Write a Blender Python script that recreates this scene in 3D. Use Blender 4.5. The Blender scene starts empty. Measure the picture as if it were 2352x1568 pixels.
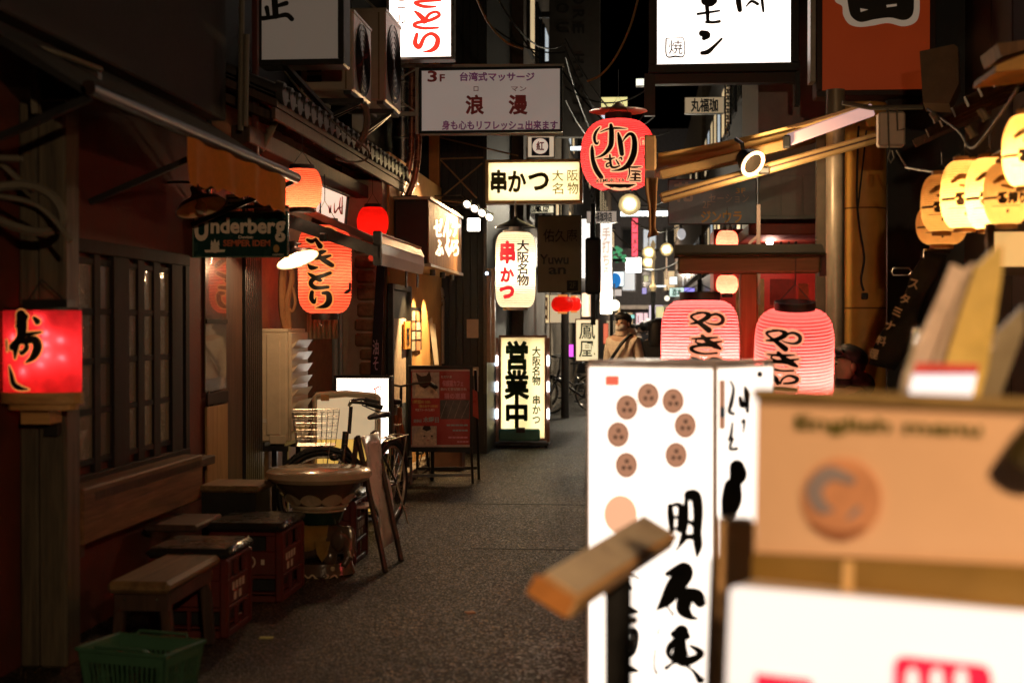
import bpy, bmesh, math, random
from mathutils import Vector, Matrix
random.seed(7)
PI = math.pi
sc = bpy.context.scene
COL = sc.collection

# ------------------------------------------------------------------ camera
F = 50.0 / 36.0 * 2352.0                    # focal length in pixels of a 2352 px wide picture
CAMZ = 1.58
YAW = math.atan(294.0 / F); PIT = math.atan(34.0 / F)
cd = bpy.data.cameras.new('camera'); cam = bpy.data.objects.new('camera', cd); COL.objects.link(cam)
cam.location = (0, 0, CAMZ); cam.rotation_euler = (PI / 2 - PIT, 0, YAW)
cd.lens = 50; cd.sensor_width = 36; cd.clip_start = 0.05; cd.clip_end = 400
cd.dof.use_dof = True; cd.dof.focus_distance = 13.2; cd.dof.aperture_fstop = 2.0
cd.dof.aperture_blades = 9
sc.camera = cam
CR = cam.rotation_euler.to_matrix(); CO = Vector((0, 0, CAMZ))
# ------------------------------------------------------------------ night sky, exposure
w = bpy.data.worlds.new('World'); sc.world = w; w.use_nodes = True
wn = w.node_tree.nodes; wl = w.node_tree.links
bg = wn['Background']; sky = wn.new('ShaderNodeTexSky'); sky.sky_type = 'NISHITA'
sky.sun_disc = False; sky.sun_elevation = math.radians(-4.0); sky.sun_rotation = math.radians(200)
wl.new(sky.outputs[0], bg.inputs[0]); bg.inputs[1].default_value = 0.003
vs = sc.view_settings; vs.view_transform = 'Standard'; vs.look = 'None'; vs.exposure = 0.0; vs.gamma = 1.0
vs.use_curve_mapping = False
cy = sc.cycles
cy.use_denoising = True; cy.max_bounces = 7; cy.diffuse_bounces = 4; cy.glossy_bounces = 3
cy.transmission_bounces = 5; cy.transparent_max_bounces = 6; cy.sample_clamp_indirect = 4.0
cy.caustics_reflective = False; cy.caustics_refractive = False; cy.use_light_tree = True

# ------------------------------------------------------------------ rays
def ray(u, v):
    return (CR @ Vector(((u - 1176.0) / F, -(v - 784.0) / F, -1.0))).normalized()
def at(u, v, Y):
    d = ray(u, v); return CO + d * (Y / d.y)
def atx(u, v, X):
    d = ray(u, v); return CO + d * (X / d.x)
def atz(u, v, Z=0.0):
    d = ray(u, v); return CO + d * ((Z - CAMZ) / d.z)
def mpp(Y): return Y / F                    # metres per pixel at that distance

class Plane:
    """a flat face in the place: origin, two in-plane axes, normal towards the viewer"""
    def __init__(s, o, ex, ey):
        s.o = Vector(o); s.ex = Vector(ex).normalized(); s.ey = Vector(ey).normalized(); s.n = s.ex.cross(s.ey)
    def uv(s, u, v):
        d = ray(u, v); t = (s.o - CO).dot(s.n) / d.dot(s.n); p = CO + d * t - s.o
        return p.dot(s.ex), p.dot(s.ey)
    def pt(s, a, b, e=0.0): return s.o + s.ex * a + s.ey * b + s.n * e
    cuts = 0
def Flat(Y): return Plane((0, Y, 0), (1, 0, 0), (0, 0, 1))
def Wall(X): return Plane((X, 0, 0), (0, 1, 0), (0, 0, 1))

# ------------------------------------------------------------------ materials (all procedural)
MATS = {}
def _nodes(name):
    m = bpy.data.materials.new(name); m.use_nodes = True
    nt = m.node_tree; return m, nt, nt.nodes['Principled BSDF']
def mat(name, c, rough=.6, metal=0., var=.25, scale=9., bump=.12, spec=.4, stretch=(1, 1, 1), dirt=0., fine=60., coat=0.):
    if name in MATS: return MATS[name]
    m, nt, b = _nodes(name); L = nt.links; N = nt.nodes
    tc = N.new('ShaderNodeTexCoord'); mp = N.new('ShaderNodeMapping'); mp.inputs[3].default_value = stretch
    L.new(tc.outputs['Object'], mp.inputs[0])
    n1 = N.new('ShaderNodeTexNoise'); n1.inputs['Scale'].default_value = scale; n1.inputs['Detail'].default_value = 7
    n1.inputs['Roughness'].default_value = .65
    L.new(mp.outputs[0], n1.inputs[0])
    r = N.new('ShaderNodeValToRGB')
    r.color_ramp.elements[0].position = .3; r.color_ramp.elements[1].position = .72
    lo = [x * (1 - var) for x in c]; hi = [min(1, x * (1 + var * .7)) for x in c]
    r.color_ramp.elements[0].color = (*lo, 1); r.color_ramp.elements[1].color = (*hi, 1)
    L.new(n1.outputs[0], r.inputs[0])
    out = r.outputs[0]
    if dirt > 0:
        n3 = N.new('ShaderNodeTexNoise'); n3.inputs['Scale'].default_value = 2.3; n3.inputs['Detail'].default_value = 9
        L.new(tc.outputs['Object'], n3.inputs[0])
        r3 = N.new('ShaderNodeValToRGB'); r3.color_ramp.elements[0].position = .5; r3.color_ramp.elements[1].position = .72
        r3.color_ramp.elements[1].color = (dirt, dirt, dirt, 1)
        L.new(n3.outputs[0], r3.inputs[0])
        mx = N.new('ShaderNodeMix'); mx.data_type = 'RGBA'; L.new(r3.outputs[0], mx.inputs[0])
        L.new(out, mx.inputs[6]); mx.inputs[7].default_value = (.06, .045, .03, 1); out = mx.outputs[2]
    L.new(out, b.inputs['Base Color'])
    n2 = N.new('ShaderNodeTexNoise'); n2.inputs['Scale'].default_value = fine; n2.inputs['Detail'].default_value = 4
    L.new(mp.outputs[0], n2.inputs[0])
    bp = N.new('ShaderNodeBump'); bp.inputs['Strength'].default_value = bump; bp.inputs['Distance'].default_value = .01
    L.new(n2.outputs[0], bp.inputs['Height']); L.new(bp.outputs[0], b.inputs['Normal'])
    rr = N.new('ShaderNodeMapRange'); rr.inputs[3].default_value = max(.03, rough - .12); rr.inputs[4].default_value = min(1, rough + .12)
    L.new(n1.outputs[0], rr.inputs[0]); L.new(rr.outputs[0], b.inputs['Roughness'])
    b.inputs['Metallic'].default_value = metal; b.inputs['Specular IOR Level'].default_value = spec
    b.inputs['Coat Weight'].default_value = coat
    MATS[name] = m; return m
def wood(name, c1, c2, axis='z', rough=.65, ring=14., coat=0.):
    if name in MATS: return MATS[name]
    m, nt, b = _nodes(name); L = nt.links; N = nt.nodes
    tc = N.new('ShaderNodeTexCoord'); mp = N.new('ShaderNodeMapping')
    s = {'x': (.07, 1, 1), 'y': (1, .07, 1), 'z': (1, 1, .07)}[axis]; mp.inputs[3].default_value = s
    L.new(tc.outputs['Object'], mp.inputs[0])
    n = N.new('ShaderNodeTexNoise'); n.inputs['Scale'].default_value = ring; n.inputs['Detail'].default_value = 8
    n.inputs['Distortion'].default_value = 1.4; L.new(mp.outputs[0], n.inputs[0])
    n2 = N.new('ShaderNodeTexNoise'); n2.inputs['Scale'].default_value = ring * 7; n2.inputs['Detail'].default_value = 3
    L.new(mp.outputs[0], n2.inputs[0])
    a = N.new('ShaderNodeMath'); a.operation = 'MULTIPLY_ADD'; a.inputs[1].default_value = .45; L.new(n2.outputs[0], a.inputs[0])
    L.new(n.outputs[0], a.inputs[2])
    r = N.new('ShaderNodeValToRGB'); r.color_ramp.elements[0].position = .45; r.color_ramp.elements[1].position = .9
    r.color_ramp.elements[0].color = (*c1, 1); r.color_ramp.elements[1].color = (*c2, 1)
    L.new(a.outputs[0], r.inputs[0]); L.new(r.outputs[0], b.inputs['Base Color'])
    bp = N.new('ShaderNodeBump'); bp.inputs['Strength'].default_value = .3; bp.inputs['Distance'].default_value = .01
    L.new(a.outputs[0], bp.inputs['Height']); L.new(bp.outputs[0], b.inputs['Normal'])
    b.inputs['Roughness'].default_value = rough; b.inputs['Coat Weight'].default_value = coat
    MATS[name] = m; return m
def emis(name, c, s, base=None, var=.06, scale=3.):
    """a backlit face: gives off light, a little uneven like real acrylic"""
    if name in MATS: return MATS[name]
    m, nt, b = _nodes(name); L = nt.links; N = nt.nodes
    tc = N.new('ShaderNodeTexCoord'); n = N.new('ShaderNodeTexNoise'); n.inputs['Scale'].default_value = scale
    n.inputs['Detail'].default_value = 3; L.new(tc.outputs['Object'], n.inputs[0])
    r = N.new('ShaderNodeValToRGB')
    r.color_ramp.elements[0].color = (*[x * (1 - var) for x in c], 1); r.color_ramp.elements[1].color = (*[min(1, x * (1 + var)) for x in c], 1)
    L.new(n.outputs[0], r.inputs[0]); L.new(r.outputs[0], b.inputs['Emission Color'])
    b.inputs['Emission Strength'].default_value = s
    b.inputs['Base Color'].default_value = (*(base or [x * .7 for x in c]), 1); b.inputs['Roughness'].default_value = .35
    MATS[name] = m; return m
def trans(name, c, t=.75, rough=.7, fine=40., bump=.15, var=.1):
    """paper or frosted acrylic lit from inside: part translucent, part diffuse"""
    if name in MATS: return MATS[name]
    m, nt, b = _nodes(name); L = nt.links; N = nt.nodes
    tc = N.new('ShaderNodeTexCoord'); n = N.new('ShaderNodeTexNoise'); n.inputs['Scale'].default_value = fine
    n.inputs['Detail'].default_value = 5; L.new(tc.outputs['Object'], n.inputs[0])
    r = N.new('ShaderNodeValToRGB'); r.color_ramp.elements[0].position = .3; r.color_ramp.elements[1].position = .7
    r.color_ramp.elements[0].color = (*[x * (1 - var) for x in c], 1); r.color_ramp.elements[1].color = (*c, 1)
    L.new(n.outputs[0], r.inputs[0])
    bp = N.new('ShaderNodeBump'); bp.inputs['Strength'].default_value = bump; bp.inputs['Distance'].default_value = .004
    L.new(n.outputs[0], bp.inputs['Height'])
    d = N.new('ShaderNodeBsdfTranslucent'); L.new(r.outputs[0], d.inputs[0]); L.new(bp.outputs[0], d.inputs['Normal'])
    L.new(r.outputs[0], b.inputs['Base Color']); L.new(bp.outputs[0], b.inputs['Normal']); b.inputs['Roughness'].default_value = rough
    b.inputs['Specular IOR Level'].default_value = .25
    mx = N.new('ShaderNodeMixShader'); mx.inputs[0].default_value = t
    L.new(b.outputs[0], mx.inputs[1]); L.new(d.outputs[0], mx.inputs[2])
    L.new(mx.outputs[0], nt.nodes['Material Output'].inputs[0])
    MATS[name] = m; return m
def glassy(name, c=(.02, .018, .015), rough=.08, scale=55., bump=.5, voro=True, glow=0.):
    if name in MATS: return MATS[name]
    m, nt, b = _nodes(name); L = nt.links; N = nt.nodes
    tc = N.new('ShaderNodeTexCoord')
    n = N.new('ShaderNodeTexVoronoi' if voro else 'ShaderNodeTexNoise'); n.inputs['Scale'].default_value = scale
    L.new(tc.outputs['Object'], n.inputs[0])
    bp = N.new('ShaderNodeBump'); bp.inputs['Strength'].default_value = bump; bp.inputs['Distance'].default_value = .01
    L.new(n.outputs[0], bp.inputs['Height']); L.new(bp.outputs[0], b.inputs['Normal'])
    b.inputs['Base Color'].default_value = (*c, 1); b.inputs['Roughness'].default_value = rough
    b.inputs['Specular IOR Level'].default_value = .8; b.inputs['Coat Weight'].default_value = .6
    b.inputs['Emission Color'].default_value = (1, .5, .2, 1); b.inputs['Emission Strength'].default_value = glow
    MATS[name] = m; return m

# ------------------------------------------------------------------ mesh builder
class MB:
    def __init__(s): s.v = []; s.f = []; s.mi = []
    def add(s, vs, fs, m=0):
        k = len(s.v); s.v += [Vector(p) for p in vs]; s.f += [tuple(i + k for i in f) for f in fs]; s.mi += [m] * len(fs); return s
    def box(s, x0, x1, y0, y1, z0, z1, c=0.0, m=0):
        return s.obox(((x0 + x1) / 2, (y0 + y1) / 2, (z0 + z1) / 2), (x1 - x0, y1 - y0, z1 - z0), None, c, m)
    def obox(s, ctr, dim, R=None, c=0.0, m=0):
        """box with chamfered edges, optional rotation matrix"""
        hx, hy, hz = [abs(d) / 2 for d in dim]; ctr = Vector(ctr); c = min(c, hx * .8, hy * .8, hz * .8)
        if c <= 0:
            vs = [Vector((x * hx, y * hy, z * hz)) for x in (-1, 1) for y in (-1, 1) for z in (-1, 1)]
            fs = [(0, 1, 3, 2), (4, 6, 7, 5), (0, 4, 5, 1), (2, 3, 7, 6), (0, 2, 6, 4), (1, 5, 7, 3)]
        else:
            vs = []; idx = {}
            for x in (-1, 1):
                for y in (-1, 1):
                    for z in (-1, 1):
                        for a in range(3):
                            h = [hx - c, hy - c, hz - c]; h[a] += c
                            idx[(x, y, z, a)] = len(vs); vs.append(Vector((x * h[0], y * h[1], z * h[2])))
            g = lambda x, y, z, a: idx[(x, y, z, a)]
            fs = []
            for q in (-1, 1):
                fs.append((g(q, -1, -1, 0), g(q, 1, -1, 0), g(q, 1, 1, 0), g(q, -1, 1, 0)))
                fs.append((g(-1, q, -1, 1), g(1, q, -1, 1), g(1, q, 1, 1), g(-1, q, 1, 1)))
                fs.append((g(-1, -1, q, 2), g(1, -1, q, 2), g(1, 1, q, 2), g(-1, 1, q, 2)))
                for r in (-1, 1):
                    fs.append((g(q, r, -1, 0), g(q, r, 1, 0), g(q, r, 1, 1), g(q, r, -1, 1)))
                    fs.append((g(q, -1, r, 0), g(q, 1, r, 0), g(q, 1, r, 2), g(q, -1, r, 2)))
                    fs.append((g(-1, q, r, 1), g(1, q, r, 1), g(1, q, r, 2), g(-1, q, r, 2)))
                    for t in (-1, 1): fs.append((g(q, r, t, 0), g(q, r, t, 1), g(q, r, t, 2)))
        if R is not None: vs = [R @ p for p in vs]
        return s.add([p + ctr for p in vs], fs, m)
    def beam(s, p, q, w, h, c=0.0, up=(0, 0, 1), m=0):
        p = Vector(p); q = Vector(q); d = q - p; L = d.length; d.normalize()
        sd = d.cross(Vector(up)); sd = sd.normalized() if sd.length > 1e-5 else Vector((1, 0, 0)); u = sd.cross(d)
        R = Matrix((d, sd, u)).transposed()
        return s.obox((p + q) / 2, (L, w, h), R, c, m)
    def tube(s, pts, r, n=8, cap=True, m=0, closed=False):
        pts = [Vector(p) for p in pts]; k = len(pts); vs = []; fs = []
        rr = r if isinstance(r, (list, tuple)) else [r] * k
        prev = None
        for i, p in enumerate(pts):
            if closed: d = pts[(i + 1) % k] - pts[i - 1]
            else: d = pts[min(i + 1, k - 1)] - pts[max(i - 1, 0)]
            d.normalize()
            a = prev if prev is not None else (Vector((0, 0, 1)) if abs(d.z) < .9 else Vector((1, 0, 0)))
            x = a - d * a.dot(d); x = x.normalized() if x.length > 1e-6 else d.orthogonal().normalized(); prev = x; y = d.cross(x)
            for j in range(n):
                t = 2 * PI * j / n; vs.append(p + (x * math.cos(t) + y * math.sin(t)) * rr[i])
        for i in range(k if closed else k - 1):
            i2 = (i + 1) % k
            for j in range(n): fs.append((i * n + j, i * n + (j + 1) % n, i2 * n + (j + 1) % n, i2 * n + j))
        if cap and not closed: fs += [tuple(range(n))[::-1], tuple(range((k - 1) * n, k * n))]
        return s.add(vs, fs, m)
    def lathe(s, prof, c=(0, 0, 0), n=24, m=0, mf=None, cap=False, sx=1., sy=1.):
        """profile [(r, z)] turned about the vertical through c; mf(i) gives the material slot of band i"""
        k = len(prof); vs = []; c = Vector(c)
        for r, z in prof:
            for j in range(n):
                t = 2 * PI * j / n; vs.append(c + Vector((r * math.cos(t) * sx, r * math.sin(t) * sy, z)))
        b = len(s.v); s.v += vs
        for i in range(k - 1):
            for j in range(n):
                s.f.append((b + i * n + j, b + i * n + (j + 1) % n, b + (i + 1) * n + (j + 1) % n, b + (i + 1) * n + j)); s.mi.append(mf(i) if mf else m)
        if cap:
            s.f += [tuple(range(b, b + n))[::-1], tuple(range(b + (k - 1) * n, b + k * n))]; s.mi += [m, m]
        return s
    def ball(s, c, r, n=12, m=0, sc=(1, 1, 1)):
        k = max(5, n // 2); pr = [(math.sin(PI * i / k) * r + 1e-5, -math.cos(PI * i / k) * r * sc[2]) for i in range(k + 1)]
        return s.lathe(pr, c, n, m, sx=sc[0], sy=sc[1])
    def poly(s, pts, m=0): return s.add(pts, [tuple(range(len(pts)))], m)
    def prism(s, pts, d, m=0):
        """closed solid from a planar outline pushed along d"""
        d = Vector(d); n = len(pts); a = [Vector(p) for p in pts]; b = [p + d for p in a]
        return s.add(a + b, [tuple(range(n))[::-1], tuple(range(n, 2 * n))] + [(i, (i + 1) % n, n + (i + 1) % n, n + i) for i in range(n)], m)
    def xf(s, M):
        s.v = [M @ p for p in s.v]; return s
    def mesh(s, name, mats, off, smooth):
        me = bpy.data.meshes.new(name); me.from_pydata([tuple(p - off) for p in s.v], [], s.f)
        for m in mats: me.materials.append(m)
        if len(mats) > 1: me.polygons.foreach_set('material_index', s.mi)
        bm = bmesh.new(); bm.from_mesh(me); bmesh.ops.recalc_face_normals(bm, faces=bm.faces); bm.to_mesh(me); bm.free()
        if smooth:
            me.polygons.foreach_set('use_smooth', [True] * len(me.polygons))
            try: me.set_sharp_from_angle(angle=math.radians(42))
            except Exception: pass
        me.update(); return me

OFF = {}
def thing(name, label, cat, loc=(0, 0, 0), rz=None, group=None):
    """an Empty at the thing's base; rz None = parts are given in world coordinates"""
    o = bpy.data.objects.new(name, None); COL.objects.link(o); o.empty_display_size = .1
    o.location = loc; o['label'] = label; o['category'] = cat
    if group: o['group'] = group
    if rz is None: OFF[o.name] = Vector(loc)
    else: o.rotation_euler = (0, 0, rz); OFF[o.name] = Vector((0, 0, 0))
    return o
def part(name, mb, m, parent, smooth=False, label=None, kind=None):
    off = OFF[parent.name]; ms = m if isinstance(m, (list, tuple)) else [m]
    me = mb if isinstance(mb, bpy.types.Mesh) else mb.mesh(name, ms, off, smooth)
    o = bpy.data.objects.new(name, me); COL.objects.link(o); o.parent = parent; OFF[o.name] = off
    if label: o['label'] = label
    if kind: o['kind'] = kind
    return o
def solo(name, mb, m, label, cat, group=None, smooth=False):
    lo = [min(p[i] for p in mb.v) for i in range(3)]; hi = [max(p[i] for p in mb.v) for i in range(3)]
    off = Vector(((lo[0] + hi[0]) / 2, (lo[1] + hi[1]) / 2, lo[2])); ms = m if isinstance(m, (list, tuple)) else [m]
    o = bpy.data.objects.new(name, mb.mesh(name, ms, off, smooth)); COL.objects.link(o); o.location = off
    o['label'] = label; o['category'] = cat; OFF[o.name] = off
    if group: o['group'] = group
    return o
def struct(name, mb, m, smooth=False, kind='structure'):
    ms = m if isinstance(m, (list, tuple)) else [m]
    o = bpy.data.objects.new(name, mb.mesh(name, ms, Vector((0, 0, 0)), smooth)); COL.objects.link(o)
    o['kind'] = kind; OFF[o.name] = Vector((0, 0, 0)); return o
def copy_tree(o, parent=None):
    c = o.copy(); COL.objects.link(c); c.parent = parent; OFF[c.name] = OFF.get(o.name, Vector((0, 0, 0)))
    for ch in list(o.children): copy_tree(ch, c)
    return c
def lamp(name, parent, p, power, col, r=.03):
    l = bpy.data.lights.new(name, 'POINT'); l.energy = power; l.color = col; l.shadow_soft_size = r
    o = bpy.data.objects.new(name, l); COL.objects.link(o); o.parent = parent; o.location = Vector(p) - OFF[parent.name]; return o
def spot(name, parent, p, tgt, power, col, ang=60, r=.02, blend=.5):
    l = bpy.data.lights.new(name, 'SPOT'); l.energy = power; l.color = col; l.shadow_soft_size = r
    l.spot_size = math.radians(ang); l.spot_blend = blend
    o = bpy.data.objects.new(name, l); COL.objects.link(o); o.parent = parent; o.location = Vector(p) - OFF[parent.name]
    o.rotation_euler = (Vector(tgt) - Vector(p)).to_track_quat('-Z', 'Y').to_euler(); return o

# ------------------------------------------------------------------ lettering
def font_mesh(body, bold, vertical, shear=0.):
    c = bpy.data.curves.new('t', 'FONT'); c.body = '\n'.join(body) if vertical else body; c.size = 1; c.offset = bold
    c.offset = min(bold, .010); c.resolution_u = 3; c.shear = shear; c.space_line = .98
    if vertical: c.align_x = 'CENTER'
    o = bpy.data.objects.new('t', c); COL.objects.link(o); bpy.context.view_layer.update()
    me = bpy.data.meshes.new_from_object(o.evaluated_get(bpy.context.evaluated_depsgraph_get()))
    bpy.data.objects.remove(o); bpy.data.curves.remove(c)
    if bold > .011:                      # thicken by laying shifted copies over each other
        V = [v.co.copy() for v in me.vertices]; P = [tuple(p.vertices) for p in me.polygons]; n = 8 if bold < .04 else 12; VV = []; PP = []
        for k in range(n + 1):
            a = 2 * PI * k / n; d = Vector((math.cos(a), math.sin(a), 0)) * (bold if k < n else 0); b = len(VV)
            VV += [tuple(v + d + Vector((0, 0, .00006 * k))) for v in V]; PP += [tuple(i + b for i in p) for p in P]
        bpy.data.meshes.remove(me); me = bpy.data.meshes.new('t'); me.from_pydata(VV, [], PP)
    return me
def text(parent, body, rect, surf, m, bold=.012, vertical=False, eps=.004, name='lettering', outline=None, shear=0., arch=0., rot=0.):
    """print body on a surface so that it fills the rectangle (u0,v0,u1,v1) of the picture"""
    u0, v0, u1, v1 = rect
    if outline:
        text(parent, body, rect, surf, outline[0], outline[1], vertical, eps, name='letter_outline', shear=shear, arch=arch, rot=rot); eps += .0025
        ref = font_mesh(body, outline[1], vertical, shear)
    else: ref = None
    me = font_mesh(body, bold, vertical, shear)
    R = ref or me
    xs = [p.co.x for p in R.vertices]; ys = [p.co.y for p in R.vertices]
    x0, x1, y0, y1 = min(xs), max(xs), min(ys), max(ys)
    if ref: bpy.data.meshes.remove(ref)
    if surf.cuts or arch:
        bm = bmesh.new(); bm.from_mesh(me)
        for k in range(1, 14):
            bmesh.ops.bisect_plane(bm, geom=bm.verts[:] + bm.edges[:] + bm.faces[:], plane_co=(x0 + (x1 - x0) * k / 14, 0, 0), plane_no=(1, 0, 0))
            bmesh.ops.bisect_plane(bm, geom=bm.verts[:] + bm.edges[:] + bm.faces[:], plane_co=(0, y0 + (y1 - y0) * k / 14, 0), plane_no=(0, 1, 0))
        bm.to_mesh(me); bm.free()
    off = OFF[parent.name]; cr, sr = math.cos(rot), math.sin(rot)
    for p in me.vertices:
        fx = (p.co.x - x0) / (x1 - x0); fy = (p.co.y - y0) / (y1 - y0)
        if arch: fy += arch * (1 - (2 * fx - 1) ** 2)
        uu, vv = u0 + (u1 - u0) * fx, v1 + (v0 - v1) * fy
        if rot:
            cu, cv = (u0 + u1) / 2, (v0 + v1) / 2; du, dv = uu - cu, vv - cv; uu, vv = cu + du * cr - dv * sr, cv + du * sr + dv * cr
        a, b = surf.uv(uu, vv); p.co = surf.pt(a, b, eps + p.co.z) - off
    me.materials.append(m); me.update()
    return part(name, me, m, parent)
def conv(reg, W):
    """from the pixels of an enlargement of the picture to picture pixels"""
    x0, y0, x1, y1 = reg; k = (x1 - x0) / W
    return lambda x, y: ((x0 + x * k) / 1.7415, (y0 + y * k) / 1.7415), k / 1.7415
def _cat(P, n=7):
    out = []
    for i in range(len(P) - 1):
        p0 = P[max(i - 1, 0)]; p1 = P[i]; p2 = P[i + 1]; p3 = P[min(i + 2, len(P) - 1)]
        for k in range(n):
            t = k / n
            out.append(tuple(.5 * ((2 * b) + (-a + c) * t + (2 * a - 5 * b + 4 * c - d) * t * t + (-a + 3 * b - 3 * c + d) * t ** 3) for a, b, c, d in zip(p0, p1, p2, p3)))
    out.append(P[-1]); return out
def brush(parent, strokes, surf, m, cv, outline=None, name='lettering', eps=.004, fat=0., gain=1.):
    """brush strokes [(x, y, width), ...] given in enlargement pixels"""
    f, k = cv
    if outline: brush(parent, strokes, surf, outline[0], cv, None, 'letter_outline', eps, outline[1], gain); eps += .003
    mb = MB()
    for si, st in enumerate(strokes):
        e = eps + .0002 * si; S = _cat([(x, y, w * gain) for x, y, w in st]) if len(st) > 1 else []
        L = []
        for i, (x, y, wd) in enumerate(S):
            a = S[max(i - 1, 0)]; b = S[min(i + 1, len(S) - 1)]; dx, dy = b[0] - a[0], b[1] - a[1]; q = math.hypot(dx, dy) or 1
            L.append((x, y, max(wd, 1) / 2 + fat, -dy / q, dx / q))
        vs = []
        for x, y, h, nx, ny in L:
            for t in (-1, -.33, .33, 1):
                a, b = surf.uv(*f(x + nx * h * t, y + ny * h * t)); vs.append(surf.pt(a, b, e))
        mb.add(vs, [(4 * i + j, 4 * i + j + 1, 4 * i + 5 + j, 4 * i + 4 + j) for i in range(len(L) - 1) for j in range(3)])
        for x, y, wd in (st[0], st[-1]):
            h = max(wd * gain, 1) / 2 + fat; c = []
            for j in range(14):
                a, b = surf.uv(*f(x + h * math.cos(2 * PI * j / 14), y + h * math.sin(2 * PI * j / 14))); c.append(surf.pt(a, b, e + .0001))
            mb.poly(c)
    return part(name, mb, m, parent)
def rectmesh(surf, rect, e=.004, m=0, mb=None):
    u0, v0, u1, v1 = rect; mb = mb or MB()
    return mb.poly([surf.pt(*surf.uv(*q), e) for q in ((u0, v1), (u1, v1), (u1, v0), (u0, v0))])
def discmesh(surf, u, v, ru, rv=None, e=.004, n=28, mb=None, r0=0.):
    mb = mb or MB(); rv = rv or ru
    o = [surf.pt(*surf.uv(u + ru * math.cos(2 * PI * j / n), v + rv * math.sin(2 * PI * j / n)), e) for j in range(n)]
    if r0 <= 0: return mb.poly(o)
    i = [surf.pt(*surf.uv(u + r0 * ru * math.cos(2 * PI * j / n), v + r0 * rv * math.sin(2 * PI * j / n)), e) for j in range(n)]
    return mb.add(o + i, [(j, (j + 1) % n, n + (j + 1) % n, n + j) for j in range(n)])

# ------------------------------------------------------------------ common materials
BLACK = mat('black_paint', (.012, .011, .010), .45, var=.4)
INK = mat('ink', (.006, .006, .006), .5, var=.2, bump=0)
REDINK = mat('red_ink', (.75, .03, .02), .5, var=.1, bump=0)
GOLD = emis('gold_print', (1.0, .36, .09), .62)
REDTR = emis('red_lantern_print', (1, .03, .04), .75)
REDLIT = emis('red_backlit', (1, .055, .03), .95, var=.05)
STEEL = mat('galvanised_steel', (.42, .42, .40), .38, 1., var=.3, dirt=.5)
DSTEEL = mat('dark_steel', (.06, .06, .06), .42, .8, var=.4)
WHITEP = mat('white_paint', (.62, .58, .52), .5, var=.15, dirt=.5)
CABLE = mat('cable_rubber', (.014, .013, .012), .55, var=.2)
DWOOD = wood('dark_stained_wood', (.018, .008, .004), (.06, .026, .012))
MWOOD = wood('brown_wood', (.10, .045, .018), (.26, .13, .055))
CREAM = mat('cream_enamel', (.58, .47, .33), .42, var=.12, dirt=.55, bump=.05)
CHROME = mat('chrome', (.7, .68, .64), .18, 1., var=.1)

def sign_box(name, label, cat, rect, Y, depth, fpx, face, frame=BLACK, group=None, case=None, lip=.012, hollow=False):
    """a sign standing out across the alley: case, four frame bars, face panel; returns it and its face"""
    u0, v0, u1, v1 = rect; a = at(u0, v1, Y); b = at(u1, v0, Y); f = fpx * mpp(Y)
    x0, x1, z0, z1 = a.x, b.x, a.z, b.z
    t = thing(name, label, cat, ((x0 + x1) / 2, Y, z0), group=group)
    if hollow:
        wm = mat('inner_white', (.85, .82, .75), .6, var=.05); e = .008
        part('case', MB().box(x0, x1, Y + depth - e, Y + depth, z0, z1).box(x0, x0 + e, Y + .022, Y + depth - e, z0 + e, z1 - e).box(x1 - e, x1, Y + .022, Y + depth - e, z0 + e, z1 - e).box(x0, x1, Y + .022, Y + depth - e, z0, z0 + e - .001).box(x0, x1, Y + .022, Y + depth - e, z1 - e + .001, z1), wm, t)
    else: part('case', MB().box(x0 + .004, x1 - .004, Y + .022, Y + depth, z0 + .004, z1 - .004, .01), case or frame, t)
    part('face_panel', MB().box(x0 + f * .8, x1 - f * .8, Y, Y + .018, z0 + f * .8, z1 - f * .8, .002), face, t)
    for q in ((x0, x1, z0, z0 + f), (x0, x1, z1 - f, z1), (x0, x0 + f, z0 + f + .001, z1 - f - .001), (x1 - f, x1, z0 + f + .001, z1 - f - .001)):
        part('frame_bar', MB().box(q[0], q[1], Y - lip, Y + .021, q[2], q[3], .004), frame, t)
    return t, Flat(Y)
def cable(pts, r, m, label, name='cable', group=None, sag=0.):
    P = [Vector(p) for p in pts]
    if sag and len(P) == 2:
        P = [P[0].lerp(P[1], k / 14) - Vector((0, 0, sag * 4 * (k / 14) * (1 - k / 14))) for k in range(15)]
    elif len(P) > 2: P = [Vector(q) for q in _cat([tuple(p) for p in P], 6)]
    return solo(name, MB().tube(P, r, 6), m, label, 'cable' if name == 'cable' else name.split('_')[-1], group, True)

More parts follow.
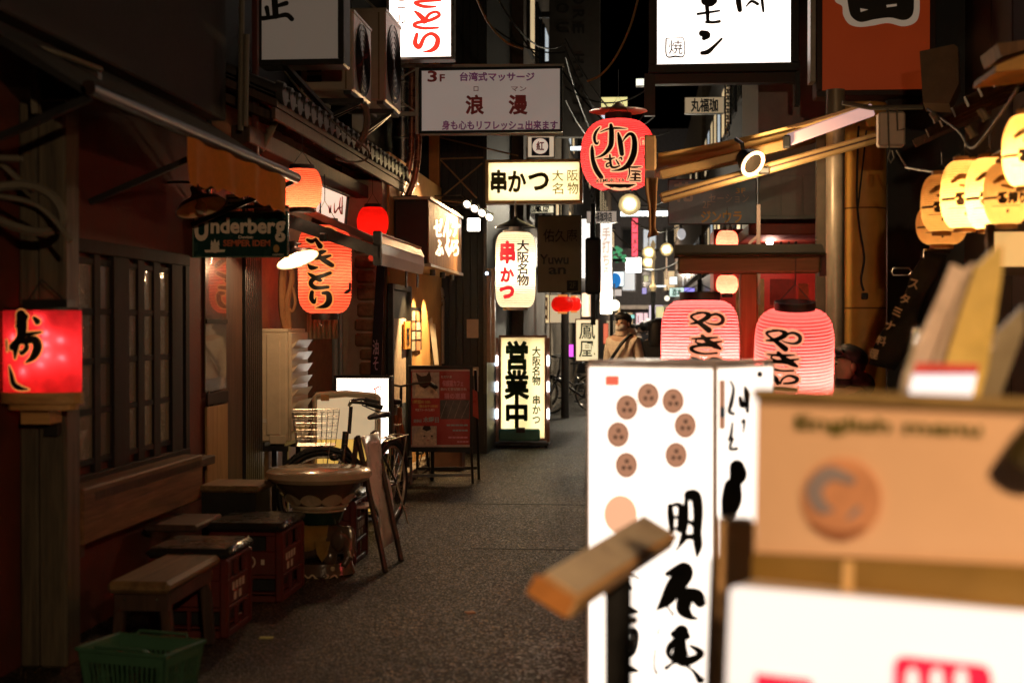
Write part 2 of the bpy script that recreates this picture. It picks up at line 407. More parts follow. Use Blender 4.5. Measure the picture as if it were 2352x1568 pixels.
class Lantern:
    cuts = 14
    def __init__(s, name, label, u, v0, v1, wpx, Y, rc=.55, p=2.6, q=.5, paper=None, rib=None, cap=BLACK, ct=.03, cb=.03, power=4., lcol=(1, .62, .35), lz=.35, ribs=24, group=None, seg=44, hang=.25, cat='lantern', bulb=True, opentop=False):
        a = at(u, v0, Y); b = at(u, v1, Y); s.cx = a.x; s.cy = Y; s.R = wpx / 2 * mpp(Y); s.z0 = b.z; s.z1 = a.z; s.rc, s.p, s.q = rc, p, q
        H = s.z1 - s.z0
        t = s.t = thing(name, label, cat, (s.cx, Y, s.z0 - cb), group=group)
        pr = []; bands = []
        for i in range(ribs):
            zz = s.z0 + H * i / ribs; d = H / ribs
            for fr, bulge in ((0, -.004), (.16, -.004), (.5, .002), (.84, .0005)):
                pr.append((s.r(zz + fr * d) + bulge * min(1, s.R / .2), zz + fr * d)); bands.append(1 if fr == 0 else 0)
        pr.append((s.r(s.z1) - .003, s.z1))
        part('paper_shade', MB().lathe(pr, (s.cx, Y, 0), seg, mf=lambda i: bands[i]), [paper, rib or paper], t, True)
        rr = s.r(s.z1)
        for nm, za, zb in (('bottom_ring', s.z0 - cb, s.z0 + .004), ('top_ring', s.z1 - .004, s.z1 + ct)):
            part(nm, MB().lathe([(rr - .012, za), (rr + .004, za), (rr + .006, (za + zb) / 2), (rr + .004, zb), (rr - .012, zb), (rr - .012, za)], (s.cx, Y, 0), 32), cap, t, True)
        if not opentop: part('top_disc', MB().lathe([(.001, s.z1 + ct * .7), (rr - .013, s.z1 + ct * .7)], (s.cx, Y, 0), 24), cap, t)
        if hang: part('hanging_wire', MB().tube([(s.cx - rr * .8, Y, s.z1 + ct), (s.cx, Y, s.z1 + ct + hang * .4), (s.cx + rr * .8, Y, s.z1 + ct)], .003, 5).tube([(s.cx, Y, s.z1 + ct + hang * .4), (s.cx, Y, s.z1 + ct + hang)], .003, 5), DSTEEL, t)
        if power: lamp('bulb_light', t, (s.cx, Y, s.z0 + H * lz), power, lcol, .035)
    def r(s, z):
        t = min(1, max(0, (z - s.z0) / (s.z1 - s.z0))); k = max(0, 1 - abs(2 * t - 1) ** s.p) ** s.q
        return s.R * (s.rc + (1 - s.rc) * k)
    def uv(s, u, v):
        p = at(u, v, s.cy - s.R * .9); return p.x, p.z
    def pt(s, a, b, e=0.):
        r = s.r(b) + e; x = max(-r * .999, min(r * .999, a - s.cx)); return Vector((s.cx + x, s.cy - math.sqrt(r * r - x * x), b))
# ================================================================== ground
def asphalt(name, base, chip, sc_=170., glint=.5):
    m, nt, b = _nodes(name); L = nt.links; N = nt.nodes
    tc = N.new('ShaderNodeTexCoord')
    v = N.new('ShaderNodeTexVoronoi'); v.inputs['Scale'].default_value = sc_; v.inputs['Randomness'].default_value = 1
    L.new(tc.outputs['Object'], v.inputs[0])
    sep = N.new('ShaderNodeSeparateColor'); L.new(v.outputs['Color'], sep.inputs[0])
    r = N.new('ShaderNodeValToRGB'); r.color_ramp.elements[0].position = .86; r.color_ramp.elements[1].position = 1
    r.color_ramp.elements[0].color = (*base, 1); r.color_ramp.elements[1].color = (*chip, 1)
    L.new(sep.outputs[0], r.inputs[0])
    n = N.new('ShaderNodeTexNoise'); n.inputs['Scale'].default_value = 1.3; n.inputs['Detail'].default_value = 8; L.new(tc.outputs['Object'], n.inputs[0])
    mr = N.new('ShaderNodeMapRange'); mr.inputs[1].default_value = .3; mr.inputs[2].default_value = .7; mr.inputs[3].default_value = .35; mr.inputs[4].default_value = 1.3
    L.new(n.outputs[0], mr.inputs[0])
    mx = N.new('ShaderNodeMix'); mx.data_type = 'RGBA'; mx.blend_type = 'MULTIPLY'; mx.inputs[0].default_value = 1
    L.new(r.outputs[0], mx.inputs[6]); L.new(mr.outputs[0], mx.inputs[7]); L.new(mx.outputs[2], b.inputs['Base Color'])
    rr = N.new('ShaderNodeMapRange'); rr.inputs[1].default_value = .55; rr.inputs[2].default_value = 1; rr.inputs[3].default_value = .8; rr.inputs[4].default_value = .28
    L.new(sep.outputs[1], rr.inputs[0]); L.new(rr.outputs[0], b.inputs['Roughness'])
    bp = N.new('ShaderNodeBump'); bp.inputs['Strength'].default_value = .9; bp.inputs['Distance'].default_value = .006
    L.new(v.outputs['Distance'], bp.inputs['Height']); L.new(bp.outputs[0], b.inputs['Normal'])
    b.inputs['Specular IOR Level'].default_value = glint; return m
ASPH = asphalt('asphalt', (.008, .0058, .003), (.26, .18, .09), 110., .28)
ASPH2 = asphalt('asphalt_patch', (.022, .017, .011), (.28, .22, .14), 85., .3)
struct('ground', MB().add([(-70, -60, 0), (70, -60, 0), (70, 200, 0), (-70, 200, 0)], [(0, 1, 2, 3)]), ASPH)
a = atz(900, 1140); b = atz(1345, 1140)
struct('road_patch', MB().box(-1.55, .2, 12.6, 12.64, 0, .003), mat('tar_seam', (.008, .007, .006), .7))
a = atz(1210, 1470); struct('road_patch', MB().add([(a.x, a.y, .004), (2.2, a.y + .1, .004), (2.2, 3.4, .004), (a.x - .28, 3.4, .004)], [(0, 1, 2, 3)]), ASPH2)
struct('road_patch', MB().box(-1.2, .9, 10.05, 10.075, 0, .003), MATS['tar_seam'])
KERB = mat('concrete', (.22, .19, .16), .85, var=.3, dirt=.5, bump=.4)
struct('kerb', MB().box(-3.2, -2.32, 9.4, 17.4, 0, .1, .015), KERB)
# litter
p = atz(1080, 1407); solo('paper_scrap', MB().obox((p.x, p.y, .004), (.05, .05, .004), Matrix.Rotation(.4, 3, 'Z')), mat('paper_orange', (.7, .35, .2), .8), 'small orange paper scrap lying on the asphalt', 'litter')
p = atz(612, 1465); solo('paper_scrap', MB().obox((p.x, p.y, .004), (.07, .045, .004), Matrix.Rotation(.1, 3, 'Z')), mat('paper_green', (.45, .45, .14), .8), 'small yellow-green paper scrap on the dark asphalt near the crates', 'litter')

# ================================================================== left: red-walled bar with lattice window
REDWALL = mat('red_plaster', (.10, .017, .007), .8, var=.25, dirt=.35, bump=.3)
PURPW = mat('window_stain', (.008, .003, .002), .85, var=.4, stretch=(1, 1, .1))
XL = -2.87
bar = thing('bar_house', 'dark red plastered bar with a brown lattice window, at the left edge', 'building', (XL, 8, 0))
part('wall', MB().box(-5.5, XL, 5.2, 9.3, 0, 6.8), REDWALL, bar)
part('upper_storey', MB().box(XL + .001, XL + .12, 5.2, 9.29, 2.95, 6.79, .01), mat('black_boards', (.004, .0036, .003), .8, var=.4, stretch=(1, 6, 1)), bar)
wt = atx(175, 577, -2.83); wb = atx(175, 1097, -2.83); we = atx(428, 800, -2.83)
Y0, Y1, Z0, Z1 = wt.y, we.y, wb.z, wt.z
win = part('window', MB().box(XL + .001, XL + .05, Y0 - .03, Y1 + .05, Z1 - .001, Z1 + .07, .005).box(XL + .001, XL + .05, Y0 - .03, Y1 + .05, Z0 - .05, Z0, .005).box(XL + .001, XL + .045, Y0 - .06, Y0 + .005, Z0, Z1).box(XL + .001, XL + .045, Y1 - .02, Y1 + .05, Z0, Z1), PURPW, bar)
PANE = [glassy('ripple_glass', (.09, .06, .035), .1, 70., .8, glow=.016), glassy('reed_glass', (.13, .09, .055), .12, 30., .35, False, .022), glassy('clear_glass', (.06, .04, .024), .22, 3., .10, False, .007)]
def ycol(u): return atx(u, 800, -2.83).y
cols = [(180, 221), (235, 262), (298, 321), (336, 357), (372, 396)]
H = (Z1 - Z0 - .10) / 4
for ci, (ua, ub) in enumerate(cols):
    for k in range(4):
        za = Z0 + .06 + H * k
        part('pane', MB().box(XL + .010, XL + .016, ycol(ua), ycol(ub), za + .018, za + H - .018), PANE[(0, 2, 0, 1, 1)[ci] if (ci + k) % 3 else 2 if ci == 1 else (0, 2, 0, 1, 1)[ci]], win)
for ua, ub in ((172, 180), (221, 235), (262, 298), (321, 336), (357, 372), (396, 420)):
    part('muntin', MB().box(XL + .004, XL + (.032 if ub - ua < 20 else .04), ycol(ua), ycol(ub), Z0 + .001, Z1 - .001, .003), PURPW, win)
for ua, ub in ((178, 262), (298, 398)):
    for k in range(5):
        za = Z0 + .06 + H * k
        part('muntin', MB().box(XL + .003, XL + .028, ycol(ua), ycol(ub), za - .016, za + .016, .002), PURPW, win)
# ledge and weathered board under the window
t0 = atx(180, 1100, -2.72); t1 = atx(452, 1046, -2.72)
part('window_ledge', MB().box(XL + .001, -2.70, Y0 - .1, Y1 + .18, Z0 - .11, Z0 - .055, .006), DWOOD, bar)
OLDW = wood('weathered_board', (.06, .026, .008), (.20, .095, .034), 'y', ring=11.)
b0 = atx(192, 1118, -2.70); b1 = atx(192, 1253, -2.70); b2 = atx(452, 1046, -2.70)
part('board', MB().box(XL + .03, -2.70, b0.y, b2.y + .12, b1.z, b0.z - .01, .008), OLDW, bar)
part('board_bracket', MB().box(XL + .001, -2.70 - .02, b0.y + .01, b0.y + .06, b1.z - .06, b0.z - .02), DWOOD, bar)
# weathered post at the corner
GREYW = wood('grey_weathered_wood', (.022, .018, .011), (.095, .075, .045), 'z', ring=16.)
pa = at(42, 1000, 6.35); pb = at(152, 1000, 6.35)
post = thing('wooden_post', 'wide weathered grey wooden post behind the red sushi lantern', 'post', (pa.x, 6.4, 0))
part('plank', MB().box(pa.x, pa.x + .09, 6.36, 6.5, 0, 2.62, .01), GREYW, post)
part('plank', MB().box(pa.x + .093, pb.x, 6.35, 6.52, 0, 2.62, .012), GREYW, post)
# canopy with an orange valance
AWN = mat('black_canvas', (.010, .009, .009), .9, var=.4)
can = thing('shop_canopy', 'black canvas canopy over the bar window with an orange cloth valance', 'awning', (-2.5, 7.5, 2.4))
zc = 2.53
part('canvas_roof', MB().add([(-2.2, 5.5, zc), (-2.2, 8.95, zc), (-2.86, 8.95, zc + .42), (-2.86, 5.5, zc + .42), (-2.2, 5.5, zc - .03), (-2.2, 8.95, zc - .03), (-2.86, 8.95, zc + .36), (-2.86, 5.5, zc + .36)], [(0, 1, 2, 3), (7, 6, 5, 4), (0, 4, 5, 1), (1, 5, 6, 2), (2, 6, 7, 3), (3, 7, 4, 0)]), AWN, can)
part('front_bar', MB().tube([(-2.19, 5.5, zc), (-2.19, 8.95, zc)], .032, 10), mat('brown_tube', (.03, .015, .009), .4, .3), can, True)
for yy in (5.55, 7.2, 8.9): part('support_arm', MB().beam((-2.2, yy, zc - .03), (-2.86, yy, zc - .30), .03, .03), BLACK, can)
ORC = trans('orange_cloth', (1.0, .33, .035), .4, .85, 30., .3)
mb = MB(); va = atx(430, 318, -2.185).y; vb = atx(660, 384, -2.185).y; n = 26
for i in range(n + 1):
    y = va + (vb - va) * i / n; x = -2.185 + .012 * math.sin(i * .9); L_ = .24 - .03 * math.sin(PI * i / n) + .012 * math.sin(i * 2.1)
    mb.v += [Vector((x, y, zc - .02)), Vector((x + .008 * math.sin(i * 1.7), y, zc - .02 - L_ * .5)), Vector((x + .016 * math.sin(i * 1.3 + 1), y, zc - .02 - L_))]
for i in range(n):
    for j in range(2): mb.f.append((3 * i + j, 3 * i + 3 + j, 3 * i + 4 + j, 3 * i + 1 + j)); mb.mi.append(0)
part('valance', mb, ORC, can, True)
# red paper lantern "sushi" in front of the post
SUSHI = trans('red_film', (.88, .035, .05), .8, .2, 14., .2, .35)
sx0 = at(6, 800, 6.19).x; sx1 = at(180, 800, 6.19).x; sz1 = at(90, 712, 6.1).z; sz0 = at(90, 905, 6.1).z; scx = (sx0 + sx1) / 2
sl = thing('sushi_lantern', 'glowing red drum lantern with gold-edged black brush writing, on the wooden post', 'lantern', (scx, 6.25, sz0 - .1))
Rr = (sx1 - sx0) / 2
class Drum:
    cuts = 14
    def uv(s, u, v): p = at(u, v, 6.14); return p.x, p.z
    def pt(s, a, b, e=0.):
        x = max(-Rr * .995, min(Rr * .995, a - scx)); return Vector((scx + x, 6.2 - .45 * math.sqrt(Rr * Rr - x * x) - e, b))
DR = Drum(); mb = MB(); n = 20
ring = [(scx - Rr + 2 * Rr * i / n, DR.pt(scx - Rr + 2 * Rr * i / n, 0).y) for i in range(n + 1)] + [(scx + Rr, 6.23), (scx - Rr, 6.23)]
k = len(ring); mb.add([(x, y, sz0 + (sz1 - sz0) * j / 4) for j in range(5) for x, y in ring], [(j * k + i, j * k + (i + 1) % k, (j + 1) * k + (i + 1) % k, (j + 1) * k + i) for j in range(4) for i in range(k)])
part('red_film_shade', mb, SUSHI, sl, True)
part('top_plate', MB().prism([(x, y, sz1) for x, y in ring], (0, 0, .012)), BLACK, sl)
TAN = wood('tan_wood', (.28, .13, .04), (.52, .28, .09), 'x')
part('wooden_base', MB().prism([(scx + (x - scx) * 1.06, 6.27 + (y - 6.27) * 1.06, sz0 - .045) for x, y in ring], (0, 0, .05)), TAN, sl)
part('base_bracket', MB().prism([(scx + (x - scx) * .9, 6.27 + (y - 6.27) * .9, sz0 - .075) for x, y in ring], (0, 0, .029)).box(scx - Rr * .55, scx + Rr * .2, 6.2, 6.34, sz0 - .14, sz0 - .076), TAN, sl)
part('wall_bracket', MB().box(scx - .03, scx + .03, 6.3, 6.38, sz0 - .2, sz0 - .14), BLACK, sl)
part('cap_handle', MB().box(scx - .09, scx + .12, 6.2, 6.3, sz1 + .013, sz1 + .05).tube([(scx - .08, 6.25, sz1 + .05), (scx - .02, 6.25, sz1 + .14), (scx + .08, 6.25, sz1 + .05)], .004, 6), BLACK, sl)
cvS = conv((0, 1180, 360, 1680), 1129)
brush(sl, [[(245, 390, 50), (290, 330, 120), (350, 270, 60)], [(290, 250, 110), (300, 400, 110), (280, 540, 95), (160, 650, 70)], [(255, 520, 45), (400, 490, 45), (545, 462, 18)], [(215, 640, 85), (205, 790, 22)], [(320, 580, 60), (460, 560, 80), (500, 650, 90), (450, 770, 70), (350, 845, 14)], [(350, 595, 40), (365, 660, 50), (300, 730, 40), (280, 700, 20)], [(465, 290, 40), (500, 330, 62)], [(75, 575, 26), (88, 700, 14)], [(125, 890, 12), (155, 1000, 50), (190, 1110, 58), (270, 1160, 50), (390, 1180, 8)]], DR, INK, cvS, (GOLD, 15), gain=1.22)
lamp('bulb_light', sl, (scx + .03, 6.19, sz0 + .18), 1.5, (1, .5, .35), .03)
for dx, dz in ((.05, .27), (.02, .22), (.05, .22), (.055, .17), (.0, .17), (.03, .13), (.11, .24), (.115, .16), (-.10, .25), (-.05, .1), (.02, .33)): part('led_bulb', MB().ball(DR.pt(scx + dx, sz0 + dz, -.014), .007, 8), emis('led_warm', (1, .75, .6), 70., var=0), sl, True)
part('bulb', MB().ball((scx + .04, 6.19, sz0 + .2), .02, 10, sc=(1, 1, 1.3)), emis('bulb_warm', (1, .62, .35), 9.), sl, True)
# pipes, canopy bits in the dark upper left
GP = mat('old_pvc', (.13, .115, .085), .6, var=.2, dirt=.6)
cable([at(-30, 432, 5.9), at(60, 425, 5.9), at(120, 450, 5.9), at(146, 500, 5.92), at(120, 530, 5.95), at(60, 528, 5.95), at(-30, 495, 5.95)], .021, GP, 'thick taped white hose looping out at the left edge', 'air_hose')
cable([at(-20, 448, 5.8), at(60, 462, 5.8), at(110, 490, 5.8), at(165, 555, 5.8)], .012, GP, 'thin white hose hanging across the looped hose at the left', 'air_hose')
p0 = at(-20, 362, 6.0); p1 = at(42, 364, 6.0)
solo('tube_lamp', MB().tube([p0, p1], .016, 10).tube([p1, p1 + Vector((.02, 0, -.004))], .011, 8), GP, 'unlit white tube lamp poking in at the far left', 'lamp', smooth=True)
solo('steel_strut', MB().beam(at(0, 372, 6.1), at(75, 440, 6.1), .03, .02), GP, 'slanting grey strut under the unlit tube lamp', 'strut')
q0 = at(52, 112, 6.2)
mt = thing('door_hood', 'dark grey metal hood above the post in the upper left', 'hood', at(60, 260, 6.2))
part('edge_trim', MB().tube([at(52, 112, 6.2), at(100, 112, 6.2), at(150, 128, 6.25), at(232, 160, 6.5)], .014, 6), GP, mt, True)
part('upright', MB().beam(at(76, 122, 6.21), at(84, 262, 6.21), .04, .03), GP, mt)
part('hood_panel', MB().prism([at(90, 134, 6.3), at(150, 136, 6.3), at(225, 165, 6.5), at(225, 225, 6.5), at(90, 226, 6.3)], (0, .05, 0)), mat('grey_sheet', (.012, .012, .011), .5, .3), mt)
for i, (u, v0, v1) in enumerate(((972 / 2.296 / 1.7415 + 2, 60, 146), (552, -20, 300), (563, 80, 290))):
    pp = [at(u + (4 if i else 0), v0, 9.2), at(u, v1, 9.2)]
    solo('conduit', MB().tube(pp, .02 if i else .016, 8), GP, ['short pale conduit in the dark at the upper left', 'tall pale conduit on the black upper wall beside the hanging sign', 'second pale conduit close behind the tall one on the black wall'][i], 'pipe', smooth=True)

# lamps with enamel shades -------------------------------------------------
def shade_lamp(label, c, wpx, Y, tilt, lit, arm):
    R = wpx / 2 * mpp(Y); t = thing('shade_lamp', label, 'lamp', c)
    M = Matrix.Translation(c) @ Matrix.Rotation(tilt, 4, 'Y') @ Matrix.Rotation(math.radians(-12), 4, 'X')
    part('lamp_shade', MB().lathe([(R, 0), (R * .8, .035), (R * .3, .075), (.03, .1), (.03, .14), (.026, .14), (.026, .1), (R * .3, .07), (R * .8, .03), (R * .98, 0)], (0, 0, 0), 28).xf(M), mat('enamel_shade', (.05, .045, .04), .35, var=.2) if not lit else [mat('enamel_shade2', (.05, .045, .04), .35)], t, True)
    part('shade_lining', MB().lathe([(R * .965, .003), (R * .79, .026), (R * .3, .064), (.027, .09)], (0, 0, 0), 28).xf(M), mat('white_enamel', (.75, .55, .30), .4, dirt=.3), t, True)
    part('bulb', MB().ball((0, 0, -.002), .036, 16, sc=(1, 1, 1.12)).tube([(0, 0, .03), (0, 0, .085)], .016, 10).xf(M), emis('lit_bulb', (1, .70, .42), 26., var=0) if lit else mat('clear_bulb', (.5, .42, .32), .12, var=.1, spec=.8), t, True)
    part('arm', MB().tube([Vector(q) for q in _cat([tuple(M @ Vector((0, 0, .13)))] + [tuple(x) for x in arm], 6)], .008, 6), BLACK, t, True)
    if lit: lamp('bulb_light', t, M @ Vector((0, 0, -.055)), 20, (1, .62, .32), .03)
    return t
shade_lamp('unlit bell lamp with an orange-lined shade above the green enamel sign', at(462, 478, 8.2), 122, 8.2, math.radians(-20), False, [at(490, 430, 8.3), at(420, 418, 8.35), at(330, 425, 8.7)])
shade_lamp('lit bell lamp glowing beside the big red lantern', at(684, 597, 10.0), 104, 10.0, math.radians(-22), True, [at(690, 560, 10.05), at(640, 555, 10.1), at(560, 560, 10.3)])
# green enamel sign --------------------------------------------------------
GRN = mat('green_enamel', (.006, .045, .038), .25, var=.15, dirt=.2, coat=.4)
CRP = mat('cream_print', (.93, .82, .66), .4, var=.1, bump=0)
a = at(442, 592, 8.95); b = at(662, 485, 8.95)
us = thing('enamel_sign', 'dark green enamel drink sign with cream arched lettering, over the alley edge', 'sign', ((a.x + b.x) / 2, 8.95, a.z))
part('plate', MB().box(a.x, b.x, 8.95, 8.975, a.z, b.z, .004), GRN, us)
for q in ((a.x, b.x, a.z, a.z + .008), (a.x, b.x, b.z - .008, b.z), (a.x, a.x + .008, a.z + .009, b.z - .009), (b.x - .008, b.x, a.z + .009, b.z - .009)):
    part('rim', MB().box(q[0], q[1], 8.94, 8.949, q[2], q[3], .002), mat('rim_green', (.10, .19, .15), .35), us)
sf = Flat(8.95)
text(us, 'U', (447, 497, 479, 554), sf, CRP, .035); text(us, 'nderber', (484, 500, 633, 537), sf, CRP, .028); text(us, 'g', (632, 508, 656, 556), sf, CRP, .03)
text(us, 'Devise:', (548, 541, 582, 548), sf, CRP, .02); text(us, 'SEMPER IDEM', (513, 551, 621, 566), sf, mat('orange_print', (.62, .16, .06), .5, bump=0), .03)
part('crest', discmesh(sf, 494, 570, 10, 11).poly([sf.pt(*sf.uv(u, v), .0045) for u, v in ((470, 574), (518, 573), (516, 579), (472, 580))]).poly([sf.pt(*sf.uv(u, v), .0045) for u, v in ((484, 564), (486, 551), (490, 558), (494, 548), (498, 558), (503, 551), (505, 564))]), CRP, us)
part('crest', discmesh(sf, 635, 571, 7, 9), mat('ochre_print', (.5, .28, .08), .5, bump=0), us)
text(us, 'UNDERBERG', (626, 583, 652, 587), sf, CRP, .01)
part('bolt', MB().ball((b.x - .02, 8.944, b.z - .05), .008, 8), CHROME, us); part('bolt', MB().ball((b.x - .05, 8.944, a.z + .14), .008, 8), CHROME, us)
part('hanging_bar', MB().tube([(XL, 8.97, b.z + .03), (b.x, 8.97, b.z + .03)], .01, 8), BLACK, us, True)
t, sf = sign_box('notice_plate', 'small white two-line plate above the green enamel sign', 'sign', (520, 447, 560, 474), 9.1, .03, 1.2, mat('white_plate', (.55, .5, .45), .5), BLACK)
text(t, '━━━━━', (523, 453, 557, 457), sf, INK, .02); text(t, 'ーーーー', (524, 464, 556, 469), sf, INK, .02)
# drain pipe, door, plywood, slatted screen ---------------------------------
dp = thing('drain_pipe', 'black glossy drain pipe running down beside the lattice window', 'pipe', at(462, 1250, 9.25))
GLB = mat('gloss_black', (.012, .012, .013), .22, var=.2, coat=.5)
px = at(462, 900, 9.25).x; part('pipe', MB().tube([(px, 9.25, 0), (px, 9.25, at(462, 640, 9.25).z), (px + .005, 9.25, at(462, 625, 9.25).z), (px + .02, 9.28, at(466, 600, 9.25).z), (px + .02, 9.28, 3)], .047, 14), GLB, dp, True)
for v in (705, 970): part('clamp', MB().lathe([(.05, -.012), (.053, -.012), (.053, .012), (.05, .012)], (px, 9.25, at(462, v, 9.25).z), 14).beam((px - .1, 9.27, at(462, v, 9.25).z), (px, 9.27, at(462, v, 9.25).z), .02, .02), STEEL, dp)
sd = thing('side_door', 'narrow dark glazed side door with a plywood lower panel', 'door', (-2.9, 9.7, 0))
part('frame', MB().box(-3.0, -2.86, 9.35, 10.05, 0, 2.6), DWOOD, sd)
ya, yb = atx(470, 800, -2.85).y + .02, atx(520, 800, -2.85).y
part('pane', MB().box(-2.858, -2.85, ya, yb, 1.15, 2.35), PANE[2], sd); part('rail', MB().box(-2.849, -2.835, ya, yb, 1.06, 1.14, .004), PURPW, sd); part('rail', MB().box(-2.849, -2.84, ya, yb, 1.60, 1.63), PURPW, sd)
PLY = wood('plywood', (.17, .085, .028), (.36, .21, .08), 'z', ring=7.)
part('lower_panel', MB().box(-2.858, -2.84, ya, yb, .05, 1.05, .004), PLY, sd)
lb = thing('wall_lantern', 'small amber glass wall lamp below the green enamel sign', 'lamp', at(497, 660, 9.6))
a = at(487, 660, 9.6); b = at(508, 590, 9.6); part('glass', MB().box(a.x + .01, b.x - .01, 9.62, 9.68, a.z, b.z), emis('amber_glass', (1, .45, .16), 1.1), lb)
part('frame', MB().box(a.x, a.x + .01, 9.6, 9.7, a.z, b.z).box(b.x - .01, b.x, 9.6, 9.7, a.z, b.z).box(a.x, b.x, 9.6, 9.7, a.z - .03, a.z), BLACK, lb)
part('bulb', MB().ball(((a.x + b.x) / 2 - .006, 9.61, b.z - .05), .014, 10), MATS['lit_bulb'], lb, True)
ss = thing('slatted_screen', 'tall black slatted wooden screen beside the side door', 'screen', (-2.9, 10.2, 0))
for k in range(9):
    yy = 10.08 + k * .052; part('slat', MB().box(-2.9, -2.84, yy, yy + .034, 0, 2.6, .004), BLACK, ss)
for k in range(7): part('cross_rail', MB().box(-2.93, -2.903, 10.06, 10.56, .5 + k * .22, .53 + k * .22), TAN, ss)
rp = thing('red_pipe', 'rust red vertical pipe next to the slatted screen', 'pipe', at(578, 1200, 10.45))
px = at(578, 900, 10.45).x; part('pipe', MB().tube([(px, 10.5, .1), (px, 10.5, 3.0)], .028, 10), mat('rust_red_paint', (.20, .045, .02), .45), rp, True)
part('clamp', MB().box(px - .05, px + .034, 10.47, 10.53, 1.42, 1.45), STEEL, rp)
solo('vertical_post', MB().box(at(578, 0, 9.6).x, at(590, 0, 9.6).x, 9.6, 9.66, 2.55, 4.4, .006), mat('maroon_paint', (.07, .012, .008), .5), 'thin maroon upright beside the hanging white sign', 'post')
# ================================================================== left: grill house with a tiled eave
PLAS = mat('brown_plaster', (.22, .12, .055), .85, var=.25, dirt=.4, bump=.35)
gh = thing('grill_house', 'brown plastered grill restaurant under the tiled eave', 'building', (-3, 12, 0))
part('wall', MB().box(-5.5, -2.93, 9.31, 15.3, 0, 3.2), PLAS, gh)
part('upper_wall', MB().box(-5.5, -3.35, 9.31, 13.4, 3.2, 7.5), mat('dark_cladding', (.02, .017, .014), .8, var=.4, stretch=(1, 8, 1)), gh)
TILE = mat('roof_tile', (.055, .05, .048), .32, var=.35, dirt=.25, bump=.1)
rf = part('roof', MB().add([(-2.42, 9.35, 3.10), (-2.42, 15.2, 3.10), (-3.5, 15.2, 3.56), (-3.5, 9.35, 3.56), (-2.42, 9.35, 3.05), (-2.42, 15.2, 3.05), (-3.5, 15.2, 3.5), (-3.5, 9.35, 3.5)], [(0, 1, 2, 3), (7, 6, 5, 4), (0, 4, 5, 1), (1, 5, 6, 2), (2, 6, 7, 3), (3, 7, 4, 0)]), DWOOD, gh)
# cover tiles: one shared mesh, copied down the slope
ux = Vector((-1.08, 0, .46)).normalized()
def tile_mesh(first):
    mb = MB(); n = 10; L = .36
    base = Vector((0, 0, 0)); pts0 = [Vector((0, .066 * math.cos(PI * j / n), .066 * math.sin(PI * j / n))) for j in range(n + 1)]
    nz = Vector((.46, 0, 1.08)).normalized()
    f = lambda q, s, k: ux * s + Vector((0, q.y * k, 0)) + nz * q.z * k
    mb.add([f(q, 0, 1) for q in pts0] + [f(q, L, .86) for q in pts0], [(j, j + 1, n + 2 + j, n + 1 + j) for j in range(n)])
    if first:
        c = Vector((.012, 0, .012)); m = 16
        mb.add([c + Vector((0, .078 * math.cos(2 * PI * j / m), .078 * math.sin(2 * PI * j / m))) for j in range(m)] + [c + Vector((-.05, .078 * math.cos(2 * PI * j / m), .02 + .078 * math.sin(2 * PI * j / m))) for j in range(m)], [tuple(range(m))] + [(j, (j + 1) % m, m + (j + 1) % m, m + j) for j in range(m)])
        mb.add([c + Vector((.006, .052 * math.cos(2 * PI * j / m), .052 * math.sin(2 * PI * j / m))) for j in range(m)] + [c + Vector((.006, .062 * math.cos(2 * PI * j / m), .062 * math.sin(2 * PI * j / m))) for j in range(m)], [(j, (j + 1) % m, m + (j + 1) % m, m + j) for j in range(m)])
    else: mb.add([f(q, 0, 1) for q in pts0], [tuple(range(n + 1))])
    return mb.mesh('roof_tile', [TILE], Vector((0, 0, 0)), True)
TM = [tile_mesh(True), tile_mesh(False)]
pan = MB()
n = 0
for j in range(28):
    y = 9.45 + j * .21
    for r_ in range(3):
        o = bpy.data.objects.new('roof_tile', TM[0 if r_ == 0 else 1]); COL.objects.link(o); o.parent = rf
        o.location = Vector((-2.40, y, 3.135)) + ux * (.34 * r_) - Vector((0, 0, 0)) - OFF[gh.name]; OFF[o.name] = Vector()
    for r_ in range(3):
        p = Vector((-2.40, y + .105, 3.112)) + ux * (.34 * r_); pan.obox(p + ux * .17 + Vector((0, 0, .012 * 1)), (.36, .13, .018), Matrix.Rotation(math.atan2(.46, 1.08), 3, 'Y'), .004)
part('pan_tiles', pan, TILE, rf, kind='stuff')
part('fascia_board', MB().box(-2.46, -2.43, 9.35, 15.2, 2.97, 3.048, .004), DWOOD, gh)
for k in range(15):
    y = 9.5 + k * .4; part('rafter', MB().beam((-2.47, y, 3.0), (-3.3, y, 3.34), .05, .06, .004), DWOOD, gh)
for k, z in ((0, 2.82),): part('eave_beam', MB().box(-2.75 + .2 * k, -2.62 + .2 * k, 9.4, 14.6, z, z + .12, .006), DWOOD, gh)
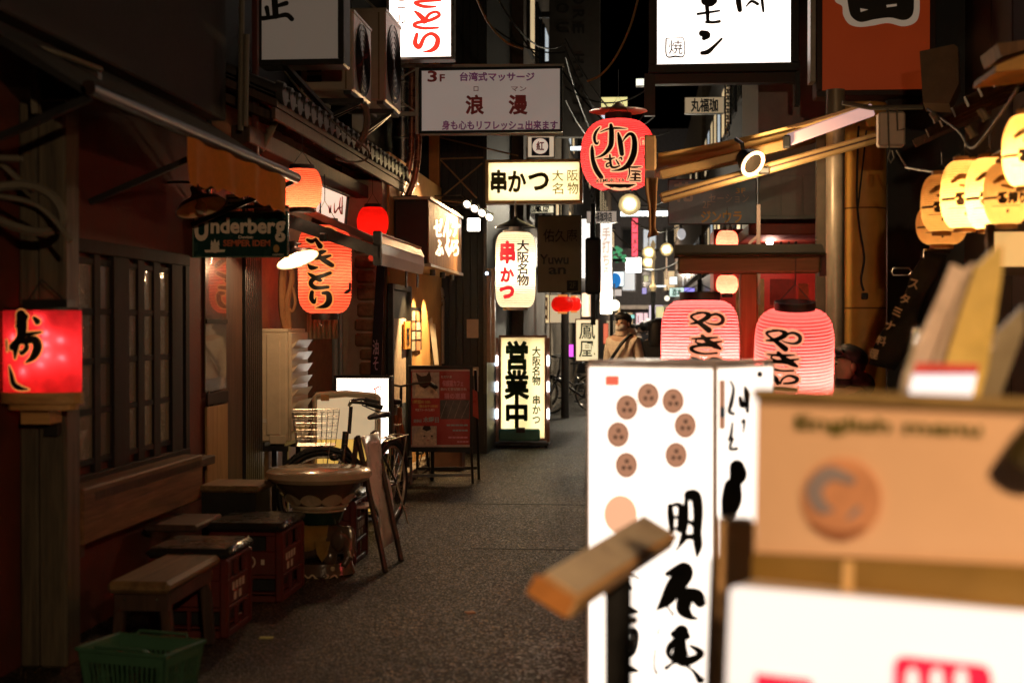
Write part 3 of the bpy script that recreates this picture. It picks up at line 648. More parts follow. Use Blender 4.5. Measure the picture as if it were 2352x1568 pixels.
# white pilaster with stone quoins, facing the viewer
WPL = mat('pale_plaster', (.42, .36, .28), .85, var=.15, dirt=.4, bump=.3)
ql, qr = at(788, 800, 13.6).x, at(878, 800, 13.6).x
part('pilaster', MB().box(ql, qr, 13.6, 13.85, 0, 3.0), WPL, gh)
STN = mat('quoin_stone', (.20, .13, .075), .85, var=.45, scale=14., bump=.6)
zz = at(0, 852, 13.6).z - .75; rs = random.Random(3)
while zz < 2.35:
    h = rs.uniform(.11, .17); wq = rs.uniform(.16, .21) + (.05 if zz < .9 else 0); xa = at(862, 700, 13.6).x - wq + rs.uniform(-.015, .015)
    mb = MB().obox((xa + wq / 2, 13.595, zz + h / 2), (wq, .05, h - .022), Matrix.Rotation(rs.uniform(-.03, .03), 3, 'Y'), .02)
    part('stone', mb, STN, gh); zz += h
for u, r in ((772, .035), (785, .02)):
    x = at(u, 800, 13.45).x; solo('down_pipe', MB().tube([(x, 13.4, 0.1), (x, 13.4, 2.7)], r, 12), mat('grey_pvc', (.30, .31, .30), .4, var=.15, dirt=.3), 'grey plastic down pipe beside the stone quoins' if r > .03 else 'thin grey conduit between the down pipe and the stone quoins', 'pipe', smooth=True)
# narrow dark leaning banner next to the quoins
nb = thing('cloth_banner', 'narrow dark blue cloth banner leaning by the stone quoins', 'banner', at(870, 860, 13.3))
sf = Flat(13.3)
part('cloth', MB().prism([sf.pt(*sf.uv(u, v)) for u, v in ((866, 590), (884, 592), (876, 862), (850, 862))], (0, .01, 0)), mat('navy_cloth', (.010, .014, .026), .9), nb)
part('pole', MB().tube([sf.pt(*sf.uv(888, 560)), sf.pt(*sf.uv(880, 880))], .012, 8), DWOOD, nb, True)
text(nb, '油そ', (856, 780, 870, 850), sf, mat('lilac_print', (.5, .38, .5), .6, bump=0), .01, True)
# big red lantern etc. --------------------------------------------------------
RED = trans('red_paper', (.95, .17, .10), .86, .7); REDR = trans('red_paper_rib', (.55, .03, .02), .7, .7)
L1 = Lantern('paper_lantern', 'big red barrel lantern with black brush writing under the tiled eave', 746, 518, 720, 124, 11.1, rc=.48, p=6, q=.6, paper=RED, rib=REDR, ct=.055, cb=.05, power=8., lcol=(1, .6, .36), lz=.42, ribs=30, hang=.35)
cvY = conv((1100, 650, 1720, 1320), 1451)
brush(L1.t, [[(300, 722, 25), (350, 740, 40), (385, 715, 20)], [(420, 665, 20), (470, 630, 50), (535, 650, 45), (560, 690, 12)], [(385, 720, 30), (430, 785, 50)],
 [(370, 880, 24), (440, 842, 42), (478, 832, 20)], [(380, 905, 20), (470, 888, 36), (520, 872, 22)], [(395, 845, 30), (450, 905, 42), (500, 940, 46), (535, 962, 40)], [(310, 952, 12), (345, 985, 46), (402, 985, 18)],
 [(310, 1035, 10), (355, 1062, 36), (425, 1100, 38), (442, 1102, 20)], [(518, 1035, 32), (450, 1062, 38), (370, 1090, 42), (340, 1130, 46), (385, 1172, 40), (500, 1166, 30)],
 [(352, 1215, 40), (345, 1270, 48), (370, 1308, 34), (392, 1262, 6)], [(455, 1222, 28), (500, 1228, 46), (508, 1290, 54), (470, 1340, 44), (380, 1360, 4)]], L1, INK, cvY, (GOLD, 13))
brush(L1.t, [[(683, 825, 14), (680, 880, 24), (686, 930, 30)], [(684, 1065, 20), (690, 1080, 20)], [(665, 1125, 14), (668, 1180, 22), (640, 1215, 26)]], L1, INK, cvY)
part('pull_ring', MB().tube([(L1.cx + .02 * math.cos(a), L1.cy - .1, L1.z0 - .075 + .02 * math.sin(a)) for a in [2 * PI * k / 12 for k in range(12)]], .003, 5, closed=True), STEEL, L1.t)
L2 = Lantern('paper_lantern', 'round lit orange-red lantern half behind the orange valance', 694, 389, 478, 92, 10.2, rc=.62, p=2.2, q=.55, paper=trans('orange_paper', (.95, .17, .09), .86), rib=trans('orange_rib', (.6, .05, .03), .75), power=5.5, lcol=(1, .62, .36), lz=.22, ribs=20)
L3 = Lantern('paper_lantern', 'small deep red round lantern hanging left of the copper pipes', 856, 476, 545, 73, 13.3, rc=.5, p=2.0, q=.5, paper=trans('deep_red_paper', (.80, .02, .015), .8), rib=trans('deep_red_rib', (.4, .01, .01), .7), power=2.2, lcol=(1, .4, .2), lz=.4, ribs=24)
# awning arm with its front bar -------------------------------------------------
ar = thing('folding_awning', 'rolled-in awning with dark arms and a red-and-white front bar', 'awning', at(865, 600, 10.3))
sf = Flat(10.3)
part('arm', MB().prism([sf.pt(*sf.uv(u, v)) for u, v in ((560, 455), (660, 490), (868, 566), (868, 592), (660, 522), (560, 485))], (0, .05, 0)), DSTEEL, ar)
part('arm', MB().beam(at(610, 445, 10.45), at(868, 555, 10.36), .03, .05), mat('awning_grey', (.2, .17, .16), .4, .4), ar)
part('arm_joint', MB().obox(at(743, 545, 10.27), (.05, .08, .06), None, .008), BLACK, ar)
FW = atx(868, 535, -1.92); y0, y1 = FW.y, atx(968, 576, -1.92).y; z1 = FW.z; z0 = atx(868, 606, -1.92).z
mb = MB(); pr = [(-1.95, z1), (-1.93, z1), (-1.90, z1 - .07), (-1.895, z1 - .15), (-1.91, z0), (-1.945, z0)]
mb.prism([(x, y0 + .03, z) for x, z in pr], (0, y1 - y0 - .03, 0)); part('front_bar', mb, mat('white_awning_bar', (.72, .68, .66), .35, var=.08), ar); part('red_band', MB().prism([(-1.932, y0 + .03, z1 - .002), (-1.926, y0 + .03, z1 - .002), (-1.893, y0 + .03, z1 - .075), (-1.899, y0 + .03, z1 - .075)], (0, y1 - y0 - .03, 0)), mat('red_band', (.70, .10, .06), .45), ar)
part('yellow_edge', MB().box(-1.955, -1.92, y0 + .03, y1, z1 + .001, z1 + .012), mat('yellow_trim', (.7, .4, .03), .5), ar)
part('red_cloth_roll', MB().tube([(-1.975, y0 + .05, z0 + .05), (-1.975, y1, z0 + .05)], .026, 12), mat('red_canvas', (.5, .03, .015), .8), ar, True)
part('end_cap', MB().box(-1.955, -1.892, y0 - .02, y0 + .028, z0 - .01, z1 + .015, .008), DSTEEL, ar)
# wall panel with red brush strokes
ps = thing('hanging_panel_sign', 'slanted white sign with red brush strokes behind the big lantern', 'sign', atx(735, 520, -2.62))
WP = Wall(-2.62); part('panel', MB().prism([WP.pt(*WP.uv(u, v)) for u, v in ((735, 427), (796, 452), (788, 540), (735, 510))], (-.03, 0, 0)), emis('lit_panel_dim', (1, .72, .55), .9), ps)
part('frame', MB().tube([WP.pt(*WP.uv(u, v), .01) for u, v in ((733, 424), (798, 450), (790, 543), (733, 512))], .012, 6, closed=True), BLACK, ps)
brush(ps, [[(500, 400, 5), (510, 470, 20), (520, 400, 6)], [(550, 380, 6), (555, 470, 16), (590, 420, 10)], [(608, 330, 6), (600, 420, 14), (612, 480, 10)], [(625, 320, 8), (622, 480, 16)], [(585, 440, 6), (630, 410, 10)]], WP, REDINK, cvY)
# lower air conditioner on a stand ------------------------------------------------
def ac_unit(label, x0, x1, y0, y1, z0, z1, deflector=False, m=CREAM):
    t = thing('air_conditioner', label, 'air conditioner', (x1, (y0 + y1) / 2, z0), group=None)
    part('casing', MB().box(x0, x1, y0, y1, z0 + .03, z1, .014), m, t)
    part('top_lid', MB().box(x0 - .005, x1 + .006, y0 - .006, y1 + .006, z1 - .02, z1 + .008, .004), m, t)
    for xx in (x0 + .05, x1 - .05): part('foot', MB().box(xx - .03, xx + .03, y0 - .01, y1 + .01, z0, z0 + .029), DSTEEL, t)
    w_, h_ = x1 - x0, z1 - z0
    if not deflector:
        for k in range(6):
            za = z0 + .1 + (h_ - .2) * k / 6; part('side_slot', MB().box(x0 + w_ * .12, x0 + w_ * .40, y0 - .003, y0 + .01, za, za + (h_ - .2) / 6 - .025, .003), BLACK, t)
        part('edge_strip', MB().box(x1 - .07, x1 - .055, y0 - .003, y0 + .01, z0 + .04, z1 - .03), mat('ac_seam', (.2, .16, .11), .6), t)
        mb = MB(); c = Vector((x1 + .006, (y0 + y1) / 2, (z0 + z1) / 2)); R = min(h_, y1 - y0) * .44
        for k in range(7): mb.tube([c + Vector((0, R * (k + 1) / 7 * math.cos(a), R * (k + 1) / 7 * math.sin(a))) for a in [2 * PI * j / 20 for j in range(20)]], .004, 4, closed=True)
        part('fan_grille', mb, DSTEEL, t); part('fan_recess', MB().lathe([(.001, 0), (R, 0)], (0, 0, 0), 24).xf(Matrix.Translation(c - Vector((.003, 0, 0))) @ Matrix.Rotation(PI / 2, 4, 'Y')), BLACK, t)
    else:
        part('seam_panel', MB().box(x1 - .16, x1 - .055, y0 - .008, y0 - .0005, z0 + .09, z1 - .03, .003), m, t)
        part('badge', MB().box(x0 + .06, x0 + .12, y0 - .003, y0 - .0005, z0 + .18, z0 + .21), WHITEP, t)
        part('deflector_back', MB().box(x1 + .001, x1 + .03, y0 + .01, y1, z0 + .04, z1 - .02, .006), m, t)
        for k in range(8):
            z = z0 + .13 + (h_ - .2) * k / 7.4
            part('louvre', MB().add([(x1 + .03, y0 + .03, z), (x1 + .075, y0 + .05, z + .03), (x1 + .075, y1 - .03, z + .03), (x1 + .03, y1 - .02, z), (x1 + .03, y0 + .03, z - .035), (x1 + .07, y0 + .05, z + .022), (x1 + .07, y1 - .03, z + .022), (x1 + .03, y1 - .02, z - .035)], [(0, 1, 2, 3), (7, 6, 5, 4), (0, 4, 5, 1), (1, 5, 6, 2), (2, 6, 7, 3), (3, 7, 4, 0)]), m, t)
        part('valve_box', MB().box(x0 + .12, x1 - .01, y0 - .02, y0 - .009, z0 + .02, z0 + .085, .004), m, t)
    return t
xa, xb = at(585, 900, 10.6).x, at(660, 900, 10.6).x
ac_unit('cream air conditioner with slanted louvres, on a stand left of the bicycle', xa, xb, 10.6, 11.15, at(0, 1020, 10.6).z, at(0, 757, 10.6).z, True)
st = thing('unit_stand', 'dark steel stand under the louvred air conditioner', 'stand', (xa, 10.8, 0)); zb = at(0, 1020, 10.6).z
for x in (xa + .03, xb - .03):
    for y in (10.66, 11.08): part('leg', MB().box(x - .02, x + .02, y - .02, y + .02, .1, zb - .041), DSTEEL, st)
part('rail', MB().box(xa, xb, 10.63, 10.69, zb - .04, zb - .002), DSTEEL, st); part('rail', MB().box(xa, xb, 11.05, 11.11, zb - .04, zb - .002), DSTEEL, st)
# pipes with orange lit lagging above the unit
for k, (pts, r) in enumerate(((((652, 590), (648, 650), (650, 720), (658, 756)), .03), (((664, 590), (670, 640), (660, 690), (664, 756)), .022), (((672, 660), (678, 690), (672, 715), (660, 705)), .012))):
    cable([at(u, v, 10.7) for u, v in pts], r, mat('tan_lagging', (.30, .13, .05), .6, var=.2), ['thick tan lagged pipe above the louvred air conditioner', 'second tan lagged pipe curving beside the thick one', 'thin looped tube on the tan lagged pipes'][k], 'lagged_pipe')
for k, u in enumerate((705, 727, 752)):
    x = at(u, 740, 11.6).x; mb = MB()
    for i in range(9): 
        xx = x + .09 * i / 8; mb.v += [Vector((xx, 11.6 + .012 * math.sin(i * 1.9 + k), at(u, 690, 11.6).z)), Vector((xx, 11.6 + .02 * math.sin(i * 1.9 + k), at(u, 778, 11.6).z))]
    for i in range(8): mb.f.append((2 * i, 2 * i + 2, 2 * i + 3, 2 * i + 1)); mb.mi.append(0)
    bm_o = solo('cloth_strip', mb, mat('linen', (.40, .30, .18), .9, var=.2), ['leftmost', 'middle', 'rightmost'][k] + ' of three linen strips below the big red lantern', 'curtain', smooth=True)
    bm_o.modifiers.new('thick', 'SOLIDIFY').thickness = .004
# upper air conditioners, hose, bandaged pipe --------------------------------------
x0, x1 = at(690, 100, 11.2).x, at(812, 100, 11.2).x
GREYAC = mat('grey_enamel', (.45, .40, .33), .45, var=.12, dirt=.5, bump=.05)
ac_unit('grey air conditioner behind the big hanging white sign', x0, x1, 11.2, 11.95, at(0, 228, 11.2).z, at(0, 40, 11.2).z, m=GREYAC)
x0, x1 = at(806, 100, 12.4).x, at(886, 100, 12.4).x
ac_unit('air conditioner with a ribbed side above the tiled eave', x0, x1, 12.4, 13.2, at(0, 252, 12.4).z, at(0, 38, 12.4).z, m=GREYAC)
br = thing('steel_bracket', 'rusty brackets carrying the two upper air conditioners', 'bracket', at(700, 260, 11.2))
for y, u0, u1, v in ((11.25, 680, 835, 232), (11.9, 690, 835, 236), (12.45, 800, 905, 256), (13.15, 810, 905, 258)):
    part('beam', MB().beam(at(u0, v, y), at(u1, v, y), .04, .04), DSTEEL, br); part('strut', MB().beam(at(u1 - 8, v + 4, y), at(u0 + 20, v + 60, y), .03, .03), DSTEEL, br)
cable([at(822, 235, 11.6), at(840, 250, 11.6), at(842, 290, 11.6), at(832, 320, 11.6), at(820, 340, 11.6)], .028, GP, 'grey corrugated hose dropping from the upper air conditioners', 'drain_hose')
cable([at(640, 150, 10.3), at(720, 240, 10.6), at(800, 310, 11.2), at(845, 345, 11.4), at(838, 368, 11.4), at(800, 372, 11.3), at(770, 364, 11.2)], .009, GP, 'thin pale hose sagging along the tiled eave', 'drain_hose')
bpx = [at(655, 228, 9.8), at(640, 262, 9.8), at(620, 305, 9.8), at(598, 345, 9.8)]
bd = thing('bandaged_pipe', 'bandaged white pipe stub slanting above the black canopy', 'pipe', bpx[3])
part('pipe', MB().tube(bpx, .026, 12), GP, bd, True)
for k in range(9): q = bpx[0].lerp(bpx[3], k / 8.5 + .03); part('wrap', MB().lathe([(.0275, -.012), (.030, 0), (.0275, .012)], (0, 0, 0), 12).xf(Matrix.Translation(q) @ Matrix.Rotation(.45, 4, 'Y')), GP, bd, True)
part('torn_end', MB().ball(bpx[0] + Vector((0, 0, .01)), .04, 9, sc=(1, 1, .8)), GP, bd)
# eave corner lattice: beam in front of the roof
solo('gutter', MB().beam(at(600, 245, 9.9), at(690, 285, 11.0), .07, .05, .01), mat('slate_sheet', (.10, .10, .10), .5, .3), 'short slate grey gutter left of the tiled eave', 'gutter')
# ================================================================== hanging signs on the left
t, sf = sign_box('hanging_sign', 'unlit grey-white hanging sign with one black character, upper left', 'sign', (588, -60, 790, 152), 10.0, .24, 14, emis('faint_glow_acrylic', (.85, .72, .60), .07, base=(.55, .50, .44)), BLACK)  # unlit sign; faint emission stands in for light on its face
cv2 = conv((1024, 0, 2048, 683), 2351)
brush(t, [[(175, -90, 58), (172, 0, 58), (182, 150, 58)], [(190, 60, 30), (240, 45, 40), (280, 32, 44)], [(100, 75, 44), (112, 140, 36)], [(62, 172, 44), (180, 158, 36), (280, 140, 44), (330, 178, 44)]], sf, INK, cv2)
part('support_stay', MB().beam(at(655, 150, 10.05), at(760, 265, 11.0), .04, .03), DSTEEL, t)
LITW = emis('white_acrylic_lit', (1, .86, .72), 3.4, var=.03)
t, sf = sign_box('lit_hanging_sign', 'glowing white hanging sign with red brush letters, top centre-left', 'sign', (888, -120, 1042, 139), 13.5, .2, 7, LITW, mat('silver_edge', (.5, .5, .5), .3, .8))
brush(t, [[(1690, 0, 34), (1560, 10, 34), (1460, 28, 30), (1540, 62, 34), (1648, 64, 20)], [(1460, 108, 20), (1500, 140, 44), (1556, 195, 52)], [(1545, 205, 40), (1590, 135, 30), (1655, 112, 28), (1682, 145, 34), (1600, 188, 34), (1480, 212, 34), (1455, 240, 32), (1540, 262, 30), (1672, 258, 22)], [(1478, 318, 34), (1462, 400, 46), (1502, 432, 46), (1548, 345, 34), (1612, 312, 34), (1668, 355, 46), (1655, 430, 50), (1600, 470, 34), (1528, 478, 6)], [(1690, -60, 30), (1560, -120, 40)]], sf, REDLIT, cv2)
text(t, 'ビール', (912, -20, 932, 56), sf, REDINK, .01, True)
GREYLIT = emis('grey_acrylic_dim', (.85, .70, .60), .20, base=(.55, .5, .46), var=.1)
t, sf = sign_box('massage_sign', 'grey-white framed hanging sign with purple and maroon writing', 'sign', (963, 152, 1292, 307), 14.3, .16, 6, GREYLIT, mat('teal_black_frame', (.02, .035, .04), .35, .3))
PURP = emis('purple_print', (.26, .05, .18), .14); MAR = emis('maroon_print', (.20, .02, .015), .14)
for body, rect, m_, bo in (('3', (982, 163, 1004, 189), MAR, .02), ('F', (1010, 171, 1022, 188), MAR, .02), ('台湾式マッサージ', (1056, 166, 1228, 187), PURP, .022), ('ロ', (1088, 199, 1099, 210), MAR, .01), ('マン', (1174, 199, 1209, 210), MAR, .01), ('浪', (1069, 218, 1112, 264), MAR, .028), ('漫', (1168, 218, 1212, 264), MAR, .028), ('身も心もリフレッシュ出来ます', (1015, 277, 1281, 299), PURP, .02)): text(t, body, rect, sf, m_, bo)
fr = thing('sign_bracket', 'white lattice bracket holding the massage sign to the wall', 'bracket', at(900, 300, 14.35))
part('bar', MB().beam(at(895, 152, 14.35), at(1295, 151, 14.35), .03, .03), WHITEP, fr); part('bar', MB().beam(at(958, 150, 14.35), at(958, 308, 14.35), .03, .03), WHITEP, fr)
part('bar', MB().beam(at(890, 262, 14.35), at(962, 262, 14.35), .04, .04), WHITEP, fr); part('bar', MB().beam(at(965, 309, 14.34), at(1292, 309, 14.34), .02, .02), WHITEP, fr)
for p_, q_ in (((900, 190), (958, 158)), ((900, 220), (958, 258))): part('brace', MB().tube([at(*p_, 14.36), at(*q_, 14.36)], .008, 6), WHITEP, fr)
part('brace', MB().tube([at(835, -5, 14), at(888, 42, 13.6)], .012, 6), WHITEP, fr)
# exhaust duct and copper pipes
dk = thing('exhaust_duct', 'shiny round exhaust duct going up behind the massage sign', 'duct', at(925, 480, 15.4))
x = at(925, 300, 15.4).x; part('duct', MB().tube([(x, 15.4, at(0, 470, 15.4).z), (x, 15.4, 6.5)], .115, 18), mat('duct_steel', (.35, .33, .32), .25, 1., var=.2), dk, True)
for v in (120, 205, 260, 330): part('seam_ring', MB().lathe([(.116, -.012), (.12, 0), (.116, .012)], (x, 15.4, at(0, v, 15.4).z), 18), STEEL, dk, True)
COP = mat('copper_paint', (.38, .15, .09), .28, .6, var=.2)
for k, pts in enumerate((((946, -20), (946, 300), (940, 380), (920, 440), (905, 545)), ((962, -20), (962, 300), (954, 400), (935, 460), (918, 560)))):
    P = [at(u, v, 14.6) for u, v in pts]; t = thing('copper_pipe', ['left of two copper-brown pipes bending down beside the duct', 'right of two copper-brown pipes bending down beside the duct'][k], 'pipe', P[-1])
    part('pipe', MB().tube([Vector(q) for q in _cat([tuple(p) for p in P], 6)], .034, 12), COP, t, True)
    part('clamp', MB().obox(at(933 + 15 * k, 452, 14.55), (.1, .04, .03), None, .005), DSTEEL, t)
for k, (u0, u1) in enumerate(((866, 884), (900, 915), (985, 1008))):
    a_, b_ = at(u0, 0, 15.9 if k < 2 else 17.4), at(u1, 0, 15.9 if k < 2 else 17.4)
    solo('upright_post', MB().box(a_.x, b_.x, a_.y, a_.y + .1, at(0, 460, a_.y).z if k == 2 else 4.4, 7), mat('orange_beam', (.50, .20, .05), .6, var=.15), ['orange-brown upright behind the upper air conditioners', 'dull orange upright between air conditioner and lit sign', 'orange-brown upright left of the massage sign bracket'][k], 'post')
# ================================================================== yellow-lit shop wall
YEL = mat('ochre_wall', (.62, .34, .12), .8, var=.12, dirt=.2, bump=.25)
ys = thing('ochre_shop', 'ochre shop front lit by spots behind the wooden sign box', 'building', (-2.5, 15.5, 0))
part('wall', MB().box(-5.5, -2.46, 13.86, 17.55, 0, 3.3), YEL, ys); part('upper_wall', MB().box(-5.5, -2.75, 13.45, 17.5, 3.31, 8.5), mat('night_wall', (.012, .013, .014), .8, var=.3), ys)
ya, yb = atx(893, 760, -2.455).y, atx(932, 760, -2.455).y; zt = atx(893, 665, -2.455).z
dr = part('door', MB().box(-2.459, -2.44, ya, yb, .1, zt), DSTEEL, ys)
part('door_frame', MB().box(-2.458, -2.40, ya - .07, ya, .1, zt + .06, .006).box(-2.458, -2.40, yb, yb + .07, .1, zt + .06, .006).box(-2.458, -2.40, ya, yb, zt, zt + .06, .006), DSTEEL, ys)
part('menu_sheet', MB().box(-2.439, -2.435, ya + .1, yb - .12, zt - 1.15, zt - .28), mat('menu_paper', (.75, .6, .48), .6, var=.3, scale=22.), dr)
ONB = thing('menu_board', 'black wall board of small menu photos on the ochre wall', 'sign', atx(945, 800, -2.44)); W1 = Wall(-2.45)
part('board', MB().box(-2.458, -2.44, W1.uv(936, 0)[0], W1.uv(966, 0)[0], W1.uv(945, 805)[1], W1.uv(945, 705)[1]), BLACK, ONB)
W2 = Wall(-2.438)
for r_ in range(4):
    for c_ in range(2):
        ya = W1.uv(941 + 12 * c_, 0)[0]; yb = W1.uv(950 + 12 * c_, 0)[0]; z = W1.uv(945, 714 + 22 * r_)[1]
        part('photo', MB().box(-2.439, -2.434, ya, yb, z - .12, z), mat('photo_%d' % ((r_ + c_) % 3), [(.8, .6, .45), (.7, .35, .2), (.75, .7, .6)][(r_ + c_) % 3], .4, var=.5, scale=40.), ONB)
t = thing('open_sign', 'small orange vertical plate with black writing by the shop door', 'sign', atx(935, 800, -2.4)); W3 = Wall(-2.40)
part('plate', MB().box(-2.42, -2.402, W3.uv(930, 0)[0], W3.uv(943, 0)[0], W3.uv(936, 802)[1], W3.uv(936, 738)[1], .004), mat('orange_plate', (.75, .35, .08), .5), t)
text(t, '営業中', (933, 752, 941, 795), W3, INK, .02, True)
# wooden sign box with raised lit letters
wa, wb_ = atx(985, 458, -2.1), atx(1060, 492, -2.1); wz = atx(985, 605, -2.1).z
ws = thing('wooden_sign_box', 'slatted wooden sign box with glowing raised letters on the left side', 'sign', (-2.2, wa.y, wz))
part('box', MB().box(-2.45, -2.112, wa.y + .01, wb_.y, wz, wa.z, .01), mat('box_black', (.02, .016, .012), .5), ws)
SLW = wood('slat_wood', (.30, .13, .04), (.58, .30, .11), 'z')
ns = 30
for k in range(ns):
    y = wa.y + (wb_.y - wa.y) * k / ns; part('slat', MB().box(-2.112, -2.10, y, y + (wb_.y - wa.y) / ns - .012, wz + .006, wa.z - .006, .002), SLW, ws)
part('top_trim', MB().box(-2.46, -2.08, wa.y, wb_.y + .01, wa.z + .001, wa.z + .03), CREAM, ws); part('base_board', MB().box(-2.46, -2.08, wa.y, wb_.y + .01, wz - .03, wz - .001), CREAM, ws)
WL = Wall(-2.098); LITL = emis('lit_letters', (1, .80, .55), 1.7)
for body, rect in (('ゼんナ', (996, 502, 1056, 545)), ('ふくろ', (1000, 548, 1054, 590)), ('し', (1026, 500, 1040, 586))):
    o = text(ws, body, rect, WL, LITL, .03, name='raised_letter'); o.modifiers.new('thick', 'SOLIDIFY').thickness = .03
for u in (935, 960): 
    q = atx(u, 640, -2.3); part('hanger_tag', MB().box(-2.31, -2.30, q.y - .05, q.y + .05, q.z - .09, wz + .01 if u > 950 else q.z + .12, .004), DSTEEL, ws)
for k, (u, v) in enumerate(((925, 590), (955, 596), (975, 600))):
    q = at(u, v, 14.6 + .75 * k); q.x = -2.14; q.z = wz - .10
    t = thing('wall_spot', ['nearest', 'middle', 'farthest'][k] + ' of three small spots washing the ochre wall', 'lamp', q)
    part('spot_can', MB().tube([q + Vector((0, 0, .06)), q], .03, 10), DSTEEL, t, True); spot('spot_light', t, q - Vector((0, 0, .01)), (-2.50, q.y, 1.1), 150, (1, .62, .26), 75, .015)
# flood lamp and four clip spots
q = at(1088, 516, 16.9); t = thing('flood_lamp', 'blazing white square flood lamp under the clip spots', 'lamp', q)
part('lens', MB().obox(q, (.15, .03, .15), Matrix.Rotation(.25, 3, 'Z'), .01), emis('flood_white', (1, .93, .80), 16., var=0), t); part('housing', MB().obox(q + Vector((-.02, .06, 0)), (.17, .07, .17), Matrix.Rotation(.25, 3, 'Z'), .015), DSTEEL, t)
part('arm', MB().beam(q + Vector((-.05, .08, 0)), q + Vector((-.2, .5, .0)), .03, .03), DSTEEL, t)
spot('flood_light', t, q + Vector((.02, -.04, -.01)), q + Vector((2.2, -.6, -2.2)), 290, (1, .64, .31), 118, .06, .9)
for k in range(4):
    q = at(1072 + 17 * k, 470 + 10 * k, 16.4 + .05 * k); t = thing('clip_spot', ['first', 'second', 'third', 'fourth'][k] + ' clip spot from the left above the white flood lamp', 'lamp', q)
    d = Vector((-.30, -.85, -.43)).normalized(); part('shade', MB().tube([q, q - d * .05, q - d * .11], [.05, .045, .02], 14, cap=False), DSTEEL, t, True); part('lens', MB().tube([q - d * .012, q - d * .016], .043, 14), emis('spot_lens', (1, .80, .6), 9., var=0), t)
    part('clip_arm', MB().tube([q - d * .1, q + Vector((-.08, .12, .12)), q + Vector((-.5, .6, .16))], .008, 6), DSTEEL, t, True)
    spot('spot_light', t, q + d * .02, q + d, 45, (1, .60, .28), 90, .03)
# dark clad building with bent pipe and notices
dk = thing('black_clad_house', 'black vertically clad house behind the white kushikatsu lantern', 'building', (-2.3, 18, 0))
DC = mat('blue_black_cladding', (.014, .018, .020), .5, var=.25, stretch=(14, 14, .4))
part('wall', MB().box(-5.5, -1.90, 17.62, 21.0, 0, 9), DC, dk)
for k in range(7):
    x = -2.55 + k * .09; part('cladding_board', MB().box(x, x + .083, 17.603, 17.619, .1, 7.2, .003), DC, dk)
for v in (733, 843): a_, b_ = at(1072, v + 43 if v < 800 else v + 20, 17.59), at(1099, v, 17.59); part('notice_sheet', MB().box(a_.x, b_.x, 17.592, 17.6, a_.z, b_.z), mat('notice_paper', (.62, .48, .36), .7, var=.1), dk)
cable([at(1000, 662, 17.5), at(1010, 662, 17.5), at(1017, 675, 17.5), at(1017, 740, 17.5), at(1017, 835, 17.5)], .022, mat('chrome_pipe', (.5, .42, .36), .3, .9), 'bent metal pipe on the black clad wall', 'vent_pipe')
for k, (u, v0, v1, c_) in enumerate(((1118, 620, 830, (.16, .10, .07)), (1128, 620, 830, (.22, .15, .11)), (1110, 330, 900, (.05, .045, .04)))):
    x = at(u, 700, 17.45).x; solo('door_jamb', MB().box(x, x + .045, 17.45, 17.55, at(0, v1, 17.45).z, at(0, v0, 17.45).z, .004), mat('jamb%d' % k, c_, .4, .3), ['rose-brown door jamb left of the white lantern', 'pale door jamb just left of the white lantern', 'tall dark jamb on the black clad wall'][k], 'jamb')
q = at(1118, 628, 17.4); t = thing('blue_lamp', 'tiny bluish lamp left of the white lantern', 'lamp', q); part('bulb', MB().ball(q, .02, 10), emis('blue_white', (.6, .75, 1), 8.), t, True); part('holder', MB().box(q.x - .05, q.x + .05, 17.42, 17.44, q.z - .03, q.z + .03), DSTEEL, t)
# white kushikatsu lantern
WPAP = trans('white_paper', (.95, .86, .70), .85); WRIB = trans('white_rib', (.75, .60, .42), .8)
L4 = Lantern('paper_lantern', 'tall cream lantern with red and black vertical writing and a tin hat', 1184, 534, 706, 92, 16.0, rc=.62, p=7, q=.6, paper=WPAP, rib=WRIB, ct=.02, cb=.03, cap=STEEL, power=13., lcol=(1, .84, .60), lz=.5, ribs=34, hang=0)
q = Vector((L4.cx, 16.0, L4.z1)); part('tin_hat', MB().lathe([(.235, .055), (.20, .075), (.03, .155), (.022, .18), (.001, .18)], q, 28), DSTEEL, L4.t, True); part('hat_stem', MB().tube([q + Vector((0, 0, .17)), q + Vector((0, 0, .36))], .012, 8).tube([q + Vector((0, 0, .018)), q + Vector((0, 0, .1))], .075, 14), STEEL, L4.t, True)
cvW = conv((1480, 1030, 2250, 1900), 1388)
text(L4.t, '大阪名物', (1187, 551, 1215, 656), L4, INK, .02, True, shear=0.)
text(L4.t, '串', (1147, 553, 1184, 606), L4, REDTR, .045); text(L4.t, 'か', (1148, 614, 1182, 648), L4, REDTR, .05); text(L4.t, 'つ', (1146, 656, 1182, 686), L4, REDTR, .06)
# yellow kushikatsu box sign: tubes behind a translucent face
YP = trans('cream_acrylic', (1.0, .93, .74), .9, .3, 3., .02, .03)
t, sf = sign_box('kushikatsu_sign', 'cream lit box sign with green-brown writing below the massage sign', 'sign', (1115, 365, 1338, 468), 17.35, .2, 7, YP, mat('brass_frame', (.36, .22, .10), .4, .4), hollow=True)
for v in (390, 445): part('tube', MB().tube([at(1126, v, 17.44), at(1328, v, 17.44)], .02, 10), emis('cool_tube', (1, .93, .76), 11., var=0), t, True)
OLI = trans('olive_print', (.10, .085, .02), .6, .5, bump=0)
for body, rect, bo in (('串', (1127, 390, 1164, 444), .035), ('か', (1167, 392, 1209, 442), .03), ('つ', (1213, 396, 1261, 438), .03), ('大', (1268, 391, 1294, 416), .01), ('阪', (1303, 390, 1328, 416), .01), ('名', (1268, 420, 1294, 446), .01), ('物', (1303, 419, 1328, 446), .01)): text(t, body, rect, sf, OLI, bo)
br = thing('sign_bracket', 'crossed thin steel bracket left of the cream box sign', 'bracket', at(1000, 440, 17.7))
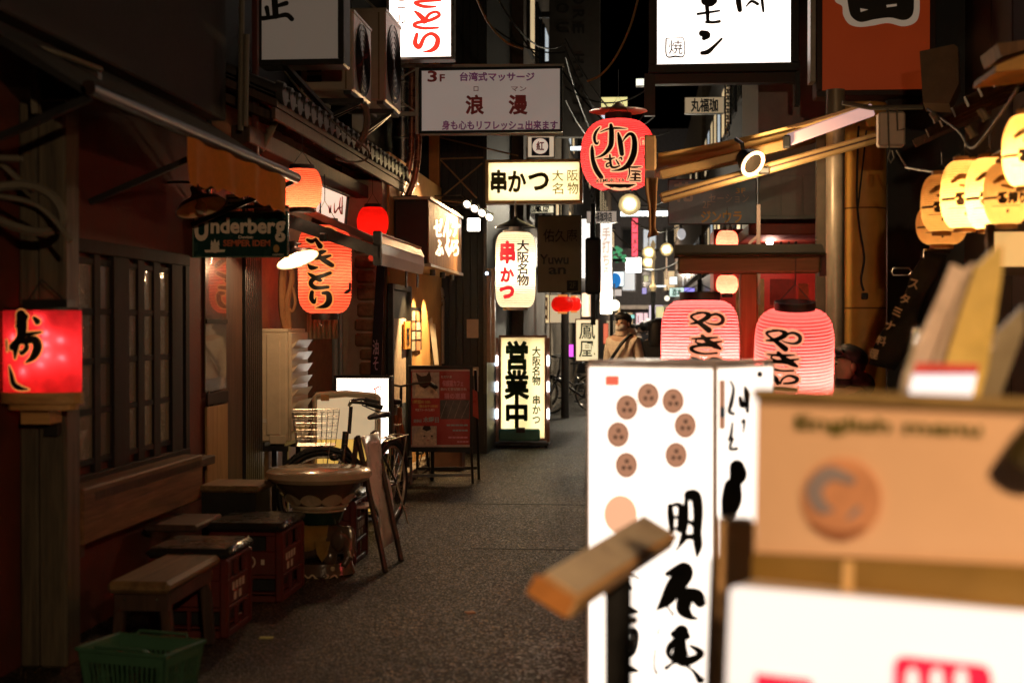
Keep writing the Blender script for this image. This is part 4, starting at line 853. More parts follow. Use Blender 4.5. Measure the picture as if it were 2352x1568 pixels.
for p_, q_ in (((985, 310), (1190, 358)), ((1010, 365), (1110, 362)), ((1010, 365), (1095, 455)), ((1015, 452), (1108, 375)), ((1010, 460), (1090, 470))): part('bar', MB().tube([at(*p_, 17.42), at(*q_, 17.42)], .010, 6), mat('rust_bar', (.35, .2, .1), .5, .5), br)
t, sf = sign_box('emblem_sign', 'small cream square sign with a round emblem above the cream box', 'sign', (1210, 311, 1275, 364), 17.5, .1, 3, emis('emblem_cream', (.9, .70, .48), .5), WHITEP)
part('dark_square', rectmesh(sf, (1221, 316, 1262, 358), .003), mat('navy_print', (.02, .03, .06), .5, bump=0), t); part('emblem_disc', discmesh(sf, 1241, 336, 18, 18, .006), emis('emblem_pale', (1, .75, .58), .55), t); text(t, '紅', (1232, 325, 1250, 346), sf, MAR, .02, eps=.009)
# ================================================================== street level, left
# bench -----------------------------------------------------------------------
SEATW = wood('bench_wood', (.07, .038, .013), (.21, .12, .043), 'y', ring=10.)
be = thing('wooden_bench', 'low worn wooden bench between the green basket and the crates', 'bench', (-2.25, 6.6, 0))
part('seat', MB().box(-2.40, -2.11, 6.22, 7.02, .375, .43, .018), SEATW, be)
part('apron', MB().box(-2.38, -2.13, 6.27, 6.30, .29, .374).box(-2.15, -2.13, 6.31, 6.94, .31, .374), DWOOD, be)
for y in (6.31, 6.9):
    for x in (-2.36, -2.16): part('leg', MB().beam((x, y, .374), (x + (.03 if x > -2.2 else -.03), y, 0), .05, .05, .008), DWOOD, be)
for x in (-2.33, -2.18): part('bolt', MB().ball((x, 6.265, .345), .008, 8), CHROME, be)
# green shopping basket ---------------------------------------------------------
GB = mat('green_plastic', (.045, .12, .065), .42, var=.12, dirt=.2)
bk = thing('plastic_basket', 'pale green slotted plastic basket on the ground at the bottom left', 'basket', (-2.02, 5.62, 0), math.radians(-14))
hx, hy, H_ = .205, .145, .285; tb = .80
def bp(x, y, z):  # tapering wall
    k = tb + (1 - tb) * z / H_; return Vector((x * k, y * k, z))
def bwall(mb, axis, s, a0, a1, z0, z1, th=.006):
    f = (lambda a, z, o: bp(a, s * (hy - o), z)) if axis == 'x' else (lambda a, z, o: bp(s * (hx - o), a, z))
    P = [f(a0, z0, 0), f(a1, z0, 0), f(a1, z1, 0), f(a0, z1, 0), f(a0, z0, th), f(a1, z0, th), f(a1, z1, th), f(a0, z1, th)]
    mb.add(P, [(0, 1, 2, 3), (7, 6, 5, 4), (0, 4, 5, 1), (1, 5, 6, 2), (2, 6, 7, 3), (3, 7, 4, 0)])
for axis, L_ in (('x', hx), ('y', hy)):
    for s in (-1, 1):
        mb = MB(); bwall(mb, axis, s, -L_, L_, 0, .03); bwall(mb, axis, s, -L_, L_, .135, .147); bwall(mb, axis, s, -L_, L_, .235, H_); bwall(mb, axis, s, -L_, -L_ + .025, .03, .235); bwall(mb, axis, s, L_ - .025, L_, .03, .235)
        part('side_wall', mb, GB, bk)
        mb = MB(); nn = 15 if axis == 'x' else 10
        for k in range(nn):
            c = -L_ + .035 + (2 * L_ - .07) * k / (nn - 1); bwall(mb, axis, s, c - .0045, c + .0045, .0301, .2349, .004)
        part('slats', mb, GB, bk, kind='stuff')
part('floor', MB().box(-hx * tb, hx * tb, -hy * tb, hy * tb, .002, .008), GB, bk)
part('rim', MB().tube([(-hx, -hy, H_), (hx, -hy, H_), (hx, hy, H_), (-hx, hy, H_)], .010, 6, closed=True), GB, bk)
for s in (-1, 1): part('handle', MB().tube([(-hx * .6, s * hy, H_ + .008), (-hx * .55, s * (hy + .012), H_ + .02), (hx * .55, s * (hy + .012), H_ + .02), (hx * .6, s * hy, H_ + .008)], .006, 6), GB, bk)
# red bottle crates with black pads ------------------------------------------------
CRT = mat('crate_red', (.10, .010, .006), .5, var=.25, dirt=.3); PAD = mat('vinyl_pad', (.014, .013, .013), .28, var=.3, coat=.3); CP = mat('crate_print', (.55, .42, .33), .6, bump=0)
def crate(label, x0, x1, y0, y1, h, emblem=False):
    t = thing('bottle_crate', label, 'crate', ((x0 + x1) / 2, (y0 + y1) / 2, 0), group=None)
    for x in (x0, x1):
        for y in (y0, y1): part('corner_post', MB().obox((x, y, h / 2), (.045, .045, h), None, .01), CRT, t)
    for ax in ('x', 'y'):
        for s in (0, 1):
            def bx(a0, a1, z0, z1, th=.012, mb=None):
                if ax == 'x': yy = (y0, y1)[s]; return mb.box(x0 + .022 + a0, x0 + .022 + a1, yy - th, yy + th, z0, z1, .003)
                xx = (x0, x1)[s]; return mb.box(xx - th, xx + th, y0 + .022 + a0, y0 + .022 + a1, z0, z1, .003)
            Lx = (x1 - x0 if ax == 'x' else y1 - y0) - .044; mb = MB()
            bx(0, Lx, .0, .035, .016, mb); bx(0, Lx, .135, .155, .018, mb); bx(0, Lx, .157, .29, .011, mb); bx(0, Lx, h - .02, h, .018, mb)
            bx(Lx * .47, Lx * .53, .036, .134, .010, mb); bx(0, Lx * .16, .291, h - .021, .011, mb); bx(Lx * .84, Lx, .291, h - .021, .011, mb); bx(Lx * .46, Lx * .54, .291, h - .021, .011, mb)
            part('side_panel', mb, CRT, t)
    part('inner_floor', MB().box(x0 + .02, x1 - .02, y0 + .02, y1 - .02, .04, .05), CRT, t)
    part('inner_block', MB().box(x0 + .03, x1 - .03, y0 + .03, y1 - .03, .06, h - .03), BLACK, t)
    part('seat_pad', MB().box(x0 - .035, x1 + .03, y0 - .035, y1 + .03, h + .002, h + .055, .022), PAD, t, True)
    for i in range(4): part('print_mark', MB().box(x1 + .0115, x1 + .014, y0 + .1 + i * .06, y0 + .135 + i * .06, .225, .265), CP, t)
    for i in range(2): part('print_mark', MB().box(x1 + .0115, x1 + .014, y0 + .13 + i * .09, y0 + .17 + i * .09, .17, .21), CP, t)
    if emblem:
        sf = Flat(y0 - .0115); c = ((x0 + x1) / 2 + .02, .23)
        part('emblem', MB().lathe([(.030, -.001), (.038, -.001), (.038, .001), (.030, .001)], (0, 0, 0), 22).xf(Matrix.Translation((c[0], y0 - .0135, c[1])) @ Matrix.Rotation(PI / 2, 4, 'X')).beam((c[0] - .012, y0 - .0135, c[1] - .018), (c[0] - .012, y0 - .0135, c[1] + .02), .002, .008).beam((c[0] - .012, y0 - .0135, c[1]), (c[0] + .016, y0 - .0135, c[1] - .018), .002, .008).beam((c[0] - .012, y0 - .0135, c[1] + .014), (c[0] + .012, y0 - .0135, c[1] + .006), .002, .008), CP, t)
        for d in (-.085, .07): part('print_mark', MB().box(c[0] + d, c[0] + d + .02, y0 - .0145, y0 - .0125, c[1] - .015, c[1] + .015), CP, t)
    return t
crate('padded red bottle crate at the far end of the low bench', -2.47, -2.10, 7.05, 7.47, .40)
crate('padded red bottle crate with a round white emblem, left of the elephant table', -2.45, -2.06, 8.0, 8.5, .40, True)
crate('padded red bottle crate tucked behind the leaning menu board', -2.22, -1.90, 9.32, 9.72, .42)
sl_ = thing('slab_stool', 'low dark stool with a thick wooden slab against the red wall', 'stool', (-2.55, 8.65, 0))
part('slab', MB().box(-2.72, -2.33, 8.55, 8.95, .56, .60, .012), SEATW, sl_); part('box_base', MB().box(-2.70, -2.36, 8.58, 8.92, 0, .559), BLACK, sl_)
solo('plank', MB().obox((-2.62, 8.0, .45), (.30, .5, .04), None, .01), DWOOD, 'dark plank seat beside the slab stool', 'plank')
# ceramic elephant table --------------------------------------------------------------
tc_ = Vector((at(714, 1300, 8.72).x, 8.95, 0)); el = thing('ceramic_table', 'round ceramic garden table on an elephant base', 'table', tc_)
GLZ = mat('tan_glaze', (.62, .45, .30), .22, var=.2, dirt=.25, coat=.5); DGL = mat('dark_glaze', (.10, .06, .038), .18, var=.3, coat=.6); GGL = mat('green_glaze', (.012, .03, .022), .18, var=.3, coat=.6); OGL = mat('ochre_glaze', (.30, .17, .04), .2, var=.3, coat=.5); CGL = mat('cream_glaze', (.55, .42, .28), .25, coat=.5)
def zat(v): return at(714, v, 8.7).z
R_ = 125 * mpp(8.8)
part('table_top', MB().lathe([(.001, zat(1082)), (R_ - .02, zat(1084)), (R_, zat(1090)), (R_, zat(1102)), (R_ - .03, zat(1112)), (.05, zat(1112))], tc_, 44), GLZ, el, True)
ap = [(.285, zat(1112)), (.26, zat(1128)), (.20, zat(1158)), (.165, zat(1176))]
part('bowl', MB().lathe(ap, tc_, 40), DGL, el, True)
for k in range(10):
    a = 2 * PI * k / 10 + .3; ring = []
    for q in range(14):
        t_ = 2 * PI * q / 14; du = .062 * math.cos(t_) * (1 - .35 * math.sin(t_)); dv = .5 + .42 * math.sin(t_)
        rr_ = .215 + .03 * (dv - .5); z = zat(1168) + (zat(1134) - zat(1168)) * dv; r = .172 + (.262 - .172) * ((z - zat(1176)) / (zat(1128) - zat(1176))) + .007
        ring.append(tc_ + Vector((r * math.cos(a + du / .2), r * math.sin(a + du / .2), z)))
    part('petal_ornament', MB().poly(ring), CGL, el)
part('rope_ring', MB().lathe([(.168, zat(1177)), (.182, zat(1174)), (.186, zat(1170)), (.182, zat(1165)), (.165, zat(1163))], tc_, 40).lathe([(.165, zat(1183)), (.174, zat(1181)), (.165, zat(1178))], tc_, 40), CGL, el, True)
part('neck', MB().lathe([(.165, zat(1183)), (.15, zat(1200)), (.135, zat(1212))], tc_, 36), GGL, el, True)
def skin(name, V, E_, R, sub=2):
    me = bpy.data.meshes.new('sk'); me.from_pydata(V, E_, []); o = bpy.data.objects.new('sk', me); COL.objects.link(o)
    o.modifiers.new('s', 'SKIN').use_smooth_shade = True; me.update()
    for i, r in enumerate(R): me.skin_vertices[0].data[i].radius = (r, r) if not isinstance(r, tuple) else r
    me.skin_vertices[0].data[0].use_root = True
    o.modifiers.new('d', 'SUBSURF').levels = sub; bpy.context.view_layer.update()
    out = bpy.data.meshes.new_from_object(o.evaluated_get(bpy.context.evaluated_depsgraph_get())); out.name = name
    bpy.data.objects.remove(o); bpy.data.meshes.remove(me); out.polygons.foreach_set('use_smooth', [True] * len(out.polygons)); return out
def skin_part(name, V, E_, R, m, parent, sub=2):
    off = OFF[parent.name]; me = skin(name, [tuple(Vector(v) - off) for v in V], E_, R, sub); me.materials.append(m); return part(name, me, m, parent)
ez = zat(1318); eh = zat(1212) - ez; c = tc_
V = [c + Vector((0, 0, ez + eh * .62)), c + Vector((-.13, .02, ez + eh * .60)), c + Vector((.12, -.03, ez + eh * .66)), c + Vector((.19, -.07, ez + eh * .72)), c + Vector((.22, -.12, ez + eh * .55)), c + Vector((.22, -.15, ez + eh * .3)), c + Vector((.19, -.18, ez + eh * .12))]
E_ = [(0, 1), (0, 2), (2, 3), (3, 4), (4, 5), (5, 6)]; Rr_ = [.115, .10, .10, .085, .045, .03, .022]
for x, y, par in ((-.12, -.07, 1), (-.12, .08, 1), (.09, -.09, 2), (.09, .07, 2)):
    i = len(V); V += [c + Vector((x, y, ez + eh * .35)), c + Vector((x, y, ez + .02))]; E_ += [(par, i), (i, i + 1)]; Rr_ += [.055, .05]
skin_part('elephant', V, E_, Rr_, DGL, el)
for s in (-1, 1):
    part('ear', MB().ball(c + Vector((.155, -.06 + s * .085, ez + eh * .68)), .06, 12, sc=(.8, .25, 1.1)), DGL, el, True)
    part('tusk', MB().tube([c + Vector((.22, -.11 + s * .035, ez + eh * .48)), c + Vector((.24, -.15 + s * .04, ez + eh * .36)), c + Vector((.26, -.19 + s * .035, ez + eh * .36))], [.013, .010, .004], 8), CGL, el, True)
part('saddle_cloth', MB().lathe([(.128, -.10), (.130, -.06), (.132, .0), (.130, .06), (.128, .09)], (0, 0, 0), 24).xf(Matrix.Translation(c + Vector((-.01, 0, ez + eh * .66))) @ Matrix.Rotation(PI / 2, 4, 'Y')), OGL, el, True)
part('bib', MB().poly([c + Vector((.06 + dx, -.185 + abs(dx) * .3, ez + eh * .5 + dz)) for dx, dz in ((-.05, .05), (.05, .05), (.035, -.03), (0, -.08), (-.035, -.03))]), OGL, el)
for x in (.06, .09, .12, -.15, -.12, -.09): part('toenail', MB().ball(c + Vector((x, -.145 if x > 0 else -.125, ez + .018)), .016, 8), CGL, el, True)
part('plinth', MB().lathe([(.21, 0), (.225, .012), (.205, .07), (.20, .085), (.001, .086)], c, 32, sx=1.05, sy=.85), DGL, el, True)
class Cyl:
    cuts = 8
    def __init__(s, c, rx, ry): s.c, s.rx, s.ry = c, rx, ry
    def uv(s, u, v): p = at(u, v, s.c.y - s.ry); return p.x, p.z
    def pt(s, a, b, e=0.):
        x = max(-s.rx * .99, min(s.rx * .99, a - s.c.x)); return Vector((s.c.x + x, s.c.y - (s.ry + e) * math.sqrt(1 - (x / s.rx) ** 2) - e, b))
cvP = conv((1024, 2048, 2048, 2731), 2351)
brush(el, [[(380, 600, 10), (430, 570, 16), (480, 600, 16), (520, 575, 14), (560, 610, 16), (620, 620, 16), (660, 590, 14), (640, 570, 10)], [(390, 650, 8), (450, 640, 12), (540, 650, 10)], [(660, 620, 10), (710, 585, 14), (735, 610, 10)]], Cyl(c, .228, .188), CGL, cvP, name='scroll_ornament', eps=.003)
# A-frame board with a dented metal face seen from its edge ---------------------------------
ab = thing('leaning_board', 'narrow A-frame board with a dented shiny face beside the elephant table', 'sign', atz(885, 1312))
TOPa, TOPb, BOTb, BOTa = at(828, 1004, 9.35), at(866, 992, 9.75), at(914, 1232, 9.75), at(880, 1258, 9.3)
MF = mat('dented_sheet', (.78, .64, .58), .28, .1, var=.18, scale=3.5, bump=.5, fine=5., dirt=.45)
mb = MB(); nn = 10; rs = random.Random(5)
for i in range(nn + 1):
    for j in range(nn + 1):
        p = TOPa.lerp(TOPb, j / nn).lerp(BOTa.lerp(BOTb, j / nn), i / nn); n_ = (TOPb - TOPa).cross(BOTa - TOPa).normalized()
        mb.v.append(p - n_ * (.012 * math.sin(i * 1.1 + j * .8) + rs.uniform(-.004, .004)) * (0 if i in (0, nn) else 1))
for i in range(nn):
    for j in range(nn): q = i * (nn + 1) + j; mb.f.append((q, q + 1, q + nn + 2, q + nn + 1)); mb.mi.append(0)
o = part('face_sheet', mb, MF, ab, True); o.modifiers.new('thick', 'SOLIDIFY').thickness = .012
la, lb_ = atz(886, 1314), atz(922, 1288); 
part('leg', MB().beam(TOPa + Vector((-.02, 0, .01)), la, .03, .03, .004), DWOOD, ab); part('leg', MB().beam(TOPb + Vector((-.02, 0, .01)), lb_, .03, .03, .004), DWOOD, ab)
part('rear_leg', MB().beam(TOPa + Vector((-.03, .02, 0)), (TOPa.x - .12, TOPa.y + .03, 0), .03, .03, .004), DWOOD, ab); part('rear_leg', MB().beam(TOPb + Vector((-.03, 0, 0)), (TOPb.x - .16, TOPb.y, 0), .03, .03, .004), DWOOD, ab)
part('cross_bar', MB().beam((TOPa.x - .1, TOPa.y + .03, .25), (TOPb.x - .14, TOPb.y, .25), .02, .03), DWOOD, ab)
part('leaflet_tray', MB().box(TOPa.x - .1, TOPa.x + .1, TOPa.y + .05, TOPa.y + .32, .36, .375), mat('tray_paper', (.7, .45, .4), .4), ab)
# lightbox with "ya", beer advertising box -----------------------------------------------------
t, sf = sign_box('light_box', 'glowing white light box with thin red writing behind the bicycle', 'sign', (767, 862, 899, 1046), 12.4, .16, 7, emis('white_box_lit', (1, .86, .72), 3.4, var=.04), BLACK)
cv6 = conv((1000, 1480, 1650, 2320), 1213)
brush(t, [[(908, 152, 4), (940, 135, 10), (972, 120, 9), (978, 138, 8), (950, 150, 5)], [(918, 118, 4), (936, 150, 9), (944, 180, 8)], [(936, 115, 4), (955, 112, 8)]], sf, REDLIT, cv6)
brush(t, [[(955, 320, 14), (962, 360, 8)], [(948, 380, 12), (952, 440, 20), (944, 460, 10)], [(955, 300, 8), (966, 330, 8)]], sf, REDLIT, cv6)
x_, z_ = at(833, 1050, 12.4).x, at(0, 1048, 12.4).z
part('foot', MB().box(x_ - .2, x_ + .2, 12.42, 12.5, .1, z_), BLACK, t)
bb = thing('beer_box', 'cream rounded advertising box showing a glass of beer, behind the bicycle basket', 'sign', at(790, 1200, 11.4)); YB = 11.4; sf = Flat(YB)
out = [(722, 1180), (722, 912), (728, 905), (795, 901), (862, 907), (868, 914), (868, 1180)]
part('case', MB().prism([sf.pt(*sf.uv(u, v), -.02) for u, v in out], (0, .12, 0)), CREAM, bb)
part('rim', MB().tube([sf.pt(*sf.uv(u, v), 0) for u, v in out], .018, 8, closed=True), CREAM, bb, True)
part('foam_panel', MB().prism([sf.pt(*sf.uv(u, v), -.018) for u, v in ((728, 1008), (728, 918), (795, 912), (860, 918), (860, 1008))], (0, -.006, 0)), emis('foam_lit', (1, .76, .46), .42), bb)
part('beer_panel', MB().prism([sf.pt(*sf.uv(u, v), -.018) for u, v in ((728, 1175), (728, 1009), (860, 1009), (860, 1175))], (0, -.006, 0)), emis('beer_lit', (1, .58, .12), .62), bb)
part('tape', rectmesh(sf, (738, 906, 757, 920), .016), mat('brown_tape', (.35, .2, .08), .4), bb)
part('stand', MB().box(at(735, 1000, 11.4).x, at(855, 1000, 11.4).x, 11.42, 11.5, .1, at(0, 1178, 11.4).z), BLACK, bb)
# ================================================================== bicycles
TYRE = mat('tyre', (.012, .012, .012), .7); RIMM = mat('rim_steel', (.55, .50, .42), .3, .9, var=.15)
def bicycle(label, loc, rz, fm, group=None, basket=True, steer=0., crate_=False, lean=0.):
    t = thing('bicycle', label, 'bicycle', loc, rz, group); t.rotation_euler = (lean, 0, rz)
    r = .325
    S = Matrix.Translation((.40, 0, 0)) @ Matrix.Rotation(steer, 4, 'Z') @ Matrix.Translation((-.40, 0, 0))
    for cx, M_ in ((.55, S), (-.53, Matrix())):
        w_ = part('wheel', MB().tube([(cx + r * math.cos(a), 0, r + r * math.sin(a)) for a in [2 * PI * k / 36 for k in range(36)]], .019, 8, closed=True).xf(M_), TYRE, t, True)
        part('rim', MB().tube([(cx + (r - .03) * math.cos(a), 0, r + (r - .03) * math.sin(a)) for a in [2 * PI * k / 36 for k in range(36)]], .011, 6, closed=True).xf(M_), RIMM, w_, True)
        mb = MB()
        for k in range(20):
            a = 2 * PI * k / 20; mb.tube([(cx + .02 * math.cos(a + .5), .02 * (-1) ** k, r + .02 * math.sin(a + .5)), (cx + (r - .035) * math.cos(a), 0, r + (r - .035) * math.sin(a))], .0016, 4, cap=False)
        part('spokes', mb.xf(M_), RIMM, w_, kind='stuff'); part('hub', MB().tube([(cx, -.05, r), (cx, .05, r)], .02, 10).xf(M_), RIMM, w_, True)
        part('mudguard', MB().tube([(cx + (r + .035) * math.cos(a), 0, r + (r + .035) * math.sin(a)) for a in [(.15 if cx > 0 else .25) * PI + k * PI * .08 for k in range(9)]], .02, 6).xf(M_), fm, t, True)
    part('frame', MB().tube([(.40, 0, .62), (-.08, 0, .29)], .022, 10).tube([(-.08, 0, .29), (-.22, 0, .76)], .018, 10).tube([(.385, 0, .70), (.1, 0, .52), (-.16, 0, .55)], .016, 8).tube([(-.08, 0, .29), (-.53, .05, r)], .011, 8).tube([(-.08, 0, .29), (-.53, -.05, r)], .011, 8).tube([(-.2, 0, .68), (-.53, .05, r)], .009, 8).tube([(-.2, 0, .68), (-.53, -.05, r)], .009, 8).tube([(.415, 0, .57), (.36, 0, .80)], .024, 10), fm, t, True)
    part('fork', MB().tube([(.41, 0, .6), (.44, .05, .55), (.55, .055, r)], .012, 8).tube([(.41, 0, .6), (.44, -.05, .55), (.55, -.055, r)], .012, 8).xf(S), fm, t, True)
    h = part('handlebar', MB().tube([(.36, 0, .79), (.345, 0, .99)], .014, 10).tube([(.14, -.29, 1.0), (.26, -.27, 1.03), (.34, -.15, 1.03), (.36, 0, 1.0), (.34, .15, 1.03), (.26, .27, 1.03), (.14, .29, 1.0)], .011, 8).xf(S), DSTEEL, t, True)
    for s in (-1, 1): part('grip', MB().tube([(.12, s * .292, .996), (.24, s * .275, 1.026)], .018, 10).xf(S), TYRE, h, True); part('brake_lever', MB().tube([(.27, s * .26, 1.015), (.2, s * .285, .985), (.15, s * .30, .965)], .005, 6).xf(S), DSTEEL, h, True)
    part('seat_post', MB().tube([(-.215, 0, .74), (-.24, 0, .86)], .013, 8), RIMM, t, True)
    V = [(-.34, .0, .885), (-.36, .07, .89), (-.36, -.07, .89), (-.22, 0, .885), (-.08, 0, .875)]
    skin_part('saddle', V, [(0, 1), (0, 2), (0, 3), (3, 4)], [(.05, .028), (.04, .024), (.04, .024), (.05, .026), (.022, .018)], mat('saddle_vinyl', (.014, .012, .012), .35, coat=.3), t)
    part('crank', MB().tube([(-.08, -.06, .29), (-.08, .06, .29)], .018, 8).tube([(-.08, .07, .29), (.06, .07, .22)], .008, 6).tube([(-.08, -.07, .29), (-.22, -.07, .36)], .008, 6).lathe([(.08, -.003), (.085, 0), (.08, .003)], (0, 0, 0), 20).xf(Matrix()), DSTEEL, t, True)
    for s, x, z in ((1, .06, .22), (-1, -.22, .36)): part('pedal', MB().box(x - .04, x + .04, s * .075 if s > 0 else -.155, .155 if s > 0 else -.075, z - .012, z + .012, .004), TYRE, t)
    part('carrier', MB().tube([(-.25, .06, .68), (-.75, .06, .70)], .006, 6).tube([(-.25, -.06, .68), (-.75, -.06, .70)], .006, 6).tube([(-.72, .06, .70), (-.55, .07, .34)], .005, 6).tube([(-.72, -.06, .70), (-.55, -.07, .34)], .005, 6).tube([(-.75, -.06, .70), (-.75, .06, .70)], .006, 6).tube([(-.5, -.06, .69), (-.5, .06, .69)], .005, 6), RIMM, t, True)
    if basket:
        mb = MB(); x0, x1, yb, yt, z0, z1 = .46, .74, .125, .175, .71, .96
        def q(fx, fy, fz): k = yb + (yt - yb) * fz; e = .03 * fz; return Vector((x0 - e + (x1 - x0 + 2 * e) * fx, -k + 2 * k * fy, z0 + (z1 - z0) * fz))
        for k in range(9):
            f = k / 8
            for A, B in ((q(f, 0, 0), q(f, 0, 1)), (q(f, 1, 0), q(f, 1, 1)), (q(0, f, 0), q(0, f, 1)), (q(1, f, 0), q(1, f, 1)), (q(f, 0, 0), q(f, 1, 0)), (q(0, f, 0), q(1, f, 0))): mb.tube([A, B], .0022, 4, cap=False)
        for k in range(6): f = k / 5; mb.tube([q(0, 0, f), q(1, 0, f), q(1, 1, f), q(0, 1, f)], .0032 if k in (0, 5) else .0022, 4, closed=True)
        part('basket', mb.xf(S), RIMM, t); part('basket_stay', MB().tube([(.5, .1, .71), (.55, .06, .36)], .004, 6).tube([(.5, -.1, .71), (.55, -.06, .36)], .004, 6).xf(S), RIMM, t)
    if crate_:
        mb = MB().box(-.72, -.30, -.17, .17, .71, .725)
        for k in range(12):
            x = -.72 + .42 * k / 11
            for y in (-.17, .17): mb.box(x - .008, x + .008, y - .004, y + .004, .72, .93)
        for k in range(9):
            y = -.17 + .34 * k / 8
            for x in (-.72, -.30): mb.box(x - .004, x + .004, y - .008, y + .008, .72, .93)
        for z in (.80, .87): mb.box(-.725, -.295, -.175, -.168, z, z + .015).box(-.725, -.295, .168, .175, z, z + .015)
        mb.box(-.73, -.29, -.18, -.165, .92, .94).box(-.73, -.29, .165, .18, .92, .94).box(-.73, -.715, -.18, .18, .92, .94).box(-.305, -.29, -.18, .18, .92, .94); part('rear_crate', mb, mat('cream_plastic', (.6, .45, .3), .5), t)
    part('lamp', MB().ball((.47, .06, .62), .03, 12, sc=(1.2, .8, .9)).xf(S), DSTEEL, t, True)
    part('kickstand', MB().tube([(-.45, .08, .34), (-.5, .16, .01)], .007, 6), RIMM, t)
    return t
BF = mat('black_frame', (.012, .012, .013), .3, var=.2, coat=.4); OF = mat('orange_frame', (.35, .10, .03), .35, var=.2); SF = mat('silver_frame', (.4, .36, .3), .35, .6)
q = at(745, 1160, 10.35)
bicycle('black city bicycle with a wire basket behind the elephant table', (-2.10, 10.75, 0), math.radians(258), BF, None, True, math.radians(-66))
bicycle('orange-brown bicycle half hidden behind the cat poster board', (at(908, 1000, 13.2).x, 13.3, 0), math.radians(96), OF, None, False, .3)
bicycle('bicycle standing on its wheel behind the legs of the cat poster board', (at(985, 1050, 15.0).x, 15.1, 0), math.radians(100), mat('rust_frame', (.25, .07, .03), .4), None, False, -.2)
bicycle('bicycle with a cream crate, left of the green-lettered stand sign', (at(1120, 950, 19.2).x, 19.6, 0), math.radians(68), BF, None, False, .1, True)
# ================================================================== cat cafe poster board
YC = 14.2; sf = Flat(YC)
cb = thing('poster_board', 'black framed sandwich board with a dark red cat poster in the alley', 'sign', atz(1010, 1108))
part('backing', MB().box(at(940, 0, YC).x, at(1084, 0, YC).x, YC + .003, YC + .03, at(0, 1030, YC).z, at(0, 842, YC).z), BLACK, cb)
DRED = mat('poster_red', (.42, .05, .045), .3, var=.12, coat=.5)
part('poster', rectmesh(sf, (944, 848, 1079, 1026), .0), DRED, cb)
part('poster_edge', rectmesh(sf, (944, 848, 1079, 852), .002, mb=rectmesh(sf, (944, 1021, 1079, 1026), .002)), mat('poster_pale', (.55, .40, .38), .4, bump=0), cb)
for q in ((938, 839, 1086, 846), (938, 1027, 1086, 1034), (938, 846, 944, 1027), (1080, 846, 1086, 1027)):
    a_, b_ = at(q[0], q[3], YC), at(q[2], q[1], YC); part('frame_bar', MB().box(a_.x, b_.x, YC - .012, YC + .002, a_.z + .001, b_.z - .001, .004), BLACK, cb)
for u0, u1, v1, yy in ((943, 945, 1113, 0), (1082, 1086, 1110, 0), (962, 958, 1096, .42), (1092, 1100, 1100, .42)):
    p_ = at(u0, 1030 if yy == 0 else 850, YC + (.02 if yy == 0 else .05)); q_ = atz(u1, v1); part('leg', MB().beam(p_, q_, .028, .022, .003), BLACK if u0 > 944 else mat('grey_leg', (.2, .2, .2), .35, .5), cb)
part('cross_bar', MB().beam(at(946, 1092, YC), at(1082, 1090, YC), .02, .03), mat('grey_leg', (.2, .2, .2), .35, .5), cb); part('cross_bar', MB().beam(at(960, 1076, YC + .35), at(1096, 1074, YC + .35), .02, .03), BLACK, cb)
PG = mat('photo_grey', (.55, .46, .42), .35, var=.35, scale=26., coat=.4); PD = mat('photo_dark', (.10, .085, .08), .35, var=.5, scale=20., coat=.4); PW = mat('photo_cream', (.72, .58, .46), .35, var=.4, scale=30., coat=.4); PK = mat('photo_ink', (.03, .022, .02), .4, var=.3, bump=0)
part('photo', rectmesh(sf, (947, 854, 1009, 914), .002), PG, cb); part('photo', rectmesh(sf, (1011, 918, 1078, 962), .002), PD, cb); part('photo', rectmesh(sf, (946, 978, 1003, 1022), .002), PG, cb)
def pl(pts, e, m_, nm='printed_cat'): return part(nm, MB().poly([sf.pt(*sf.uv(u, v), e) for u, v in pts]), m_, cb)
pl([(952, 914), (956, 884), (966, 872), (986, 870), (1002, 890), (1008, 914)], .003, PW); pl([(958, 868), (955, 856), (968, 864), (980, 862), (986, 852), (991, 868), (988, 884), (976, 892), (964, 886)], .004, PK)
pl([(948, 1022), (952, 996), (962, 986), (965, 978), (974, 984), (990, 984), (999, 978), (1002, 990), (1003, 1022)], .003, PW); pl([(970, 985), (974, 977), (988, 978), (990, 986), (980, 990)], .004, PK)
for u in (975, 992): part('printed_eye', discmesh(sf, u, 1001, 2.5, 2, .0045, 10), PK, cb)
pl([(983, 1008), (987, 1012), (979, 1012)], .0045, mat('pink_print', (.5, .2, .18), .5, bump=0), 'printed_nose')
for k in range(4): part('printed_line', MB().tube([sf.pt(*sf.uv(1012 + 16 * k, 960), .003), sf.pt(*sf.uv(1026 + 16 * k if k < 3 else 1078, 920), .003)], .0015, 4), PG, cb)
PINK = mat('pink_letter', (.75, .30, .36), .5, bump=0); YLW = mat('yellow_letter', (.65, .45, .15), .5, bump=0); TEA = mat('teal_letter', (.35, .45, .48), .5, bump=0); WHT = mat('white_letter', (.7, .6, .55), .5, bump=0)
